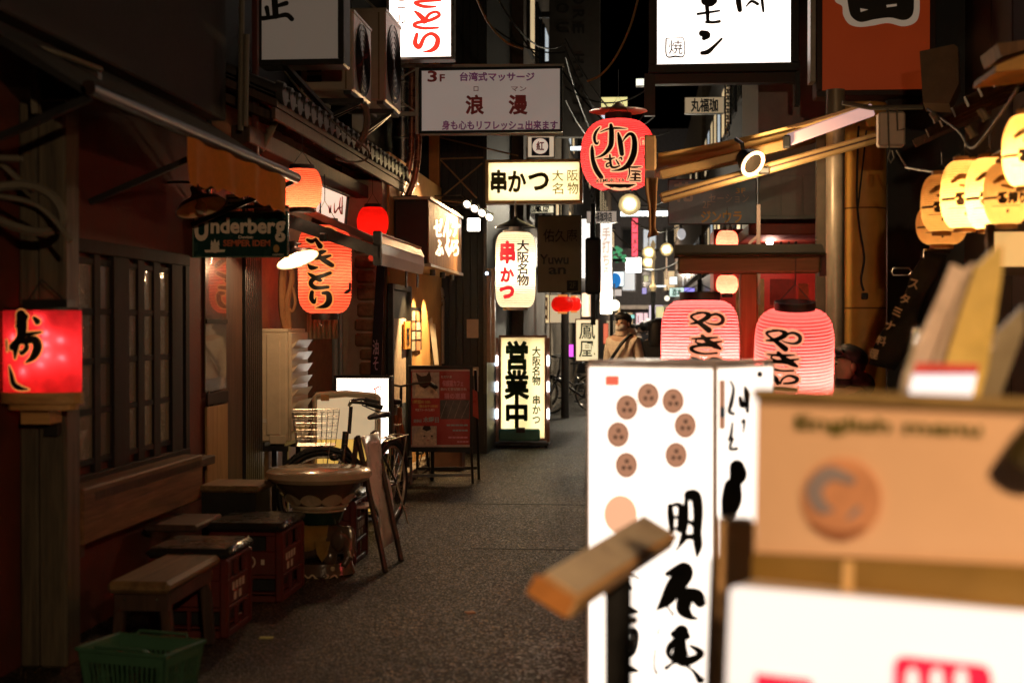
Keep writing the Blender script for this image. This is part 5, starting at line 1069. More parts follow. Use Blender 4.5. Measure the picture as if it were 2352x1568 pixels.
for body, rect, m_, bo in (('ただいま', (1013, 862, 1038, 868), WHT, .02), ('保護猫カフェ', (1016, 873, 1064, 887), PINK, .03), ('触れて学び癒され', (1012, 890, 1072, 897), WHT, .02), ('猫の恵庭', (1020, 902, 1070, 916), PINK, .02), ('1時間¥1100-', (948, 918, 990, 927), YLW, .02), ('（猫のおやつ付き）', (962, 929, 1006, 936), YLW, .02), ('平日フリータイム有り', (954, 938, 998, 944), WHT, .02), ('定休日', (950, 962, 968, 970), TEA, .02), ('木曜日', (972, 957, 1008, 970), TEA, .02), ('ーーーーー', (1026, 974, 1074, 978), TEA, .02), ('ーーーーー', (1040, 986, 1074, 990), TEA, .02), ('ーーーーー', (1030, 1002, 1074, 1006), PINK, .02), ('ーーーー', (1050, 1012, 1076, 1016), PINK, .02)): text(cb, body, rect, sf, m_, bo, eps=.003)
t = thing('leaflet_flap', 'red leaflet flap hanging on the right edge of the cat poster board', 'leaflet', at(1092, 960, YC)); part('leaflet', MB().prism([at(1084, 892, YC), at(1096, 900, YC + .1), at(1099, 962, YC + .1), at(1086, 955, YC)], (.002, .006, 0)), mat('leaflet_red', (.55, .10, .06), .3), t)
part('white_edge', MB().box(at(1085, 0, YC).x, at(1095, 0, YC).x, YC + .12, YC + .125, at(0, 895, YC).z, at(0, 850, YC).z), WHITEP, t)
bxx = atz(1030, 1078); solo('planter_box', MB().box(at(985, 0, 15.4).x, at(1060, 0, 15.4).x, 15.4, 15.75, 0, .28, .02), mat('brown_box', (.08, .035, .02), .6), 'dark brown box on the ground behind the cat poster board', 'box')
# small easel
ea = thing('easel', 'small black easel with white cards in front of the ochre shop', 'easel', at(975, 1000, 16.6))
part('leg', MB().beam(at(985, 744, 16.6), (at(955, 900, 16.6).x, 16.6, .05), .035, .02), BLACK, ea); part('leg', MB().beam(at(988, 744, 16.62), (at(1015, 900, 16.62).x, 16.62, .05), .035, .02), BLACK, ea); part('card', MB().prism([at(985, 735, 16.5), at(992, 728, 16.5), at(1006, 836, 16.55), at(998, 838, 16.55)], (0, .01, 0)), WHITEP, ea); part('card', MB().prism([at(990, 745, 16.53), at(999, 742, 16.53), at(1008, 838, 16.57), at(1002, 838, 16.57)], (0, .01, 0)), WHITEP, ea)
# ================================================================== open-for-business stand sign
YS = 18.6
t, sf = sign_box('stand_sign', 'glowing cream stand sign with big green-black writing on the road', 'sign', (1146, 770, 1256, 1010), YS, .14, 5, trans('cream_acrylic2', (1.0, .95, .76), .9, .3, 3., .02, .03), mat('rose_wood_frame', (.45, .22, .14), .5), hollow=True)
for u in (1168, 1234): part('tube', MB().tube([at(u, 785, YS + .09), at(u, 1000, YS + .09)], .018, 10), MATS['cool_tube'], t, True)
GI = trans('green_ink', (.02, .06, .02), .6, .5, bump=0)
text(t, '営業中', (1158, 782, 1216, 985), sf, GI, .032, True); text(t, '大阪名物　串かつ', (1222, 795, 1242, 972), sf, GI, .02, True)
for s_, u in ((0, 1141), (1, 1259)):
    for v in (828, 888, 950):
        q = at(u, v, YS + .02); part('side_lamp', MB().obox(q, (.035, .03, .13), None, .008), emis('cold_led', (.75, .88, 1), 9., var=0), t)
    part('side_rail', MB().box(at(u - 3, 0, YS).x, at(u + 3, 0, YS).x, YS + .04, YS + .1, .07, at(0, 775, YS).z), MATS['rose_wood_frame'], t)
a_, b_ = at(1128, 0, YS).x, at(1262, 0, YS).x; part('base', MB().box(a_ + .06, b_, YS - .12, YS + .3, .03, .065, .01), DSTEEL, t)
for x in (a_ + .09, b_ - .03): part('castor', MB().tube([(x - .012, YS - .1, .028), (x + .012, YS - .1, .028)], .028, 10), TYRE, t, True)
wt_ = thing('water_weight', 'teal plastic water weight on the foot of the stand sign', 'weight', at(1194, 1015, YS - .1)); a_, b_ = at(1146, 1012, YS - .1), at(1240, 985, YS - .1); part('tank', MB().box(a_.x, b_.x, YS - .13, YS - .02, a_.z, b_.z, .02), mat('teal_plastic', (.05, .22, .19), .4), wt_, True); part('grip', MB().box(at(1186, 0, YS - .1).x, at(1206, 0, YS - .1).x, YS - .136, YS - .1, a_.z + .11, b_.z + .02), BLACK, wt_)
cable([atz(1190, 1022), atz(1160, 1010), atz(1130, 1015), atz(1095, 1035), atz(1060, 1042)], .006, GP, 'pale power cord running left from the stand sign')
# ================================================================== far street
NW = [mat('far_wall_a', (.12, .10, .085), .85, var=.3), mat('far_wall_b', (.20, .16, .12), .85, var=.3), mat('far_wall_c', (.10, .10, .105), .8, var=.3)]
WINM = [emis('window_warm', (1, .72, .40), .55), emis('window_cool', (.8, .9, 1), .45), mat('window_dark', (.015, .018, .02), .15, var=.1)]
rs = random.Random(11)
def house(label, x0, x1, y0, y1, h, m_, front=True, side=None, lit=.25):
    t = thing('house', label, 'building', ((x0 + x1) / 2, y0, 0)); part('wall', MB().box(x0, x1, y0, y1, 0, h), m_, t)
    z = 3.2
    while z < h - 1.2:
        if side:
            xs = x1 if side > 0 else x0; y = y0 + .6
            while y < y1 - 1:
                k = 0 if rs.random() < lit else 1 if rs.random() < lit * .4 else 2
                wf = part('window', MB().box(min(xs, xs + side * .05), max(xs, xs + side * .05), y, y + .9, z, z + 1.1), DSTEEL, t); part('pane', MB().box(min(xs + side * .051, xs + side * .06), max(xs + side * .051, xs + side * .06), y + .06, y + .84, z + .06, z + 1.04), WINM[k], wf); y += 1.7
        z += 2.6
    part('shop_fascia', MB().box(x1 - .02 if side and side > 0 else x0 - .12, x1 + .12 if side and side > 0 else x0 + .02, y0 + .1, y1 - .1, 2.5, 2.95), DSTEEL, t); return t
house('dark left-hand house just beyond the black clad one', -6, -1.72, 21.01, 27, 9, NW[0], side=1)
house('brown left-hand house with the lit noodle shop', -6, -1.68, 27.01, 36, 8, NW[1], side=1, lit=.4)
house('far left-hand house behind the white vertical banner sign', -6, -1.60, 36.01, 50, 10, NW[2], side=1, lit=.4)
house('farthest left-hand house of the street', -7, -1.5, 50.01, 75, 9, NW[1], side=1, lit=.5)
house('right-hand house beyond the red stall', 2.1, 7, 15.5, 26, 9, NW[0], side=-1)
house('second right-hand house down the street', 1.9, 7, 26.01, 42, 8, NW[2], side=-1, lit=.4)
house('farthest right-hand house of the street', 1.8, 7, 42.01, 75, 9, NW[1], side=-1, lit=.5)
eb = thing('end_house', 'lit house closing the far end of the street', 'building', (0, 75.5, 0)); part('wall', MB().box(-8, 8, 75.5, 80, 0, 12), NW[2], eb)
for k in range(5): part('shop_window', MB().box(-2.4 + k * 1.1, -1.5 + k * 1.1, 75.44, 75.49, .6, 2.3), WINM[0] if k % 2 else emis('window_pink', (1, .7, .75), .8), eb)
for k in range(12): wf = part('window', MB().box(-3.2 + (k % 6) * 1.1, -2.4 + (k % 6) * 1.1, 75.42, 75.49, 3.4 + (k // 6) * 2.2, 4.6 + (k // 6) * 2.2), DSTEEL, eb); part('pane', MB().box(-3.12 + (k % 6) * 1.1, -2.48 + (k % 6) * 1.1, 75.40, 75.415, 3.5 + (k // 6) * 2.2, 4.5 + (k // 6) * 2.2), WINM[(0, 2, 1, 2, 0, 0, 2, 0, 2, 1, 2, 0)[k]], wf)
lamp('end_fill_light', eb, (0, 70, 4.2), 500, (1, .8, .62), .2)  # added point light without a lamp body, brightens the dark far end
part('awning', MB().box(-3, 3.4, 74.9, 75.48, 2.5, 2.7), WHITEP, eb)
# high dark facade with vertical lettering and utility pole
a_, b_ = at(1262, 0, 24), at(1378, 0, 24)
t = thing('tower_sign', 'tall dim vertical sign board with grey letters in the night sky', 'sign', (a_.x, 24, 4)); part('board', MB().box(a_.x, b_.x, 24, 24.2, at(0, 330, 24).z, 9.5), mat('dim_board', (.06, .055, .05), .8, var=.2), t)
sf = Flat(24.0); DIM = mat('dim_letter', (.014, .013, .012), .7, bump=0)
for i, ch in enumerate('ORE HOSTE'):
    if ch != ' ': text(t, ch, (1318, 20 + 34 * i - 34, 1340, 46 + 34 * i - 34), sf, DIM, .02, rot=PI / 2)
for i, ch in enumerate('DOU'): text(t, ch, (1280, -40 + 44 * i, 1304, -10 + 44 * i), sf, DIM, .02, rot=PI / 2)
up = thing('utility_pole', 'dark utility pole right of the massage sign', 'pole', (at(1298, 600, 24.6).x, 24.6, 0)); x = at(1298, 600, 24.6).x
part('pole', MB().tube([(x, 24.6, 0), (x, 24.6, 10)], [.07, .06], 12), mat('pole_concrete', (.06, .055, .05), .8), up, True); part('cross_arm', MB().box(x - .5, x + .5, 24.5, 24.57, 6.9, 7.0), DSTEEL, up); part('transformer', MB().tube([(x - .2, 24.4, 5.4), (x - .2, 24.4, 6.1)], .18, 14), DSTEEL, up, True)
WIRES = [((1055, -20, 18.5), (1298, 120, 19), .25), ((1130, -30, 16), (1298, 100, 19), .3), ((1298, 90, 19), (1540, 300, 24), .5), ((1298, 110, 19), (1480, 262, 24), .6), ((1298, 130, 19), (1400, 330, 30), .4), ((1290, 160, 19), (1700, 330, 14), .5), ((1298, 230, 19), (1420, 330, 26), .3), ((1180, 50, 19), (1298, 150, 19), .2), ((1298, 200, 19), (1600, 60, 22), .6), ((1340, 260, 25), (1500, 270, 24), .3)]
wn_ = ['from the top left to the utility pole', 'low from the roofs to the utility pole', 'from the pole towards the right-hand awning', 'just below the wire to the awning', 'from the pole down the street', 'sweeping right behind the black framed sign', 'short from the pole to the round lantern', 'short left of the utility pole', 'climbing right from the pole', 'level above the round lantern']
for (A, B, s_), l_ in zip(WIRES, wn_): cable([at(*A), at(*B)], .011, CABLE, 'thin black overhead wire ' + l_, sag=s_)
YWR = mat('yellow_wire', (.35, .20, .06), .5)
cable([at(1470, -20, 13), at(1448, 60, 13), at(1415, 130, 13), at(1380, 172, 13), at(1348, 187, 13)], .010, YWR, 'yellow cord hanging in a curve in front of the dark tower sign')
cable([at(1092, -10, 13), at(1120, 50, 13), at(1160, 95, 13), at(1200, 112, 13.2)], .010, YWR, 'yellow cord curving down right of the red brush sign')
FARW = [((1385, 300, 30), (1560, 470, 26), .6), ((1390, 420, 34), (1560, 520, 30), .5), ((1400, 520, 38), (1540, 560, 34), .4), ((1400, 560, 36), (1560, 600, 32), .4), ((1395, 380, 28), (1545, 440, 25), .5)]
for (A, B, s_), l_ in zip(FARW, ('highest of the wires crossing the far street', 'second wire from the top crossing the far street', 'lowest but one of the wires crossing the far street', 'lowest of the wires crossing the far street', 'wire crossing the far street behind the large globe lamp')): cable([at(*A), at(*B)], .02, CABLE, 'black ' + l_, sag=s_)
# dark hanging sign
t, sf = sign_box('dark_hanging_sign', 'dim brown hanging sign with black handwriting in the middle of the street', 'sign', (1234, 494, 1336, 672), 21.5, .1, 1.5, mat('dim_khaki', (.50, .40, .23), .7, var=.1), BLACK)
text(t, '佑久庵', (1248, 526, 1326, 556), sf, INK, .005); text(t, 'Yuwu', (1240, 584, 1306, 607), sf, INK, .012); text(t, 'an', (1260, 614, 1300, 630), sf, INK, .012); part('floor_tag', rectmesh(sf, (1302, 644, 1328, 668), .003), mat('tag_dark', (.03, .022, .014), .6), t); text(t, '2F', (1308, 648, 1322, 662), sf, mat('tag_pale', (.25, .19, .1), .6, bump=0), .01, eps=.006)
a_, b_ = at(1344, 676, 21), at(1380, 545, 21)
t = thing('black_sign_board', 'solid black rounded board hanging in the middle of the street', 'sign', (a_.x, 21, a_.z)); part('board', MB().box(a_.x, b_.x, 21, 21.14, a_.z, b_.z, .03), INK, t); part('stem', MB().box(at(1357, 0, 21).x, at(1368, 0, 21).x, 21.03, 21.1, b_.z, b_.z + .5).box(at(1357, 0, 21).x, at(1368, 0, 21).x, 21.03, 21.1, a_.z - .45, a_.z), INK, t)
# lit far signs
def far_sign(label, rect, Y, c_, s_, body=None, m_=INK, vert=False, frame=DSTEEL, bo=.02, name='lit_sign', f=1.2):
    t, sf = sign_box(name, label, 'sign', rect, Y, .15, f, emis('lit_%s' % label[:40], c_, s_), frame)
    if body:
        u0, v0, u1, v1 = rect; du, dv = (u1 - u0) * .16, (v1 - v0) * .1; text(t, body, (u0 + du, v0 + dv, u1 - du, v1 - dv), sf, m_, bo, vert)
    x = (at(rect[0], 0, Y).x + at(rect[2], 0, Y).x) / 2; return t
far_sign('tall white vertical lit sign behind the black board', (1378, 500, 1407, 722), 27, (1, .86, .76), 1.3, '手打ちうどん', emis('grey_ink', (.75, .58, .48), .75), True)
far_sign('narrow white lit strip left of the black board', (1333, 502, 1356, 640), 27.5, (1, .9, .8), 1.6)
far_sign('small cream sign with black coffee-shop writing', (1347, 484, 1417, 512), 23, (1, .78, .62), .32, '丸福珈琲店')
far_sign('cream paper sign with two characters under the cream box', (1218, 472, 1272, 490), 23, (1, .85, .55), 1.0, '鳳凰')
far_sign('long cool white tube sign across the street', (1425, 484, 1536, 497), 25, (.85, .97, 1), 3.0, f=.5)
far_sign('short cool white tube light left of the round lantern', (1310, 336, 1338, 346), 27, (.85, .97, 1), 2.5, f=.5)
far_sign('red and white vertical neon sign far down the street', (1450, 500, 1466, 590), 36, (1, .10, .14), 1.5, 'ラーメン', mat('white_ink', (.9, .85, .85), .5, bump=0), True)
far_sign('white two-part lit sign below the red neon', (1436, 591, 1474, 627), 34, (.96, .96, 1), 2.2)
far_sign('pale lit box sign left of the two-part sign', (1406, 623, 1434, 658), 31, (.82, .93, .95), 1.2)
far_sign('small white square sign far down the street', (1537, 635, 1556, 654), 38, (.92, 1, .97), 1.8)
far_sign('green and white lit convenience sign', (1537, 660, 1572, 682), 38, (.75, 1, .85), 1.1, '酒本', mat('green_print', (.05, .3, .15), .5))
far_sign('yellow lit sign behind the cap of the round lantern', (1380, 222, 1442, 252), 28, (1, .85, .35), .9)
far_sign('pale blue lit post behind the round lantern', (1380, 250, 1393, 275), 28.5, (.75, .85, 1), .9)
far_sign('second pale blue lit post behind the round lantern', (1432, 250, 1442, 275), 28.5, (.75, .85, 1), .9)
far_sign('cream sign behind black cables under the black framed sign', (1572, 222, 1664, 262), 22, (1, .72, .42), .28, '丸福珈')
far_sign('small white slatted lamp left of the black framed sign', (1460, 180, 1480, 198), 26, (1, 1, .8), 1.3)
far_sign('dim window light high left of the tower sign', (1124, 100, 1142, 118), 20, (1, .8, .4), .4)
far_sign('amber window light above the massage sign', (1138, 108, 1158, 138), 20.5, (1, .75, .35), .35)
far_sign('lit menu panel on the noodle shop front', (1238, 676, 1262, 742), 26, (1, .70, .36), .9, '日', mat('brown_ink', (.3, .12, .05), .5))
far_sign('wide lit poster on the noodle shop front', (1262, 676, 1334, 742), 26.3, (1, .74, .45), .55)
far_sign('magenta screen low beside the noodle shop', (1300, 790, 1318, 820), 25, (1, .12, .95), 1.3)
far_sign('cream lit standing sign with two big characters', (1321, 732, 1376, 830), 24, (1, .80, .45), 1.0, '鳳凰', mat('teal_ink', (.08, .14, .10), .5), True, mat('brown_frame', (.3, .12, .06), .5), .01, f=2.5)
far_sign('blue-violet lit doorway behind the wooden beam', (1570, 660, 1596, 690), 40, (.35, .3, 1), 1.2)
far_sign('pale pink lit shop window at the end of the street', (1490, 700, 1524, 735), 60, (1, .82, .9), 1.1)
far_sign('yellow lit shop window at the end of the street', (1506, 703, 1526, 730), 58, (1, .85, .4), .9)
t, sf = sign_box('noodle_banner', 'pale lit panel with pinkish lower edge beside the black board', 'sign', (1336, 672, 1358, 728), 27, .1, 1, emis('noodle_panel', (1, .66, .42), .8), DSTEEL)
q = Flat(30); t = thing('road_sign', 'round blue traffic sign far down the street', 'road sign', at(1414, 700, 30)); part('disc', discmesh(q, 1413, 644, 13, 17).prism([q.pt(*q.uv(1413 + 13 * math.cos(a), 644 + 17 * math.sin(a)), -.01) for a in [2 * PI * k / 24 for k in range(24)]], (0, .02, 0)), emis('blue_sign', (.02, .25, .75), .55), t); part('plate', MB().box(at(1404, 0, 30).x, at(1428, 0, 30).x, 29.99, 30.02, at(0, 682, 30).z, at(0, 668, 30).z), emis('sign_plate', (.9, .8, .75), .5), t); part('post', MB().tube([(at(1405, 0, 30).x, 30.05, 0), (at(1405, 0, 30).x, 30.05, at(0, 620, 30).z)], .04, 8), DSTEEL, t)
far_sign('slim amber vertical sign on the far left houses', (1418, 700, 1425, 760), 44, (1, .6, .25), 1.0)
far_sign('small turquoise lit sign low over the crowd', (1446, 722, 1458, 732), 48, (.4, .95, .85), 1.0)
far_sign('tall pale orange banner on the right side of the far street', (1528, 590, 1534, 640), 46, (1, .65, .4), .7)
far_sign('red lit lantern-shaped sign low at the far left', (1385, 742, 1398, 790), 36, (1, .2, .1), .8)
far_sign('dim cream shop window low at the far left', (1392, 735, 1412, 800), 42, (1, .7, .4), .5)
far_sign('narrow white tube under the far right eaves', (1500, 655, 1530, 659), 44, (.9, 1, 1), 1.8, f=.3)
far_sign('small violet lit sign above the crowd', (1474, 660, 1486, 676), 50, (.6, .5, 1), .8)
far_sign('faint yellow square sign above the small violet one', (1478, 632, 1490, 648), 52, (1, .9, .5), .7)
far_sign('dim pinkish facade panel far down on the right', (1545, 690, 1570, 735), 45, (1, .6, .55), .35)
# globe lamps
GL = emis('globe_core', (1, .93, .72), 5., var=0); GS = trans('globe_shell', (.42, .34, .20), .8, .3)
for k, (u, v, r, Y) in enumerate(((1446, 470, 25, 24), (1531, 573, 15, 30), (1490, 580, 15, 33), (1489, 602, 15, 34), (1411, 701, 13, 27), (1565, 538, 10, 26), (1532, 685, 6, 45), (1478, 742, 5, 50), (1466, 748, 5, 52), (1489, 736, 5, 51), (1506, 745, 5, 53))):
    q = at(u, v, Y); R = r * mpp(Y); t = thing('globe_lamp', ['large round globe lamp in the middle of the street', 'round globe lamp left of the wooden beam', 'upper of two globe lamps on a gilded post', 'lower of two globe lamps on a gilded post', 'cream globe lamp beside the tall white sign', 'pale pear-shaped lamp below the blue-grey sign', 'tiny greenish lamp far down the street', 'leftmost but one of the tiny lamps over the crowd', 'leftmost of the tiny lamps over the crowd', 'upper tiny lamp over the crowd', 'rightmost tiny lamp over the crowd'][k], 'lamp', q)
    part('globe', MB().ball(q, R, 18, sc=(1, 1, 1.3 if k == 5 else 1)), GS if k < 4 else emis('globe_cream', (1, .88, .68), 1.6) if k != 5 else emis('globe_pear', (.8, .78, .8), .5), t, True)
    if k < 4: part('bulb', MB().ball(q + Vector((0, -R * .3, 0)), R * .48, 14), GL, t, True)
    if k < 5: lamp('globe_light', t, q + Vector((0, -R * 1.3, 0)), 150, (1, .88, .66), .06)
    part('stem', MB().tube([q + Vector((0, 0, R)), q + Vector((0, 0, R + .3))], .015, 6), DSTEEL, t)
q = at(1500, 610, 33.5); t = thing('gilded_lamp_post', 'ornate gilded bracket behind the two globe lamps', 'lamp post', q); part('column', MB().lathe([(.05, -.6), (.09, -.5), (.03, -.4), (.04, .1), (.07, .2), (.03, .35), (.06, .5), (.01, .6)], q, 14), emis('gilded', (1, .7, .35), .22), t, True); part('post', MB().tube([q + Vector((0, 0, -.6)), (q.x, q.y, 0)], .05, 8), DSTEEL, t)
t = thing('hanging_plant', 'green lit leaves in a dark window box far down the street', 'plant', at(1420, 600, 32)); mb = MB(); r2 = random.Random(2)
for k in range(16): mb.ball(at(1408 + r2.random() * 26, 564 + r2.random() * 36, 32 + r2.random() * .3), .05, 8, sc=(1, .6, .8))
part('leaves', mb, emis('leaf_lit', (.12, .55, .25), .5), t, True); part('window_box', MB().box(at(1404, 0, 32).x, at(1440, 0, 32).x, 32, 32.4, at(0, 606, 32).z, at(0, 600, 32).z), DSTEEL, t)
# red round lanterns
for k, (u, v0, v1, w_, Y) in enumerate(((1292, 681, 716, 52, 23), (1318, 683, 714, 34, 23.6))):
    Lr = Lantern('round_lantern', ['squat shiny red lantern in front of the noodle shop', 'second squat red lantern partly behind the first'][k], u, v0, v1, w_, Y, rc=.4, p=2, q=.5, paper=trans('silk_red%d' % k, (.85, .03, .02), .6, .25), rib=trans('silk_rib', (.5, .01, .01), .6, .3), cap=GOLD, power=1.2, lcol=(1, .4, .25), ribs=12, hang=.2, ct=.03, cb=.03)
bicycle('dark bicycle parked across the street in the middle distance', (at(1330, 900, 26).x, 26, 0), math.radians(188), BF, None, True, .2)
bicycle('second dark bicycle close behind the first in the middle distance', (at(1300, 900, 27).x, 27.2, 0), math.radians(150), SF, None, False, .2)
# ================================================================== right side
# round red kemuri-ya lantern
KRED = trans('kemuri_red', (.92, .09, .10), .85, .6); KRIB = trans('kemuri_rib', (.55, .03, .04), .75, .6)
K = Lantern('round_lantern', 'big round red lantern with black swirling brush logo over the street', 1420, 276, 437, 172, 11.5, rc=.34, p=2.3, q=.5, paper=KRED, rib=KRIB, ct=.055, cb=.01, power=10., lcol=(1, .62, .45), lz=.45, ribs=34, hang=.35)
cvK = conv((2300, 450, 2700, 780), 1901); OUTL = emis('peach_print', (1, .55, .27), .95); EPK = .006
brush(K.t, [[(470, 265, 20), (400, 350, 46), (366, 450, 50), (382, 560, 42), (425, 590, 36), (448, 545, 8)], [(680, 225, 46), (692, 320, 76), (695, 500, 82), (680, 640, 78), (600, 760, 58), (500, 830, 36), (380, 862, 8)], [(475, 372, 14), (640, 312, 30), (800, 300, 36), (985, 312, 6)], [(822, 400, 30), (850, 520, 72), (870, 640, 80), (892, 800, 70)], [(905, 570, 10), (960, 480, 34), (1040, 410, 52), (1110, 450, 70), (1135, 600, 84), (1112, 800, 92), (1020, 990, 84), (880, 1085, 46), (690, 1112, 6)],
 [(555, 890, 18), (660, 895, 36), (758, 872, 12)], [(664, 822, 30), (672, 920, 40), (692, 1030, 38), (760, 1052, 32), (850, 1022, 22)], [(672, 965, 24), (606, 985, 26), (604, 1035, 24), (655, 1025, 18)], [(785, 915, 22), (832, 990, 28)], [(838, 884, 16), (880, 872, 28), (890, 908, 22)], [(322, 610, 12), (322, 700, 56), (340, 900, 66), (402, 1080, 76), (500, 1225, 70)], [(560, 1345, 10), (700, 1372, 50), (850, 1385, 66), (1000, 1372, 50), (1150, 1340, 8)]], K, INK, cvK, (OUTL, 24), eps=EPK, gain=1.2)
BRN = mat('brown_brush', (.10, .02, .015), .5, bump=0)
brush(K.t, [[(1015, 1040, 20), (1130, 1040, 36), (1265, 1022, 14)], [(1030, 1050, 30), (1035, 1160, 28), (990, 1275, 8)], [(1075, 1110, 30), (1240, 1110, 30)], [(1090, 1170, 30), (1200, 1160, 40), (1240, 1180, 20)], [(1060, 1230, 26), (1240, 1225, 30)], [(1150, 1150, 40), (1140, 1260, 40)], [(1040, 1280, 20), (1240, 1270, 24)]], K, BRN, cvK, (OUTL, 16), eps=EPK)
f_ = cvK[0]
def zr(x0, y0, x1, y1, f): a = f(x0, y0); b = f(x1, y1); return (*a, *b)
text(K.t, 'KEMURI-YA', zr(395, 1245, 955, 1318, f_), K, INK, .012, eps=.018, outline=(OUTL, .06))
brush(K.t, [[(1245, 620, 10), (1245, 475, 10), (1400, 475, 10), (1405, 620, 10)]], K, OUTL, cvK, eps=.012); text(K.t, '焼', zr(1270, 505, 1385, 610, f_), K, OUTL, .02, eps=.012)
q = Vector((K.cx, K.cy, K.z1)); part('tin_hat', MB().lathe([(.235, .07), (.23, .075), (.06, .10), (.02, .14), (.001, .14)], q, 26), mat('tin_tan', (.45, .28, .14), .4, .5), K.t, True)
# black framed lit sign
t, sf = sign_box('framed_lit_sign', 'big white lit sign with black brush writing in a black frame, top right', 'sign', (1490, -160, 1836, 168), 12.2, .3, 19, emis('white_sign_lit', (1, .86, .76), 2.1, var=.03), BLACK)
cvM = conv((2048, 0, 3072, 683), 2351)
brush(t, [[(1780, 10, 90), (1820, 20, 90), (1850, 10, 70)], [(1790, 50, 40), (1796, 130, 36), (1800, 195, 30), (1830, 208, 26)], [(1705, 132, 24), (1800, 118, 24), (1905, 102, 18)], [(1785, 206, 26), (1850, 208, 26), (1905, 200, 28)], [(1745, 310, 60), (1790, 325, 70), (1762, 355, 40)], [(1925, 360, 22), (1860, 425, 30), (1800, 478, 44), (1745, 490, 36)], [(2075, -60, 50), (2080, 20, 52), (2092, 95, 44)], [(2150, 62, 12), (2200, 15, 26), (2255, 40, 30)], [(2290, -40, 26), (2300, 40, 28), (2308, 108, 22)]], sf, INK, cvM)
brush(t, [[(1415, 360, 12), (1420, 515, 12), (1500, 520, 16), (1578, 512, 10), (1575, 360, 8), (1500, 352, 6), (1415, 356, 8)]], sf, INK, cvM); text(t, '焼', (1536, 93, 1568, 125), sf, INK, .004)
part('lower_beam', MB().box(at(1490, 0, 12.3).x, at(1836, 0, 12.3).x, 12.3, 12.42, at(0, 216, 12.3).z, at(0, 176, 12.3).z), mat('brown_black', (.03, .014, .009), .5), t); a_, b_ = at(1480, 265, 12.28), at(1505, 168, 12.28); part('side_post', MB().box(a_.x, b_.x, 12.28, 12.38, a_.z, b_.z - .002), BLACK, t); a_ = at(1832, 215, 12.28); part('side_post', MB().box(a_.x - .02, a_.x + .02, 12.28, 12.38, a_.z - .1, at(0, 169, 12.28).z), BLACK, t)
# unlit red sign with dark blob; weak emission replaces light falling on it
t, sf = sign_box('red_sign', 'unlit orange-red hanging sign with a dark rounded shape at its top, top right', 'sign', (1875, -160, 2150, 222), 11.3, .28, 13, emis('red_acrylic_faint_glow', (.9, .10, .016), .11, base=(.42, .055, .015), var=.2), mat('maroon_frame', (.035, .010, .006), .45))
GREYP = emis('grey_print', (.8, .62, .45), .2); CH = mat('charcoal_print', (.02, .018, .014), .5, bump=0)
cvR = conv((3072, 0, 4096, 683), 2351)
def blob(pts, m_, e): part('printed_shape', MB().poly([sf.pt(*sf.uv(*cvR[0](x, y)), e) for x, y in _cat([(*p, 0) for p in pts] + [(*pts[0], 0)], 6)[:-1] for x, y in [(x, y)]] if False else [sf.pt(*sf.uv(*cvR[0](p[0], p[1])), e) for p in _cat([(a, b) for a, b in pts], 6)]), m_, t)
blob([(600, -60), (620, 20), (680, 60), (690, 140), (740, 220), (830, 250), (950, 240), (1100, 215), (1240, 245), (1350, 210), (1390, 120), (1392, -60)], GREYP, .002)
blob([(720, -60), (740, 80), (770, 160), (850, 205), (980, 180), (1120, 165), (1240, 188), (1310, 160), (1338, 90), (1338, -60)], CH, .004)
part('print_mark', MB().poly([sf.pt(*sf.uv(*cvR[0](x, y)), .006) for x, y in ((845, 80), (920, 92), (850, 115))]), GREYP, t); part('print_mark', MB().poly([sf.pt(*sf.uv(*cvR[0](x, y)), .006) for x, y in ((1085, 50), (1180, 38), (1182, 60), (1090, 72))]), GREYP, t)
part('side_strip', MB().box(at(1862, 0, 11.3).x, at(1874, 0, 11.3).x, 11.31, 11.5, at(0, 215, 11.3).z, 4.5), mat('pale_edge', (.5, .45, .4), .4), t)
# right awning over the street
GA = mat('gold_beige_metal', (.46, .30, .13), .38, .4, var=.15); FAB = mat('gold_canvas', (.80, .52, .20), .85, var=.2)
aw = thing('street_awning', 'beige folding awning reaching over the street from the right', 'awning', at(1500, 400, 10.2))
fA, fB = at(1512, 352, 10.2), at(2000, 232, 10.2); mb = MB(); nn = 10
for i in range(nn + 1):
    p = fA.lerp(fB, i / nn); s_ = .035 * math.sin(PI * i / nn); mb.v += [p - Vector((0, 0, s_)), p + Vector((0, 1.75, -s_))]
for i in range(nn): mb.f.append((2 * i, 2 * i + 2, 2 * i + 3, 2 * i + 1)); mb.mi.append(0)
o = part('canvas', mb, FAB, aw, True); o.modifiers.new('thick', 'SOLIDIFY').thickness = .01
part('front_bar', MB().box(at(1482, 0, 10.2).x, at(1508, 0, 10.2).x, 10.18, 11.5, at(0, 404, 10.2).z, at(0, 334, 10.2).z, .01), GA, aw); part('end_cap', MB().box(at(1482, 0, 10.2).x - .004, at(1506, 0, 10.2).x, 10.15, 10.178, at(0, 408, 10.2).z, at(0, 330, 10.2).z, .008), mat('tan_cap', (.60, .36, .17), .5), aw)
part('arm', MB().beam(at(1516, 402, 10.25), at(1812, 330, 10.25), .04, .07, .01), GA, aw); part('arm', MB().beam(at(1518, 456, 10.22), at(2016, 316, 10.22), .05, .075, .01), GA, aw); part('arm_groove', MB().beam(at(1518, 455, 10.19), at(2016, 315, 10.19), .004, .012), DWOOD, aw)
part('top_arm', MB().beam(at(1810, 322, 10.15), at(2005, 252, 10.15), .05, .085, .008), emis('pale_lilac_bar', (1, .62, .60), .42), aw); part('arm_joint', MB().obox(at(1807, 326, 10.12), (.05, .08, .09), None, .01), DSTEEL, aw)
part('cord_clip', MB().obox(at(1755, 392, 10.15), (.08, .05, .05), None, .01), CABLE, aw)
mb = MB(); sfa = Flat(10.16)
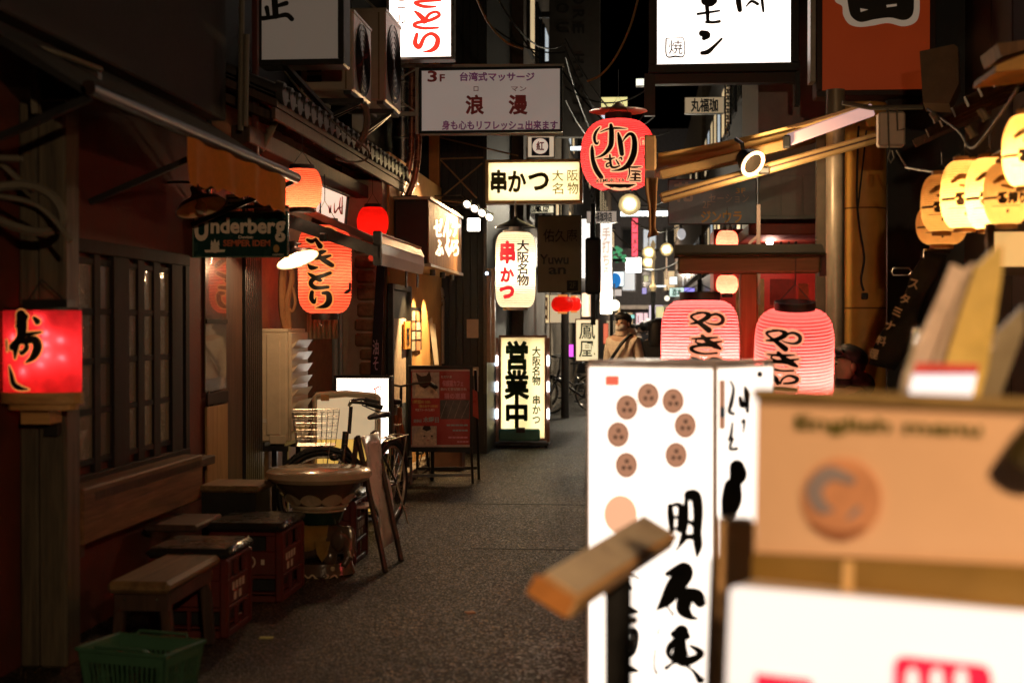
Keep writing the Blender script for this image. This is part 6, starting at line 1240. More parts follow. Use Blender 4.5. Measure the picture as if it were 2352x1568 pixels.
prof = [(1484, 408, 1508, 408), (1486, 440, 1506, 436), (1492, 470, 1505, 466), (1494, 500, 1503, 496), (1494, 530, 1502, 524), (1490, 546, 1510, 540)]
for k, (u0, v0, u1, v1) in enumerate(prof): mb.v += [at(u0, v0, 10.14), at((u0 + u1) / 2, (v0 + v1) / 2, 10.20), at(u1, v1, 10.15)]
for k in range(len(prof) - 1):
    for j in range(2): mb.f.append((3 * k + j, 3 * k + j + 1, 3 * k + 4 + j, 3 * k + 3 + j)); mb.mi.append(0)
o = part('gathered_flap', mb, mat('brown_flap', (.36, .20, .09), .85, var=.25), aw, True); o.modifiers.new('thick', 'SOLIDIFY').thickness = .012
q = at(1728, 375, 10.05); d = Vector((.45, -.55, -.45)).normalized()
t = thing('awning_lamp', 'round black lamp with a glowing ring clipped under the awning', 'lamp', q)
part('housing', MB().tube([q - d * .12, q - d * .05, q], [.05, .085, .10], 20), DSTEEL, t, True); part('glow_ring', MB().lathe([(.075, .004), (.098, .004), (.098, .012), (.075, .012)], (0, 0, 0), 26).xf(Matrix.Translation(q) @ d.to_track_quat('Z', 'Y').to_matrix().to_4x4()), emis('ring_glow', (1, .62, .34), 2.4, var=0), t, True)
part('reflector', MB().lathe([(.001, .006), (.074, .006)], (0, 0, 0), 22).xf(Matrix.Translation(q) @ d.to_track_quat('Z', 'Y').to_matrix().to_4x4()), mat('reflector_dark', (.05, .04, .03), .2, .8), t)
part('bracket', MB().tube([q - d * .1, at(1705, 330, 10.1), at(1690, 320, 10.2)], .014, 8), DSTEEL, t, True); lamp('lamp_light', t, q + d * .2, 36, (1, .66, .34), .05)
q = at(1885, 312, 10.1)
# chain
mb = MB()
for k in range(18): p = at(1672, 180 + k * 7.5, 13.5); mb.tube([p + Vector((.018 * math.cos(a) * (1 if k % 2 else .3), .018 * math.cos(a) * (.3 if k % 2 else 1), .028 * math.sin(a))) for a in [2 * PI * j / 8 for j in range(8)]], .005, 4, closed=True)
solo('chain', mb, CHROME, 'thin hanging chain below the black framed sign', 'chain')
# metal pole, ochre column
MP = mat('grey_pole_paint', (.36, .30, .22), .4, .3, var=.2, scale=5., dirt=.55)
x = at(1918, 600, 10.6).x; solo('metal_pole', MB().tube([(x, 10.6, 0), (x, 10.6, at(0, 235, 10.6).z)], .068, 20), MP, 'grey metal pole left of the ochre column', 'pole', smooth=True)
x = at(1888, 600, 10.75).x; solo('steel_channel', MB().box(x - .045, x + .04, 10.72, 10.8, 0, 3.1, .004), mat('dark_channel', (.10, .08, .055), .5, .4), 'dark steel channel just left of the grey metal pole', 'post')
OC = mat('ochre_paint', (.72, .38, .075), .5, var=.10, scale=4., dirt=.25, bump=.05)
x = at(1982, 600, 11.1).x; oc = thing('column', 'smooth ochre round column at the right', 'column', (x, 11.1, 0)); part('shaft', MB().lathe([(.172, 0), (.172, at(0, 268, 11.1).z)], (x, 11.1, 0), 40), OC, oc, True)
for v in (495, 710): part('seam', MB().lathe([(.1725, -.006), (.1755, 0), (.1725, .006)], (x, 11.1, at(0, v, 11.1).z), 40), mat('seam_brown', (.25, .12, .03), .6), oc, True)
cable([at(1972, 290, 10.88), at(1968, 440, 10.88), at(1974, 520, 10.87), at(1985, 590, 10.87), at(1978, 640, 10.88), at(1984, 668, 10.88)], .008, CABLE, 'black cord taped down the ochre column'); cable([at(1990, 300, 10.89), at(1976, 430, 10.88), at(1970, 480, 10.88)], .006, CABLE, 'short black cord joining the cord on the ochre column')
p = at(1986, 680, 10.9); solo('socket', MB().obox(p, (.05, .03, .05), None, .008), CABLE, 'black socket on the ochre column', 'socket')
# white junction box
t = thing('junction_box', 'white junction box tied under the red sign', 'box', at(2048, 338, 9.2)); a_, b_ = at(2018, 336, 9.2), at(2080, 256, 9.2); part('box', MB().box(a_.x, b_.x, 9.2, 9.3, a_.z, b_.z, .012), mat('white_pvc', (.68, .56, .44), .4, var=.06), t)
part('tie_cord', MB().tube([at(2040, 250, 9.18), at(2042, 340, 9.18)], .005, 6).tube([at(2060, 250, 9.18), at(2062, 300, 9.18), at(2078, 296, 9.17)], .005, 6).tube([at(2046, 345, 9.19), at(2040, 362, 9.19), at(2046, 374, 9.19), at(2054, 362, 9.19), at(2050, 345, 9.19)], .006, 6), GP, t)
cable([at(2060, 345, 9.2), at(2075, 372, 9.2), at(2090, 392, 9.2)], .007, GP, 'white cord dangling from the junction box')
solo('support_pipe', MB().tube([at(1935, 236, 9.4), at(2000, 248, 9.4), at(2120, 246, 9.4)], .016, 8), GP, 'pale pipe running under the red sign', 'pipe', smooth=True)
# blue-grey sign
t, sf = sign_box('blue_grey_sign', 'unlit blue-grey sign with ochre katakana below the awning', 'sign', (1534, 410, 1738, 516), 13.0, .12, 2, mat('blue_grey', (.18, .33, .46), .5, var=.12), mat('blue_grey_edge', (.06, .065, .07), .5))
GRL = mat('grey_letter', (.42, .50, .52), .5, bump=0); OCL = mat('ochre_letter', (.62, .46, .14), .5, bump=0)
for body, rect, m_, bo in (('花', (1548, 418, 1592, 464), GRL, .03), ('リ', (1612, 420, 1630, 442), GRL, .02), ('3F', (1690, 432, 1712, 444), OCL, .01), ('セーション', (1628, 446, 1720, 466), GRL, .005), ('2F', (1614, 462, 1632, 478), GRL, .01), ('ジンウラ', (1610, 484, 1704, 512), OCL, .02)): text(t, body, rect, sf, m_, bo)
# grey shutter wall and red stall
t = thing('stall_house', 'grey panelled house front above the red stall', 'building', (1.2, 13.3, 2)); a_ = at(1742, 0, 13.3)
part('wall', MB().box(a_.x, 3.0, 13.3, 15.4, at(0, 515, 13.3).z, 5.0), mat('grey_panel', (.34, .36, .36), .6, var=.15), t)
for k in range(3): part('panel', MB().box(a_.x + .01 + k * .2, a_.x + .2 + k * .2, 13.284, 13.298, at(0, 508, 13.3).z, at(0, 420, 13.3).z, .003), mat('grey_panel', (.2, .18, .17), .6), t)
part('lower_wall', MB().box(.75, 3.0, 14.6, 15.4, 0, at(0, 516, 13.3).z), mat('stall_red', (.42, .03, .015), .6, var=.3, scale=4.), t)
rsn = thing('red_stall', 'red-lit food stall front with hanging posters, behind the twin pink lanterns', 'stall', (1.2, 12.6, 0))
a_, b_ = at(1746, 540, 12.6), at(1884, 512, 12.6); part('canopy', MB().box(a_.x - .1, b_.x + .1, 12.6, 14.5, a_.z, b_.z, .01), mat('stall_canopy', (.16, .03, .015), .6), rsn)
LRED = mat('stall_red_panel', (.6, .03, .015), .5, var=.3, scale=6.)
part('back_panel', MB().box(at(1640, 0, 14.3).x, 2.2, 14.3, 14.35, .5, 2.55), LRED, rsn); part('counter', MB().box(at(1700, 0, 13).x, 2.0, 13.0, 13.5, 0, 1.0), LRED, rsn)
for k, (u0, u1, v0, v1, c_) in enumerate(((1690, 1706, 640, 800, (.75, .45, .2)), (1742, 1756, 640, 760, (.8, .5, .25)), (1770, 1830, 640, 700, (.45, .02, .02)), (1836, 1860, 650, 690, (.8, .12, .05)))):
    a_, b_ = at(u0, v1, 12.9), at(u1, v0, 12.9); part('hanging_poster', MB().box(a_.x, b_.x, 12.9 + .03 * k, 12.91 + .03 * k, a_.z, b_.z), mat('poster_%d' % k, c_, .5, var=.35, scale=14.), rsn)
for k, u in enumerate((1792, 1810, 1826)): a_ = at(u, 600, 13.2); part('hanging_utensil', MB().tube([a_, at(u + 2, 555, 13.2)], .012, 6), DSTEEL, rsn)
q = at(1768, 557, 13.6); part('bulb', MB().ball(q, .035, 12), emis('stall_bulb', (1, .8, .7), 18., var=0), rsn, True); lamp('bulb_light', rsn, q - Vector((0, .1, .08)), 11, (1, .5, .38), .05)
for k, (u, v0, v1) in enumerate(((1670, 530, 576), (1670, 632, 662))): Lantern('paper_lantern', ['upper small pink lantern of the red stall, above the wooden beam', 'lower small pink lantern of the red stall, just under the wooden beam'][k], u, v0, v1 + (0 if k == 0 else 12), 50, 11.2, rc=.45, p=2.2, q=.5, paper=trans('stall_pink', (1, .25, .18), .86), rib=REDR, power=3.0, lcol=(1, .6, .4), ribs=14, hang=.15)
q = at(1760, 530, 12); 
solo('steel_rack', MB().beam(at(1742, 470, 11.5), at(1742, 700, 11.5), .03, .03).beam(at(1720, 560, 11.5), at(1742, 540, 11.5), .02, .02), mat('rack_grey', (.25, .2, .18), .4, .6), 'thin steel upright right of the blue-grey sign', 'rack')
# wooden T-shaped lantern stand
TB = wood('beam_wood', (.07, .062, .022), (.19, .155, .06), 'x', ring=9.); PW_ = wood('post_wood', (.16, .06, .018), (.34, .16, .05), 'z', ring=9.)
a_, b_ = at(1556, 628, 8.8), at(1880, 590, 8.8); tt = thing('lantern_stand', 'roofed wooden T-shaped stand holding the two pink lanterns', 'stand', ((a_.x + b_.x) / 2, 8.8, 0))
part('beam', MB().box(a_.x, b_.x, 8.7, 8.9, a_.z, b_.z, .012), TB, tt); z_ = at(0, 570, 8.8).z
part('roof', MB().prism([(a_.x - .02, 8.62, b_.z + .002), (a_.x - .02, 8.98, b_.z + .002), (a_.x - .02, 8.95, b_.z + .02), (a_.x - .02, 8.8, z_), (a_.x - .02, 8.65, b_.z + .02)], (b_.x - a_.x + .04, 0, 0)), mat('mossy_wood', (.13, .10, .035), .85, var=.3), tt)
part('beam_end', MB().box(b_.x, b_.x + .04, 8.74, 8.86, a_.z - .02, b_.z + .02), DWOOD, tt)
c_, d_ = at(1700, 0, 8.8), at(1740, 0, 8.8); part('post', MB().box(c_.x, d_.x, 8.75, 8.85, 0, a_.z - .001, .008), PW_, tt); part('foot', MB().box(c_.x - .25, d_.x + .25, 8.7, 8.9, 0, .08, .01), PW_, tt)
# pink twin lanterns
PINKP = trans('pink_paper', (1.0, .20, .20), .88, .7); PINKR = trans('pink_rib', (.90, .12, .12), .8, .7); PO = emis('peach_outline', (1, .36, .20), .95)
PA = Lantern('paper_lantern', 'left of the twin pink-red lanterns with brush writing, beside the white sign', 1608, 690, 930, 177, 8.45, rc=.50, p=5, q=.55, paper=PINKP, rib=PINKR, ct=.05, cb=.05, power=24., lcol=(1, .66, .55), lz=.33, ribs=34, hang=.12)
PB = Lantern('paper_lantern', 'right of the twin pink-red lanterns, its black top ring tilted open', 1821, 708, 960, 176, 8.3, rc=.50, p=5, q=.55, paper=PINKP, rib=PINKR, ct=.045, cb=.05, power=18., lcol=(1, .64, .5), lz=.3, ribs=34, hang=.25, opentop=True)
cvT = conv((2600, 1150, 3400, 1650), 2352)
YAK = [[(545, 290, 8), (610, 292, 16), (665, 305, 30), (690, 330, 44), (640, 372, 38), (570, 405, 32), (478, 426, 14)], [(610, 300, 10), (520, 315, 20), (482, 345, 22), (540, 392, 24), (610, 440, 40), (690, 500, 50)], [(625, 392, 12), (700, 335, 20), (780, 312, 24), (852, 350, 34), (850, 405, 34), (790, 434, 22), (700, 425, 14), (650, 405, 8)],
 [(490, 600, 12), (640, 596, 26), (795, 585, 12)], [(560, 668, 16), (700, 655, 28), (842, 632, 14)], [(612, 568, 30), (680, 632, 44), (760, 680, 50), (828, 718, 22)], [(545, 610, 14), (535, 640, 16), (600, 660, 16)], [(815, 712, 20), (700, 686, 14), (560, 684, 22), (482, 712, 32), (530, 755, 26), (640, 776, 18), (785, 768, 18)],
 [(490, 820, 12), (540, 845, 34), (590, 885, 44), (610, 930, 30)], [(640, 925, 20), (665, 870, 18), (740, 830, 22), (828, 862, 34), (800, 905, 26), (680, 925, 18)], [(480, 1000, 12), (640, 985, 30), (820, 990, 22)]]
brush(PA.t, YAK, PA, INK, cvT, (PO, 24), eps=.006, gain=1.4)
brush(PB.t, [[(x + 882, y + (132 if y < 530 else 116), w_) for x, y, w_ in s_] for s_ in YAK], PB, INK, cvT, (PO, 24), eps=.006, gain=1.4)
PB.t.rotation_euler = (math.radians(9), 0, 0)
# yellow beer lanterns on strings
YPA = trans('yellow_paper', (1.0, .58, .20), .85, .6); YPR = trans('yellow_rib', (.8, .42, .08), .8, .6); YI = mat('brown_black_ink', (.03, .012, .004), .5, bump=0)
YL = [('lit yellow beer lantern with a bright open bottom, left of the lit pair', 2216, 370, 524, 106, 7.2, 6.0), ('brightest yellow beer lantern, in the middle of the string', 2272, 364, 526, 104, 7.0, 8.5), ('dim yellow beer lantern at the back of the string', 2163, 402, 532, 92, 7.7, .7), ('lowest dim yellow beer lantern, nearest the black banner', 2163, 468, 562, 112, 7.9, .5), ('dim yellow beer lantern near the right edge with a clear label', 2312, 376, 515, 100, 6.4, 1.1), ('pale yellow beer lantern cut by the right edge', 2362, 264, 428, 112, 5.9, 6.5)]
for k, (lab, u, v0, v1, w_, Y, pw) in enumerate(YL):
    Lx = Lantern('beer_lantern', lab, u, v0, v1, w_, Y, rc=.42, p=2.3, q=.5, paper=YPA, rib=YPR, cap=mat('wood_ring', (.35, .18, .06), .6), ct=.02, cb=.02, power=pw, lcol=(1, .72, .40), lz=.3, ribs=26, hang=.1, group='yellow beer lanterns on the string', seg=36)
    h = v1 - v0; text(Lx.t, '一番搾り', (u - w_ * .44, v0 + h * .46, u + w_ * .44, v0 + h * .66), Lx, YI, .065, eps=.006)
    brush(Lx.t, [[(u - w_ * .25, v0 + h * .3, 8), (u - w_ * .05, v0 + h * .22, 12), (u + w_ * .2, v0 + h * .32, 6)], [(u - w_ * .1, v0 + h * .36, 6), (u + w_ * .12, v0 + h * .40, 8)]], Lx, mat('tan_emblem', (.45, .2, .04), .5, bump=0), (lambda x, y: (x, y), 1.), name='emblem', eps=.005)
    part('drop_mark', discmesh(Lx, u + 2, v0 + h * .78, 3, 4.5, .006, 10), YI, Lx.t)
    brush(Lx.t, [[(u - w_ * .3, v0 + h * .70, 1.6), (u + w_ * .3, v0 + h * .69, 1.6)]], Lx, YI, (lambda x, y: (x, y), 1.), name='print_line', eps=.006)
cable([at(2080, 385, 8.5), at(2163, 395, 7.7), at(2216, 362, 7.2), at(2272, 358, 7.0), at(2320, 330, 6.4), at(2400, 240, 5.8)], .007, CABLE, 'black cord carrying the yellow beer lanterns')
cable([at(2130, 250, 9), at(2200, 300, 8), at(2235, 340, 7.4), at(2300, 260, 6.6), at(2340, 200, 6.2)], .007, CABLE, 'second black cord looping above the yellow beer lanterns')
for k, (u, v, Y) in enumerate(((2140, 258, 8.6), (2222, 290, 7.6), (2195, 358, 7.3), (2250, 250, 7.2))): p = at(u, v, Y); t = thing('lamp_socket', ['leftmost', 'second', 'lowest', 'rightmost'][k] + ' empty white lamp socket on the cords above the beer lanterns', 'socket', p); part('socket', MB().tube([p, p + Vector((.03, 0, -.045))], .02, 10), GP, t, True); part('collar', MB().tube([p + Vector((.03, 0, -.045)), p + Vector((.036, 0, -.055))], .025, 10), GP, t, True)
# dark right-hand front with eave and lit shelf
RB = mat('dark_brown_boards', (.030, .016, .008), .7, var=.4, stretch=(8, 8, .5)); rb = thing('izakaya_front', 'dark wooden tavern front behind the beer lanterns at the right', 'building', (2.6, 8, 0))
part('wall', MB().box(2.55, 6, 2.2, 11.6, 0, 6.5), RB, rb); part('back_wall', MB().box(at(2040, 0, 11.5).x, 2.549, 11.5, 11.62, 0, 6.5), mat('teal_black_wall', (.018, .022, .024), .6, var=.3), rb)
for k in range(12): part('board', MB().box(2.53, 2.549, 4 + k * .6, 4.58 + k * .6, 0.1, 4.2, .004), RB, rb)
for k in range(7): a_ = at(2100 + k * 30, 330 - k * 24, 10.6 - k * .6); part('eave_rafter', MB().beam(a_, a_ + Vector((.8, 0, .35)), .05, .06), DWOOD, rb)
a_, b_ = at(2286, 612, 6.8), at(2352, 532, 6.8); wq = part('window', MB().box(a_.x - .03, b_.x + .2, 6.82, 6.88, a_.z - .04, b_.z + .04), DWOOD, rb); part('pane', MB().box(a_.x, b_.x + .17, 6.81, 6.819, a_.z, b_.z), emis('shoji_lit', (1, .55, .18), .8), wq)
ls = thing('lit_shelf', 'orange-lit wooden eave ledge at the top right corner', 'ledge', at(2300, 160, 6.0)); part('ledge', MB().prism([at(2286, 166, 6.0), at(2290, 150, 6.0), at(2420, 96, 6.0), at(2420, 150, 6.0)], (0, .4, 0)), mat('ledge_orange', (.75, .40, .10), .6), ls); part('ledge_board', MB().prism([at(2290, 100, 6.2), at(2420, 84, 6.2), at(2420, 96, 6.2), at(2300, 130, 6.2)], (0, .3, 0)), MWOOD, ls)
t = thing('vent_hood', 'brown metal hood between red sign and dark tavern front', 'hood', at(2190, 240, 9.5)); part('hood', MB().prism([at(2112, 118, 9.6), at(2190, 102, 9.6), at(2200, 108, 9.6), at(2202, 190, 9.6), at(2180, 238, 9.6), at(2120, 236, 9.6)], (.1, .4, 0)), mat('hood_brown', (.14, .085, .045), .5, .3), t)
# black vertical banner
nb = thing('black_banner', 'slanting black cloth banner with pale vertical writing, right of the column', 'banner', at(2060, 850, 8.0)); a_, b_, c_, d_ = at(2126, 585, 8.0), at(2172, 585, 8.1), at(2060, 852, 8.0), at(1992, 834, 8.0); n_ = (b_ - a_).cross(d_ - a_).normalized()
mb = MB(); nn = 14
for i in range(nn + 1):
    for j in range(5): p = a_.lerp(b_, j / 4).lerp(d_.lerp(c_, j / 4), i / nn); mb.v.append(p + n_ * .02 * math.sin(i * .7 + j * .9))
for i in range(nn):
    for j in range(4): q = i * 5 + j; mb.f.append((q, q + 1, q + 6, q + 5)); mb.mi.append(0)
o = part('cloth', mb, mat('black_cloth', (.007, .006, .006), .95), nb, True); o.modifiers.new('thick', 'SOLIDIFY').thickness = .005
part('pole', MB().tube([at(2118, 592, 8.0), at(2120, 575, 8.0), at(2180, 578, 8.1)], .01, 8), CHROME, nb, True)
PALE = mat('pale_print', (.62, .42, .24), .6, bump=0); sfb = Flat(7.9)
for ch, u, v in (('ス', 2098, 652), ('タ', 2078, 686), ('ミ', 2060, 716), ('ナ', 2044, 748), ('料', 2024, 782), ('理', 2006, 812)): text(nb, ch, (u - 11, v - 11, u + 11, v + 11), sfb, PALE, .012, rot=.25)
solo('hand_rail', MB().tube([at(2052, 616, 9.5), at(2088, 616, 9.5), at(2094, 624, 9.5), at(2088, 632, 9.5), at(2052, 632, 9.5), at(2048, 624, 9.5)], .006, 6, closed=True), STEEL, 'small oval metal bracket left of the black banner', 'bracket')
# ================================================================== right foreground, out of focus
# white octopus-ball shop sign: two lit faces on a turned case
NC = at(1642, 1000, 4.85); LC = at(1352, 1000, 5.05); RC = at(1772, 1000, 5.15); zt = at(1642, 838, 4.85).z
ak = thing('shop_light_box', 'tall white glowing shop sign with black brush writing in the right foreground', 'sign', (NC.x, 5.0, 0))
n1 = Vector((NC.x - LC.x, NC.y - LC.y, 0)); n2 = Vector((RC.x - NC.x, RC.y - NC.y, 0)); BK = Vector((LC.x + n2.x, LC.y + n2.y, 0))
LIT5 = emis('shop_sign_white', (1, .85, .72), 2.0, var=.03)
corner = [Vector((p.x, p.y, 0)) for p in (NC, RC, BK, LC)]; cen = sum(corner, Vector()) / 4
part('case', MB().prism([cen + (p - cen) * .985 + Vector((0, 0, .12)) for p in corner], (0, 0, zt - .125)), mat('case_white', (.7, .62, .55), .4), ak)
F1 = Plane((LC.x, LC.y, 0), n1, (0, 0, 1)); F2 = Plane((NC.x, NC.y, 0), n2, (0, 0, 1))
for P_, W_ in ((F1, n1.length), (F2, n2.length)): part('lit_face', MB().prism([P_.pt(.006, .14), P_.pt(W_ - .006, .14), P_.pt(W_ - .006, zt - .015), P_.pt(.006, zt - .015)], P_.n * .008), LIT5, ak)
for p in corner: part('edge_post', MB().obox(p + Vector((0, 0, zt / 2)), (.016, .016, zt), None, .004), mat('edge_pinkish', (.75, .6, .55), .4), ak)
part('top_lid', MB().prism([p + Vector((0, 0, zt)) for p in corner], (0, 0, .012)), mat('edge_pinkish', (.75, .6, .55), .4), ak); part('base', MB().prism([cen + (p - cen) * 1.05 for p in corner], (0, 0, .11)), BLACK, ak)
TAU = emis('taupe_print', (.50, .24, .14), .8); TAUO = emis('taupe_dark', (.30, .13, .07), .8)
for u, v in ((1492, 908), (1443, 935), (1549, 920), (1423, 997), (1577, 976), (1442, 1067), (1556, 1044)):
    part('drum_disc', discmesh(F1, u, v, 24, 28, .010), TAU, ak); part('drum_rim', discmesh(F1, u, v, 25.5, 29.5, .0115, r0=.88), TAUO, ak)
    part('drum_dots', discmesh(F1, u + 1, v - 9, 4.2, 4.5, .012, 10, discmesh(F1, u - 6, v + 6, 4.2, 4.5, .012, 10, discmesh(F1, u + 8, v + 6, 4.2, 4.5, .012, 10))), INK, ak)
part('red_sticker', rectmesh(F1, (1393, 862, 1425, 885), .010), emis('sticker_red', (.9, .16, .09), .9), ak)
part('round_logo', discmesh(F1, 1428, 1180, 38, 44, .010), emis('logo_peach', (1, .52, .30), .9), ak)
cvA = conv((2048, 2048, 3072, 2731), 2351)
BR1 = [[(1462, -60, 30), (1470, 40, 40), (1478, 170, 26)], [(1455, -55, 16), (1520, -75, 26), (1560, -50, 34), (1556, 60, 34), (1545, 165, 24)], [(1475, 45, 16), (1545, 38, 20)], [(1480, 150, 18), (1550, 142, 20)], [(1612, -150, 22), (1606, 40, 36), (1585, 200, 30), (1540, 300, 8)], [(1640, -160, 60), (1700, -150, 60), (1720, 0, 56), (1712, 180, 50), (1720, 300, 50), (1710, 400, 14)], [(1600, 60, 10), (1690, 110, 36)], [(1590, 220, 30), (1690, 220, 36)], [(1600, 250, 20), (1520, 340, 12)],
 [(1440, 560, 30), (1580, 510, 70), (1600, 560, 90), (1520, 660, 100), (1430, 800, 70), (1340, 890, 10)], [(1510, 760, 10), (1590, 720, 36), (1700, 760, 80), (1740, 820, 60)], [(1600, 790, 80), (1590, 880, 80), (1650, 950, 40), (1720, 970, 10)], [(1440, 860, 10), (1495, 935, 14)],
 [(1500, 1110, 40), (1570, 1100, 90), (1620, 1130, 40)], [(1560, 1160, 60), (1470, 1220, 40), (1450, 1290, 30), (1500, 1360, 20)], [(1590, 1180, 30), (1560, 1290, 90), (1600, 1360, 60), (1720, 1320, 40), (1735, 1270, 40), (1650, 1215, 16)], [(1430, 1420, 24), (1520, 1370, 14), (1660, 1430, 16), (1740, 1530, 40)], [(1330, 1250, 8), (1320, 1400, 10), (1345, 1470, 14)], [(1370, 1060, 8), (1350, 1110, 8)],
 [(1100, 560, 12), (1180, 600, 12)], [(1060, 640, 40), (1110, 690, 20)], [(1000, 870, 14), (1100, 890, 40), (1180, 908, 10)], [(1050, 1000, 10), (1050, 1120, 40), (1040, 1300, 50)], [(1060, 1110, 30), (1130, 1080, 40), (1150, 1140, 40), (1120, 1270, 40), (1060, 1320, 20)], [(1020, 1400, 20), (1110, 1430, 36), (1180, 1450, 10)], [(980, 640, 40), (1040, 760, 60), (990, 860, 40)]]
brush(ak, BR1, F1, INK, cvA, eps=.010, gain=1.75)
cvB = conv((2048, 1366, 3072, 2049), 2351)
brush(ak, [[(2115, 410, 10), (2130, 480, 24), (2140, 640, 16)], [(2070, 510, 16), (2090, 580, 26), (2120, 570, 16)], [(2080, 740, 8), (2110, 720, 14), (2100, 830, 8)], [(1980, 360, 10), (2010, 430, 14), (1990, 560, 20), (1970, 640, 16), (2010, 660, 16)], [(2000, 740, 10), (1985, 860, 16), (1960, 900, 10)], [(2000, 890, 16), (1975, 980, 14), (2040, 980, 16)], [(2040, 1150, 60), (2050, 1220, 70), (2020, 1290, 50)], [(2000, 1330, 70), (1990, 1450, 80), (1965, 1560, 60)]], F2, INK, cvB, eps=.010, gain=2.4)
part('brown_strip', rectmesh(F2, (1646, 872, 1660, 985), .010), TAU, ak); part('blue_mark', rectmesh(F2, (1647, 934, 1659, 958), .0115), mat('blue_mark', (.15, .3, .55), .5), ak); part('black_mark', rectmesh(F2, (1733, 852, 1746, 866), .010), INK, ak)
# tilted menu box on a black stand
A_, B_ = at(1268, 1366, 2.75), at(1508, 1216, 3.4); mbx = thing('menu_box', 'slanted wooden menu box with a plastic-covered card, nearest the road', 'menu holder', A_); 
HW = wood('honey_wood', (.66, .34, .12), (.88, .56, .26), 'x'); up_ = Vector((.25, -.6, .76))
part('tray', MB().beam(A_, B_, .085, .03, .004, up=up_), HW, mbx); d_ = (B_ - A_).normalized(); s_ = d_.cross(up_).normalized(); u_ = s_.cross(d_)
part('card', MB().beam(A_ + u_ * .019 + d_ * .03, B_ + u_ * .019 - d_ * .02, .078, .004, up=up_), mat('menu_card', (.92, .70, .48), .3, var=.22, scale=9., coat=.5), mbx); part('end_panel', MB().beam(A_ - d_ * .012, A_ - d_ * .001, .09, .04, up=up_), mat('orange_end', (.75, .30, .08), .5), mbx)
part('side_panel', MB().beam(A_ + s_ * .047 - u_ * .002, B_ + s_ * .047 - u_ * .002, .008, .036, up=up_), HW, mbx)
x_ = at(1420, 1400, 3.2); part('stand_post', MB().box(x_.x - .03, x_.x + .03, 3.2, 3.26, 0, x_.z + .10, .004), BLACK, mbx); part('knob', MB().ball((x_.x + .034, 3.19, x_.z - .02), .012, 8), CHROME, mbx, True); part('knob', MB().ball((x_.x + .034, 3.19, x_.z - .07), .012, 8), CHROME, mbx, True); part('foot', MB().box(x_.x - .2, x_.x + .2, 3.1, 3.4, 0, .03, .005), BLACK, mbx)
# English menu board, wooden easel, lower light box
e0, e1, e2, e3 = at(1738, 908, 2.25), at(2420, 936, 2.0), at(2420, 1300, 2.0), at(1732, 1268, 2.25)
ORB = mat('peach_board', (.95, .60, .36), .45, var=.06, scale=2.5, coat=.2); PE = Plane(e3, e1 - e0, (0, 0, 1))
em = thing('menu_stand', 'blurred peach wooden menu board with green writing in the right foreground', 'menu stand', (e0.x, 2.2, 0))
part('board', MB().prism([e3, e2, e1, e0], PE.n * -.02), ORB, em); part('top_edge', MB().beam(e0 + Vector((0, 0, .004)), e1 + Vector((0, 0, .004)), .03, .016), mat('olive_edge', (.34, .22, .08), .6), em)
GT = mat('green_text', (.14, .13, .02), .5, bump=0); text(em, 'English menu', (1830, 958, 2260, 1000), PE, GT, .02, eps=.003, rot=.03)
part('logo_ring', discmesh(PE, 1935, 1145, 92, 95, .003), mat('ring_peach', (.78, .36, .18), .5), em); brush(em, [[(1960, 1100, 20), (1910, 1085, 34), (1875, 1120, 36), (1890, 1160, 30), (1915, 1168, 10)], [(1975, 1165, 14), (1955, 1185, 10)]], PE, mat('slate_logo', (.36, .30, .30), .5, bump=0), (lambda x, y: (x, y), 1.), name='logo_mark', eps=.005); brush(em, [[(1870, 1205, 8), (1935, 1228, 20), (1990, 1210, 8)]], PE, mat('rust_logo', (.45, .18, .08), .5, bump=0), (lambda x, y: (x, y), 1.), name='logo_mark', eps=.005)
part('shelf', MB().prism([at(1728, 1272, 2.24), at(2420, 1304, 1.99), at(2420, 1412, 1.99), at(1726, 1352, 2.24)], PE.n * -.05), mat('olive_shelf', (.30, .17, .035), .55, var=.2), em); part('tape_strip', MB().prism([at(1940, 1286, 2.155), at(1962, 1287, 2.15), at(1962, 1372, 2.15), at(1935, 1370, 2.155)], PE.n * .004), mat('pale_tape', (.8, .5, .2), .4), em)
part('easel_leg', MB().beam(at(1690, 1190, 2.45), (at(1660, 1500, 2.45).x, 2.45, 0), .06, .06, .004), HW, em); part('easel_leg', MB().beam(at(2400, 1190, 2.3), (at(2420, 1500, 2.3).x, 2.3, 0), .06, .06, .004), HW, em); part('easel_panel', MB().prism([at(1632, 1285, 2.5), at(1740, 1240, 2.5), at(1740, 1640, 2.5), at(1618, 1640, 2.5)], (0, .02, 0)), mat('brown_board', (.85, .52, .26), .6, var=.1), em)
l0, l1, l2, l3 = at(1676, 1352, 2.15), at(2430, 1420, 1.95), at(2430, 2300, 1.95), at(1640, 2300, 2.15); PLx = Plane(l3, Vector((l1.x - l0.x, l1.y - l0.y, 0)), (0, 0, 1))
lw = thing('lower_light_box', 'blurred white light box with red shapes in the bottom right corner', 'sign', (l0.x, 2.1, 0)); part('face_panel', MB().prism([l3, l2, l1, l0], PLx.n * -.03), emis('lower_white', (1, .90, .85), .90, var=.05), lw); zb_ = l3.z
part('case', MB().prism([p - PLx.n * .031 for p in (l3, l2, l1, l0)], PLx.n * -.1), mat('case_white', (.7, .62, .55), .4), lw); part('case_foot', MB().prism([Vector((l3.x, l3.y + .05, 0)), Vector((l2.x, l2.y + .05, 0)), Vector((l2.x, l2.y + .15, 0)), Vector((l3.x, l3.y + .15, 0))], (0, 0, max(.02, zb_))), BLACK, lw)
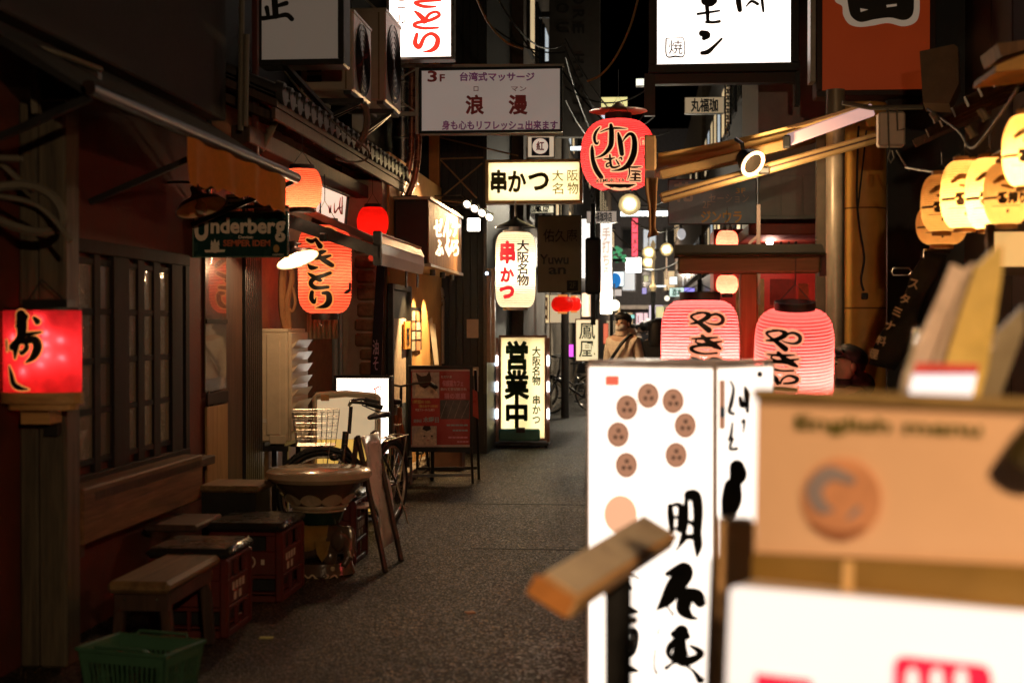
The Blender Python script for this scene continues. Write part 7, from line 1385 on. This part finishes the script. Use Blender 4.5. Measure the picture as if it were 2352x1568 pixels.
RP = emis('red_print_lit', (1, .02, .06), .8); part('red_block', MB().poly([PLx.pt(*PLx.uv(u, v), .004) for u, v in ((2054, 1700), (2056, 1518), (2066, 1506), (2080, 1504), (2260, 1524), (2274, 1534), (2280, 1552), (2285, 1700))]), RP, lw)
for u in (2098, 2154, 2210): part('white_stroke', MB().poly([PLx.pt(*PLx.uv(u + a, v), .008) for a, v in ((-14, 1640), (-12, 1545), (-2, 1530), (8, 1533), (14, 1550), (16, 1640))]), MATS['lower_white'], lw)
part('red_bar', MB().poly([PLx.pt(*PLx.uv(u, v), .004) for u, v in ((1735, 1620), (1738, 1543), (1862, 1558), (1870, 1568), (1870, 1630))]), RP, lw)
# leaflet rack
mr = thing('leaflet_rack', 'blurred rack of plastic-covered leaflets standing on the menu board', 'menu rack', at(2160, 930, 2.7)); 
for k, (pts, c_, Y, lit) in enumerate(((((2060, 928), (2075, 860), (2150, 690), (2185, 605), (2215, 618), (2238, 600), (2160, 850), (2135, 928)), (.75, .56, .42), 2.75, 0), (((2120, 926), (2140, 840), (2215, 640), (2236, 632), (2200, 850), (2180, 928)), (.66, .50, .36), 2.72, 0), (((2150, 928), (2165, 850), (2240, 612), (2285, 570), (2304, 562), (2302, 630), (2268, 850), (2245, 928)), (.80, .55, .14), 2.68, 0), (((2082, 928), (2100, 850), (2245, 852), (2230, 928)), (1, .96, .98), 2.62, 1), (((2098, 858), (2104, 832), (2250, 836), (2244, 858)), (.9, .12, .10), 2.60, 0), (((2060, 930), (2106, 760), (2112, 762), (2068, 932)), (.36, .30, .18), 2.6, 0), (((2240, 930), (2290, 760), (2352, 700), (2352, 760), (2290, 930)), (.34, .27, .16), 2.75, 0))):
    part('leaflet' if k < 3 else 'price_card' if k < 5 else 'rack_side', MB().prism([at(u, v, Y) for u, v in pts], (0, .006, 0)), emis('price_card_lit', c_, .9) if lit else mat('leaflet_%d' % k, c_, .25, var=.25, scale=16., coat=.6), mr)  # the white card emits, in place of light reaching it from below
part('base', MB().box(at(2066, 0, 2.65).x, at(2300, 0, 2.65).x, 2.6, 2.8, at(0, 945, 2.65).z, at(0, 930, 2.65).z), HW, mr); part('back_post', MB().box(at(2170, 0, 2.8).x, at(2200, 0, 2.8).x, 2.81, 2.84, 0, at(0, 800, 2.8).z), BLACK, mr)
cl = thing('clip_lamp', 'dark olive blurred lamp head at the right edge above the menu board', 'lamp', at(2340, 1010, 1.9)); q = at(2412, 1000, 1.99); part('head', MB().lathe([(.001, -.06), (.03, -.06), (.036, -.02), (.032, .03), (.015, .06), (.001, .06)], (0, 0, 0), 20).xf(Matrix.Translation(q) @ Matrix.Rotation(.7, 4, 'Y')), mat('olive_dark', (.05, .035, .01), .4), cl, True); part('neck', MB().tube([q, q + Vector((.15, .02, -.02)), q + Vector((.2, .04, -.5))], .012, 8), BLACK, cl, True)
# rest of the lantern string, running on towards the viewer's right
for k, (x, y, z) in enumerate(((1.85, 4.6, 2.45),)):
    Lx = Lantern('beer_lantern', ['yellow beer lantern on the string just past the right edge', 'yellow beer lantern further along the string towards the viewer', 'last yellow beer lantern of the string beside the viewer'][k], 1176, 700, 860, 104, y, rc=.42, p=2.3, q=.5, paper=YPA, rib=YPR, cap=MATS['wood_ring'], ct=.02, cb=.02, power=0, ribs=26, hang=.1, group='yellow beer lanterns on the string', seg=36)
    Lx.t.location = (x, y, z); lamp('bulb_light', Lx.t, Vector((0, 0, .17)) + OFF[Lx.t.name], 16, (1, .66, .34), .035)
sl2 = thing('rear_fill_lamp', 'warm hooded lamp added unseen behind the viewer', 'added lamp', (1.5, -.4, 0)); HB = Vector((.75, -.3, 2.6))  # unseen lamp, added to light the faces turned towards the camera
part('post', MB().tube([(1.5, -.4, 0), (1.5, -.4, 3.0)], [.07, .05], 12), DSTEEL, sl2, True); part('arm', MB().tube([(1.5, -.4, 2.95), (1.15, -.35, 3.1), HB + Vector((0, 0, .32))], .025, 8), DSTEEL, sl2, True)
part('hood', MB().lathe([(.26, 0), (.22, .09), (.08, .2), (.03, .34), (.001, .34), (.001, .33), (.07, .19), (.21, .08), (.25, 0)], HB, 26), DSTEEL, sl2, True); part('bulb', MB().ball(HB + Vector((0, 0, .03)), .07, 14), MATS['lit_bulb'], sl2, True)
lamp('lamp_light', sl2, HB - Vector((0, 0, .06)), 400, (1, .66, .37), .06)
# ================================================================== people
SKIN = mat('skin', (.68, .42, .29), .5, var=.1, bump=.05); HAIR = mat('black_hair', (.012, .009, .008), .45, var=.4, stretch=(1, 1, 8), bump=.4)
def person(label, loc, rz, coat, pants, mask=True, strap=False, hair_long=False, hood=False, step=.12, shoes=None, seated=False, h=1.0):
    t = thing('person', label, 'person', loc, rz); t.scale = (h, h, h)
    dz = -.42 if seated else 0
    V = [(0, 0, .93), (0, 0, 1.12), (0, .01, 1.32), (0, 0, 1.45), (0, -.01, 1.52), (0, -.02, 1.58), (0, -.015, 1.645)]; E_ = [(i, i + 1) for i in range(6)]; R = [(.14, .11), (.125, .10), (.15, .105), (.06, .06), (.062, .07), (.076, .092), (.058, .075)]
    for s in (-1, 1):
        i = len(V); V += [(s * .165, .01, 1.39), (s * .215, .03, 1.12), (s * .205, -.05, .90), (s * .20, -.075, .82)]; E_ += [(2, i), (i, i + 1), (i + 1, i + 2), (i + 2, i + 3)]; R += [.062, .046, .034, (.036, .02)]
        for k, (fx, fl) in enumerate(((-.026, .062), (-.009, .075), (.009, .072), (.025, .058))): j = len(V); V += [(s * .20 + fx * .9, -.082, .775), (s * .20 + fx, -.085, .775 - fl)]; E_ += [(i + 3, j), (j, j + 1)]; R += [.0095, .0085]
        j = len(V); V += [(s * .165, -.11, .815), (s * .155, -.125, .775)]; E_ += [(i + 3, j), (j, j + 1)]; R += [.0105, .009]
        i = len(V); sy = s * step
        if seated: V += [(s * .09, 0, .88), (s * .11, -.40, .86), (s * .11, -.40, .50), (s * .11, -.52, .45)]
        else: V += [(s * .09, 0, .86), (s * .10, -.03 - sy * .4, .48), (s * .10, .03 - sy, .085), (s * .105, -.12 - sy, .04)]
        E_ += [(0, i), (i, i + 1), (i + 1, i + 2), (i + 2, i + 3)]; R += [.088, .062, .044, (.042, .032)]
    V = [(x, y, z + dz) for x, y, z in V]
    skin_part('body', V, E_, R, SKIN, t)
    # clothes follow the same joints, slightly larger
    cm = mat('coat_' + label[:28], coat, .85, var=.18, scale=30., bump=.4)
    idx = [0, 1, 2, 3]; CV = [(0, 0, .86), (0, 0, 1.0), (0, .005, 1.15), (0, .01, 1.33), (0, 0, 1.455)]; CE = [(i, i + 1) for i in range(4)]; CRd = [(.15, .12), (.15, .122), (.148, .118), (.155, .115), (.07, .07)]
    for s in (-1, 1): i = len(CV); CV += [(s * .175, .01, 1.375), (s * .228, .03, 1.12), (s * .212, -.05, .90)]; CE += [(3, i), (i, i + 1), (i + 1, i + 2)]; CRd += [.075, .06, .046]
    skin_part('coat', [(x, y, z + dz) for x, y, z in CV], CE, CRd, cm, t)
    if hood: part('hood', MB().ball((0, .07, 1.46 + dz), .13, 16, sc=(1.1, .8, .7)), cm, t, True)
    part('collar', MB().lathe([(.075, 1.44 + dz), (.082, 1.47 + dz), (.078, 1.50 + dz)], (0, -.003, 0), 20), cm, t, True)
    pm = mat('pants_' + label[:28], pants, .85, var=.2, scale=25.)
    PV = [(0, 0, .92)]; PE_ = []; PR = [(.15, .12)]
    for s in (-1, 1):
        i = len(PV); sy = s * step
        PV += [(s * .09, 0, .85), (s * .11, -.40, .86), (s * .11, -.40, .54)] if seated else [(s * .09, 0, .84), (s * .10, -.03 - sy * .4, .48), (s * .10, .03 - sy, .12)]
        PE_ += [(0, i), (i, i + 1), (i + 1, i + 2)]; PR += [.10, .078, .06]
    skin_part('trousers', [(x, y, z + dz) for x, y, z in PV], PE_, PR, pm, t)
    for s in (-1, 1):
        sy = s * step; y = -.40 if seated else .03 - sy; z0 = .42 if seated else 0
        mb = MB().obox((s * .105, y - .06, z0 + dz + .045), (.095, .27, .075), None, .03).obox((s * .105, y + .03, z0 + dz + .10), (.09, .10, .11), None, .03); sh = part('shoe', mb, shoes or BLACK, t, True); part('sole', MB().obox((s * .105, y - .06, z0 + dz + .010), (.105, .285, .02), None, .006), TYRE, sh)
    # head details
    hz = 1.60 + dz
    part('hair', MB().lathe([(.090, -.012), (.100, .012), (.098, .045), (.080, .078), (.045, .098), (.001, .104)], (0, 0, 0), 26, sy=1.14).xf(Matrix.Translation((0, .012, hz + .018)) @ Matrix.Rotation(math.radians(-24), 4, 'X')).ball((0, .045, hz - .005), .084, 16, sc=(1.05, .85, 1.0)), HAIR, t, True)
    part('fringe', MB().ball((0, -.070, hz + .078), .055, 14, sc=(1.4, .55, .5)), HAIR, t, True)
    if hair_long:
        part('long_hair', MB().lathe([(.105, .05), (.115, -.05), (.12, -.16), (.10, -.24)], (0, .035, hz), 20, sy=.9), HAIR, t, True)
    for s in (-1, 1):
        part('ear', MB().ball((s * .083, 0, hz - .025), .028, 10, sc=(.4, .7, 1.1)), SKIN, t, True); part('eye', MB().ball((s * .032, -.098, hz - .003), .013, 10, sc=(1.3, .5, .6)), INK, t, True); part('eyebrow', MB().obox((s * .033, -.100, hz + .022), (.036, .012, .008), None, .003), HAIR, t)
    part('nose', MB().ball((0, -.112, hz - .03), .016, 10, sc=(.8, .9, 1.3)), SKIN, t, True)
    if mask: part('mask', MB().ball((0, -.052, hz - .062), .066, 18, sc=(1.08, 1.0, .82)), mat('mask_white', (.80, .76, .72), .8), t, True)
    else: part('mouth', MB().obox((0, -.10, hz - .068), (.045, .01, .010), None, .003), mat('lips', (.4, .12, .1), .5), t)
    if strap: part('bag_strap', MB().tube([(.13, .10, 1.42), (.12, -.05, 1.45), (.05, -.135, 1.34), (-.06, -.152, 1.18), (-.16, -.10, 1.02), (-.18, .05, .98)], .02, 6), BLACK, t, True); part('bag', MB().obox((-.19, .06, .95), (.08, .18, .16), None, .02), BLACK, t)
    return t
q = at(1430, 900, 17.4)
person('person in a beige fleece with a black cross strap and a white mask', (q.x, 17.6, 0), math.radians(-28), (.78, .66, .54), (.03, .03, .035), strap=True, hood=True, step=.14, shoes=mat('tan_boot', (.42, .22, .07), .6), h=1.02)
person('person with long dark hair and a dark coat behind the left pink lantern', (at(1512, 900, 18.3).x, 18.4, 0), math.radians(150), (.02, .02, .022), (.02, .02, .02), hair_long=True, h=.98)
FARP = [(1455, 30, 10, (.02, .02, .02)), (1478, 31, 190, (.03, .025, .03)), (1498, 33, 170, (.015, .015, .018)), (1466, 36, 5, (.05, .03, .03)), (1510, 38, 200, (.02, .02, .025)), (1488, 42, 180, (.03, .03, .03)), (1440, 38, 20, (.02, .02, .02))]
for k, (u, Y, a, c_) in enumerate(FARP): person(['leftmost but one of the dark passers-by far down the street', 'dark passer-by in the middle of the far street', 'dark passer-by just left of the pink lantern', 'brownish passer-by behind the front row of the far street', 'passer-by farthest right in the far street', 'small passer-by deepest in the far street', 'leftmost dark passer-by far down the street'][k], (at(u, 800, Y).x, Y, 0), math.radians(a), c_, (.02, .02, .025), mask=k % 2 == 0, h=.95 + .03 * (k % 3))
q = at(1948, 850, 9.3); person('seated dark-haired person in a black jacket right of the pink lantern', (q.x + .03, 9.5, q.z - 1.60 + .46), math.radians(-75), (.012, .012, .012), (.02, .02, .02), mask=False, seated=True, hood=True)
sx = q.x + .03; t = thing('stool', 'dark stool under the seated person at the right', 'stool', (sx, 9.5, 0)); zs = q.z - 1.60 + .46 + .36
part('seat', MB().lathe([(.001, zs), (.17, zs), (.17, zs - .05), (.001, zs - .05)], (sx, 9.5, 0), 20), DWOOD, t)
for a in range(4): part('leg', MB().beam((sx + .1 * math.cos(a * PI / 2 + .7), 9.5 + .1 * math.sin(a * PI / 2 + .7), zs - .05), (sx + .16 * math.cos(a * PI / 2 + .7), 9.5 + .16 * math.sin(a * PI / 2 + .7), 0), .03, .03), DWOOD, t)
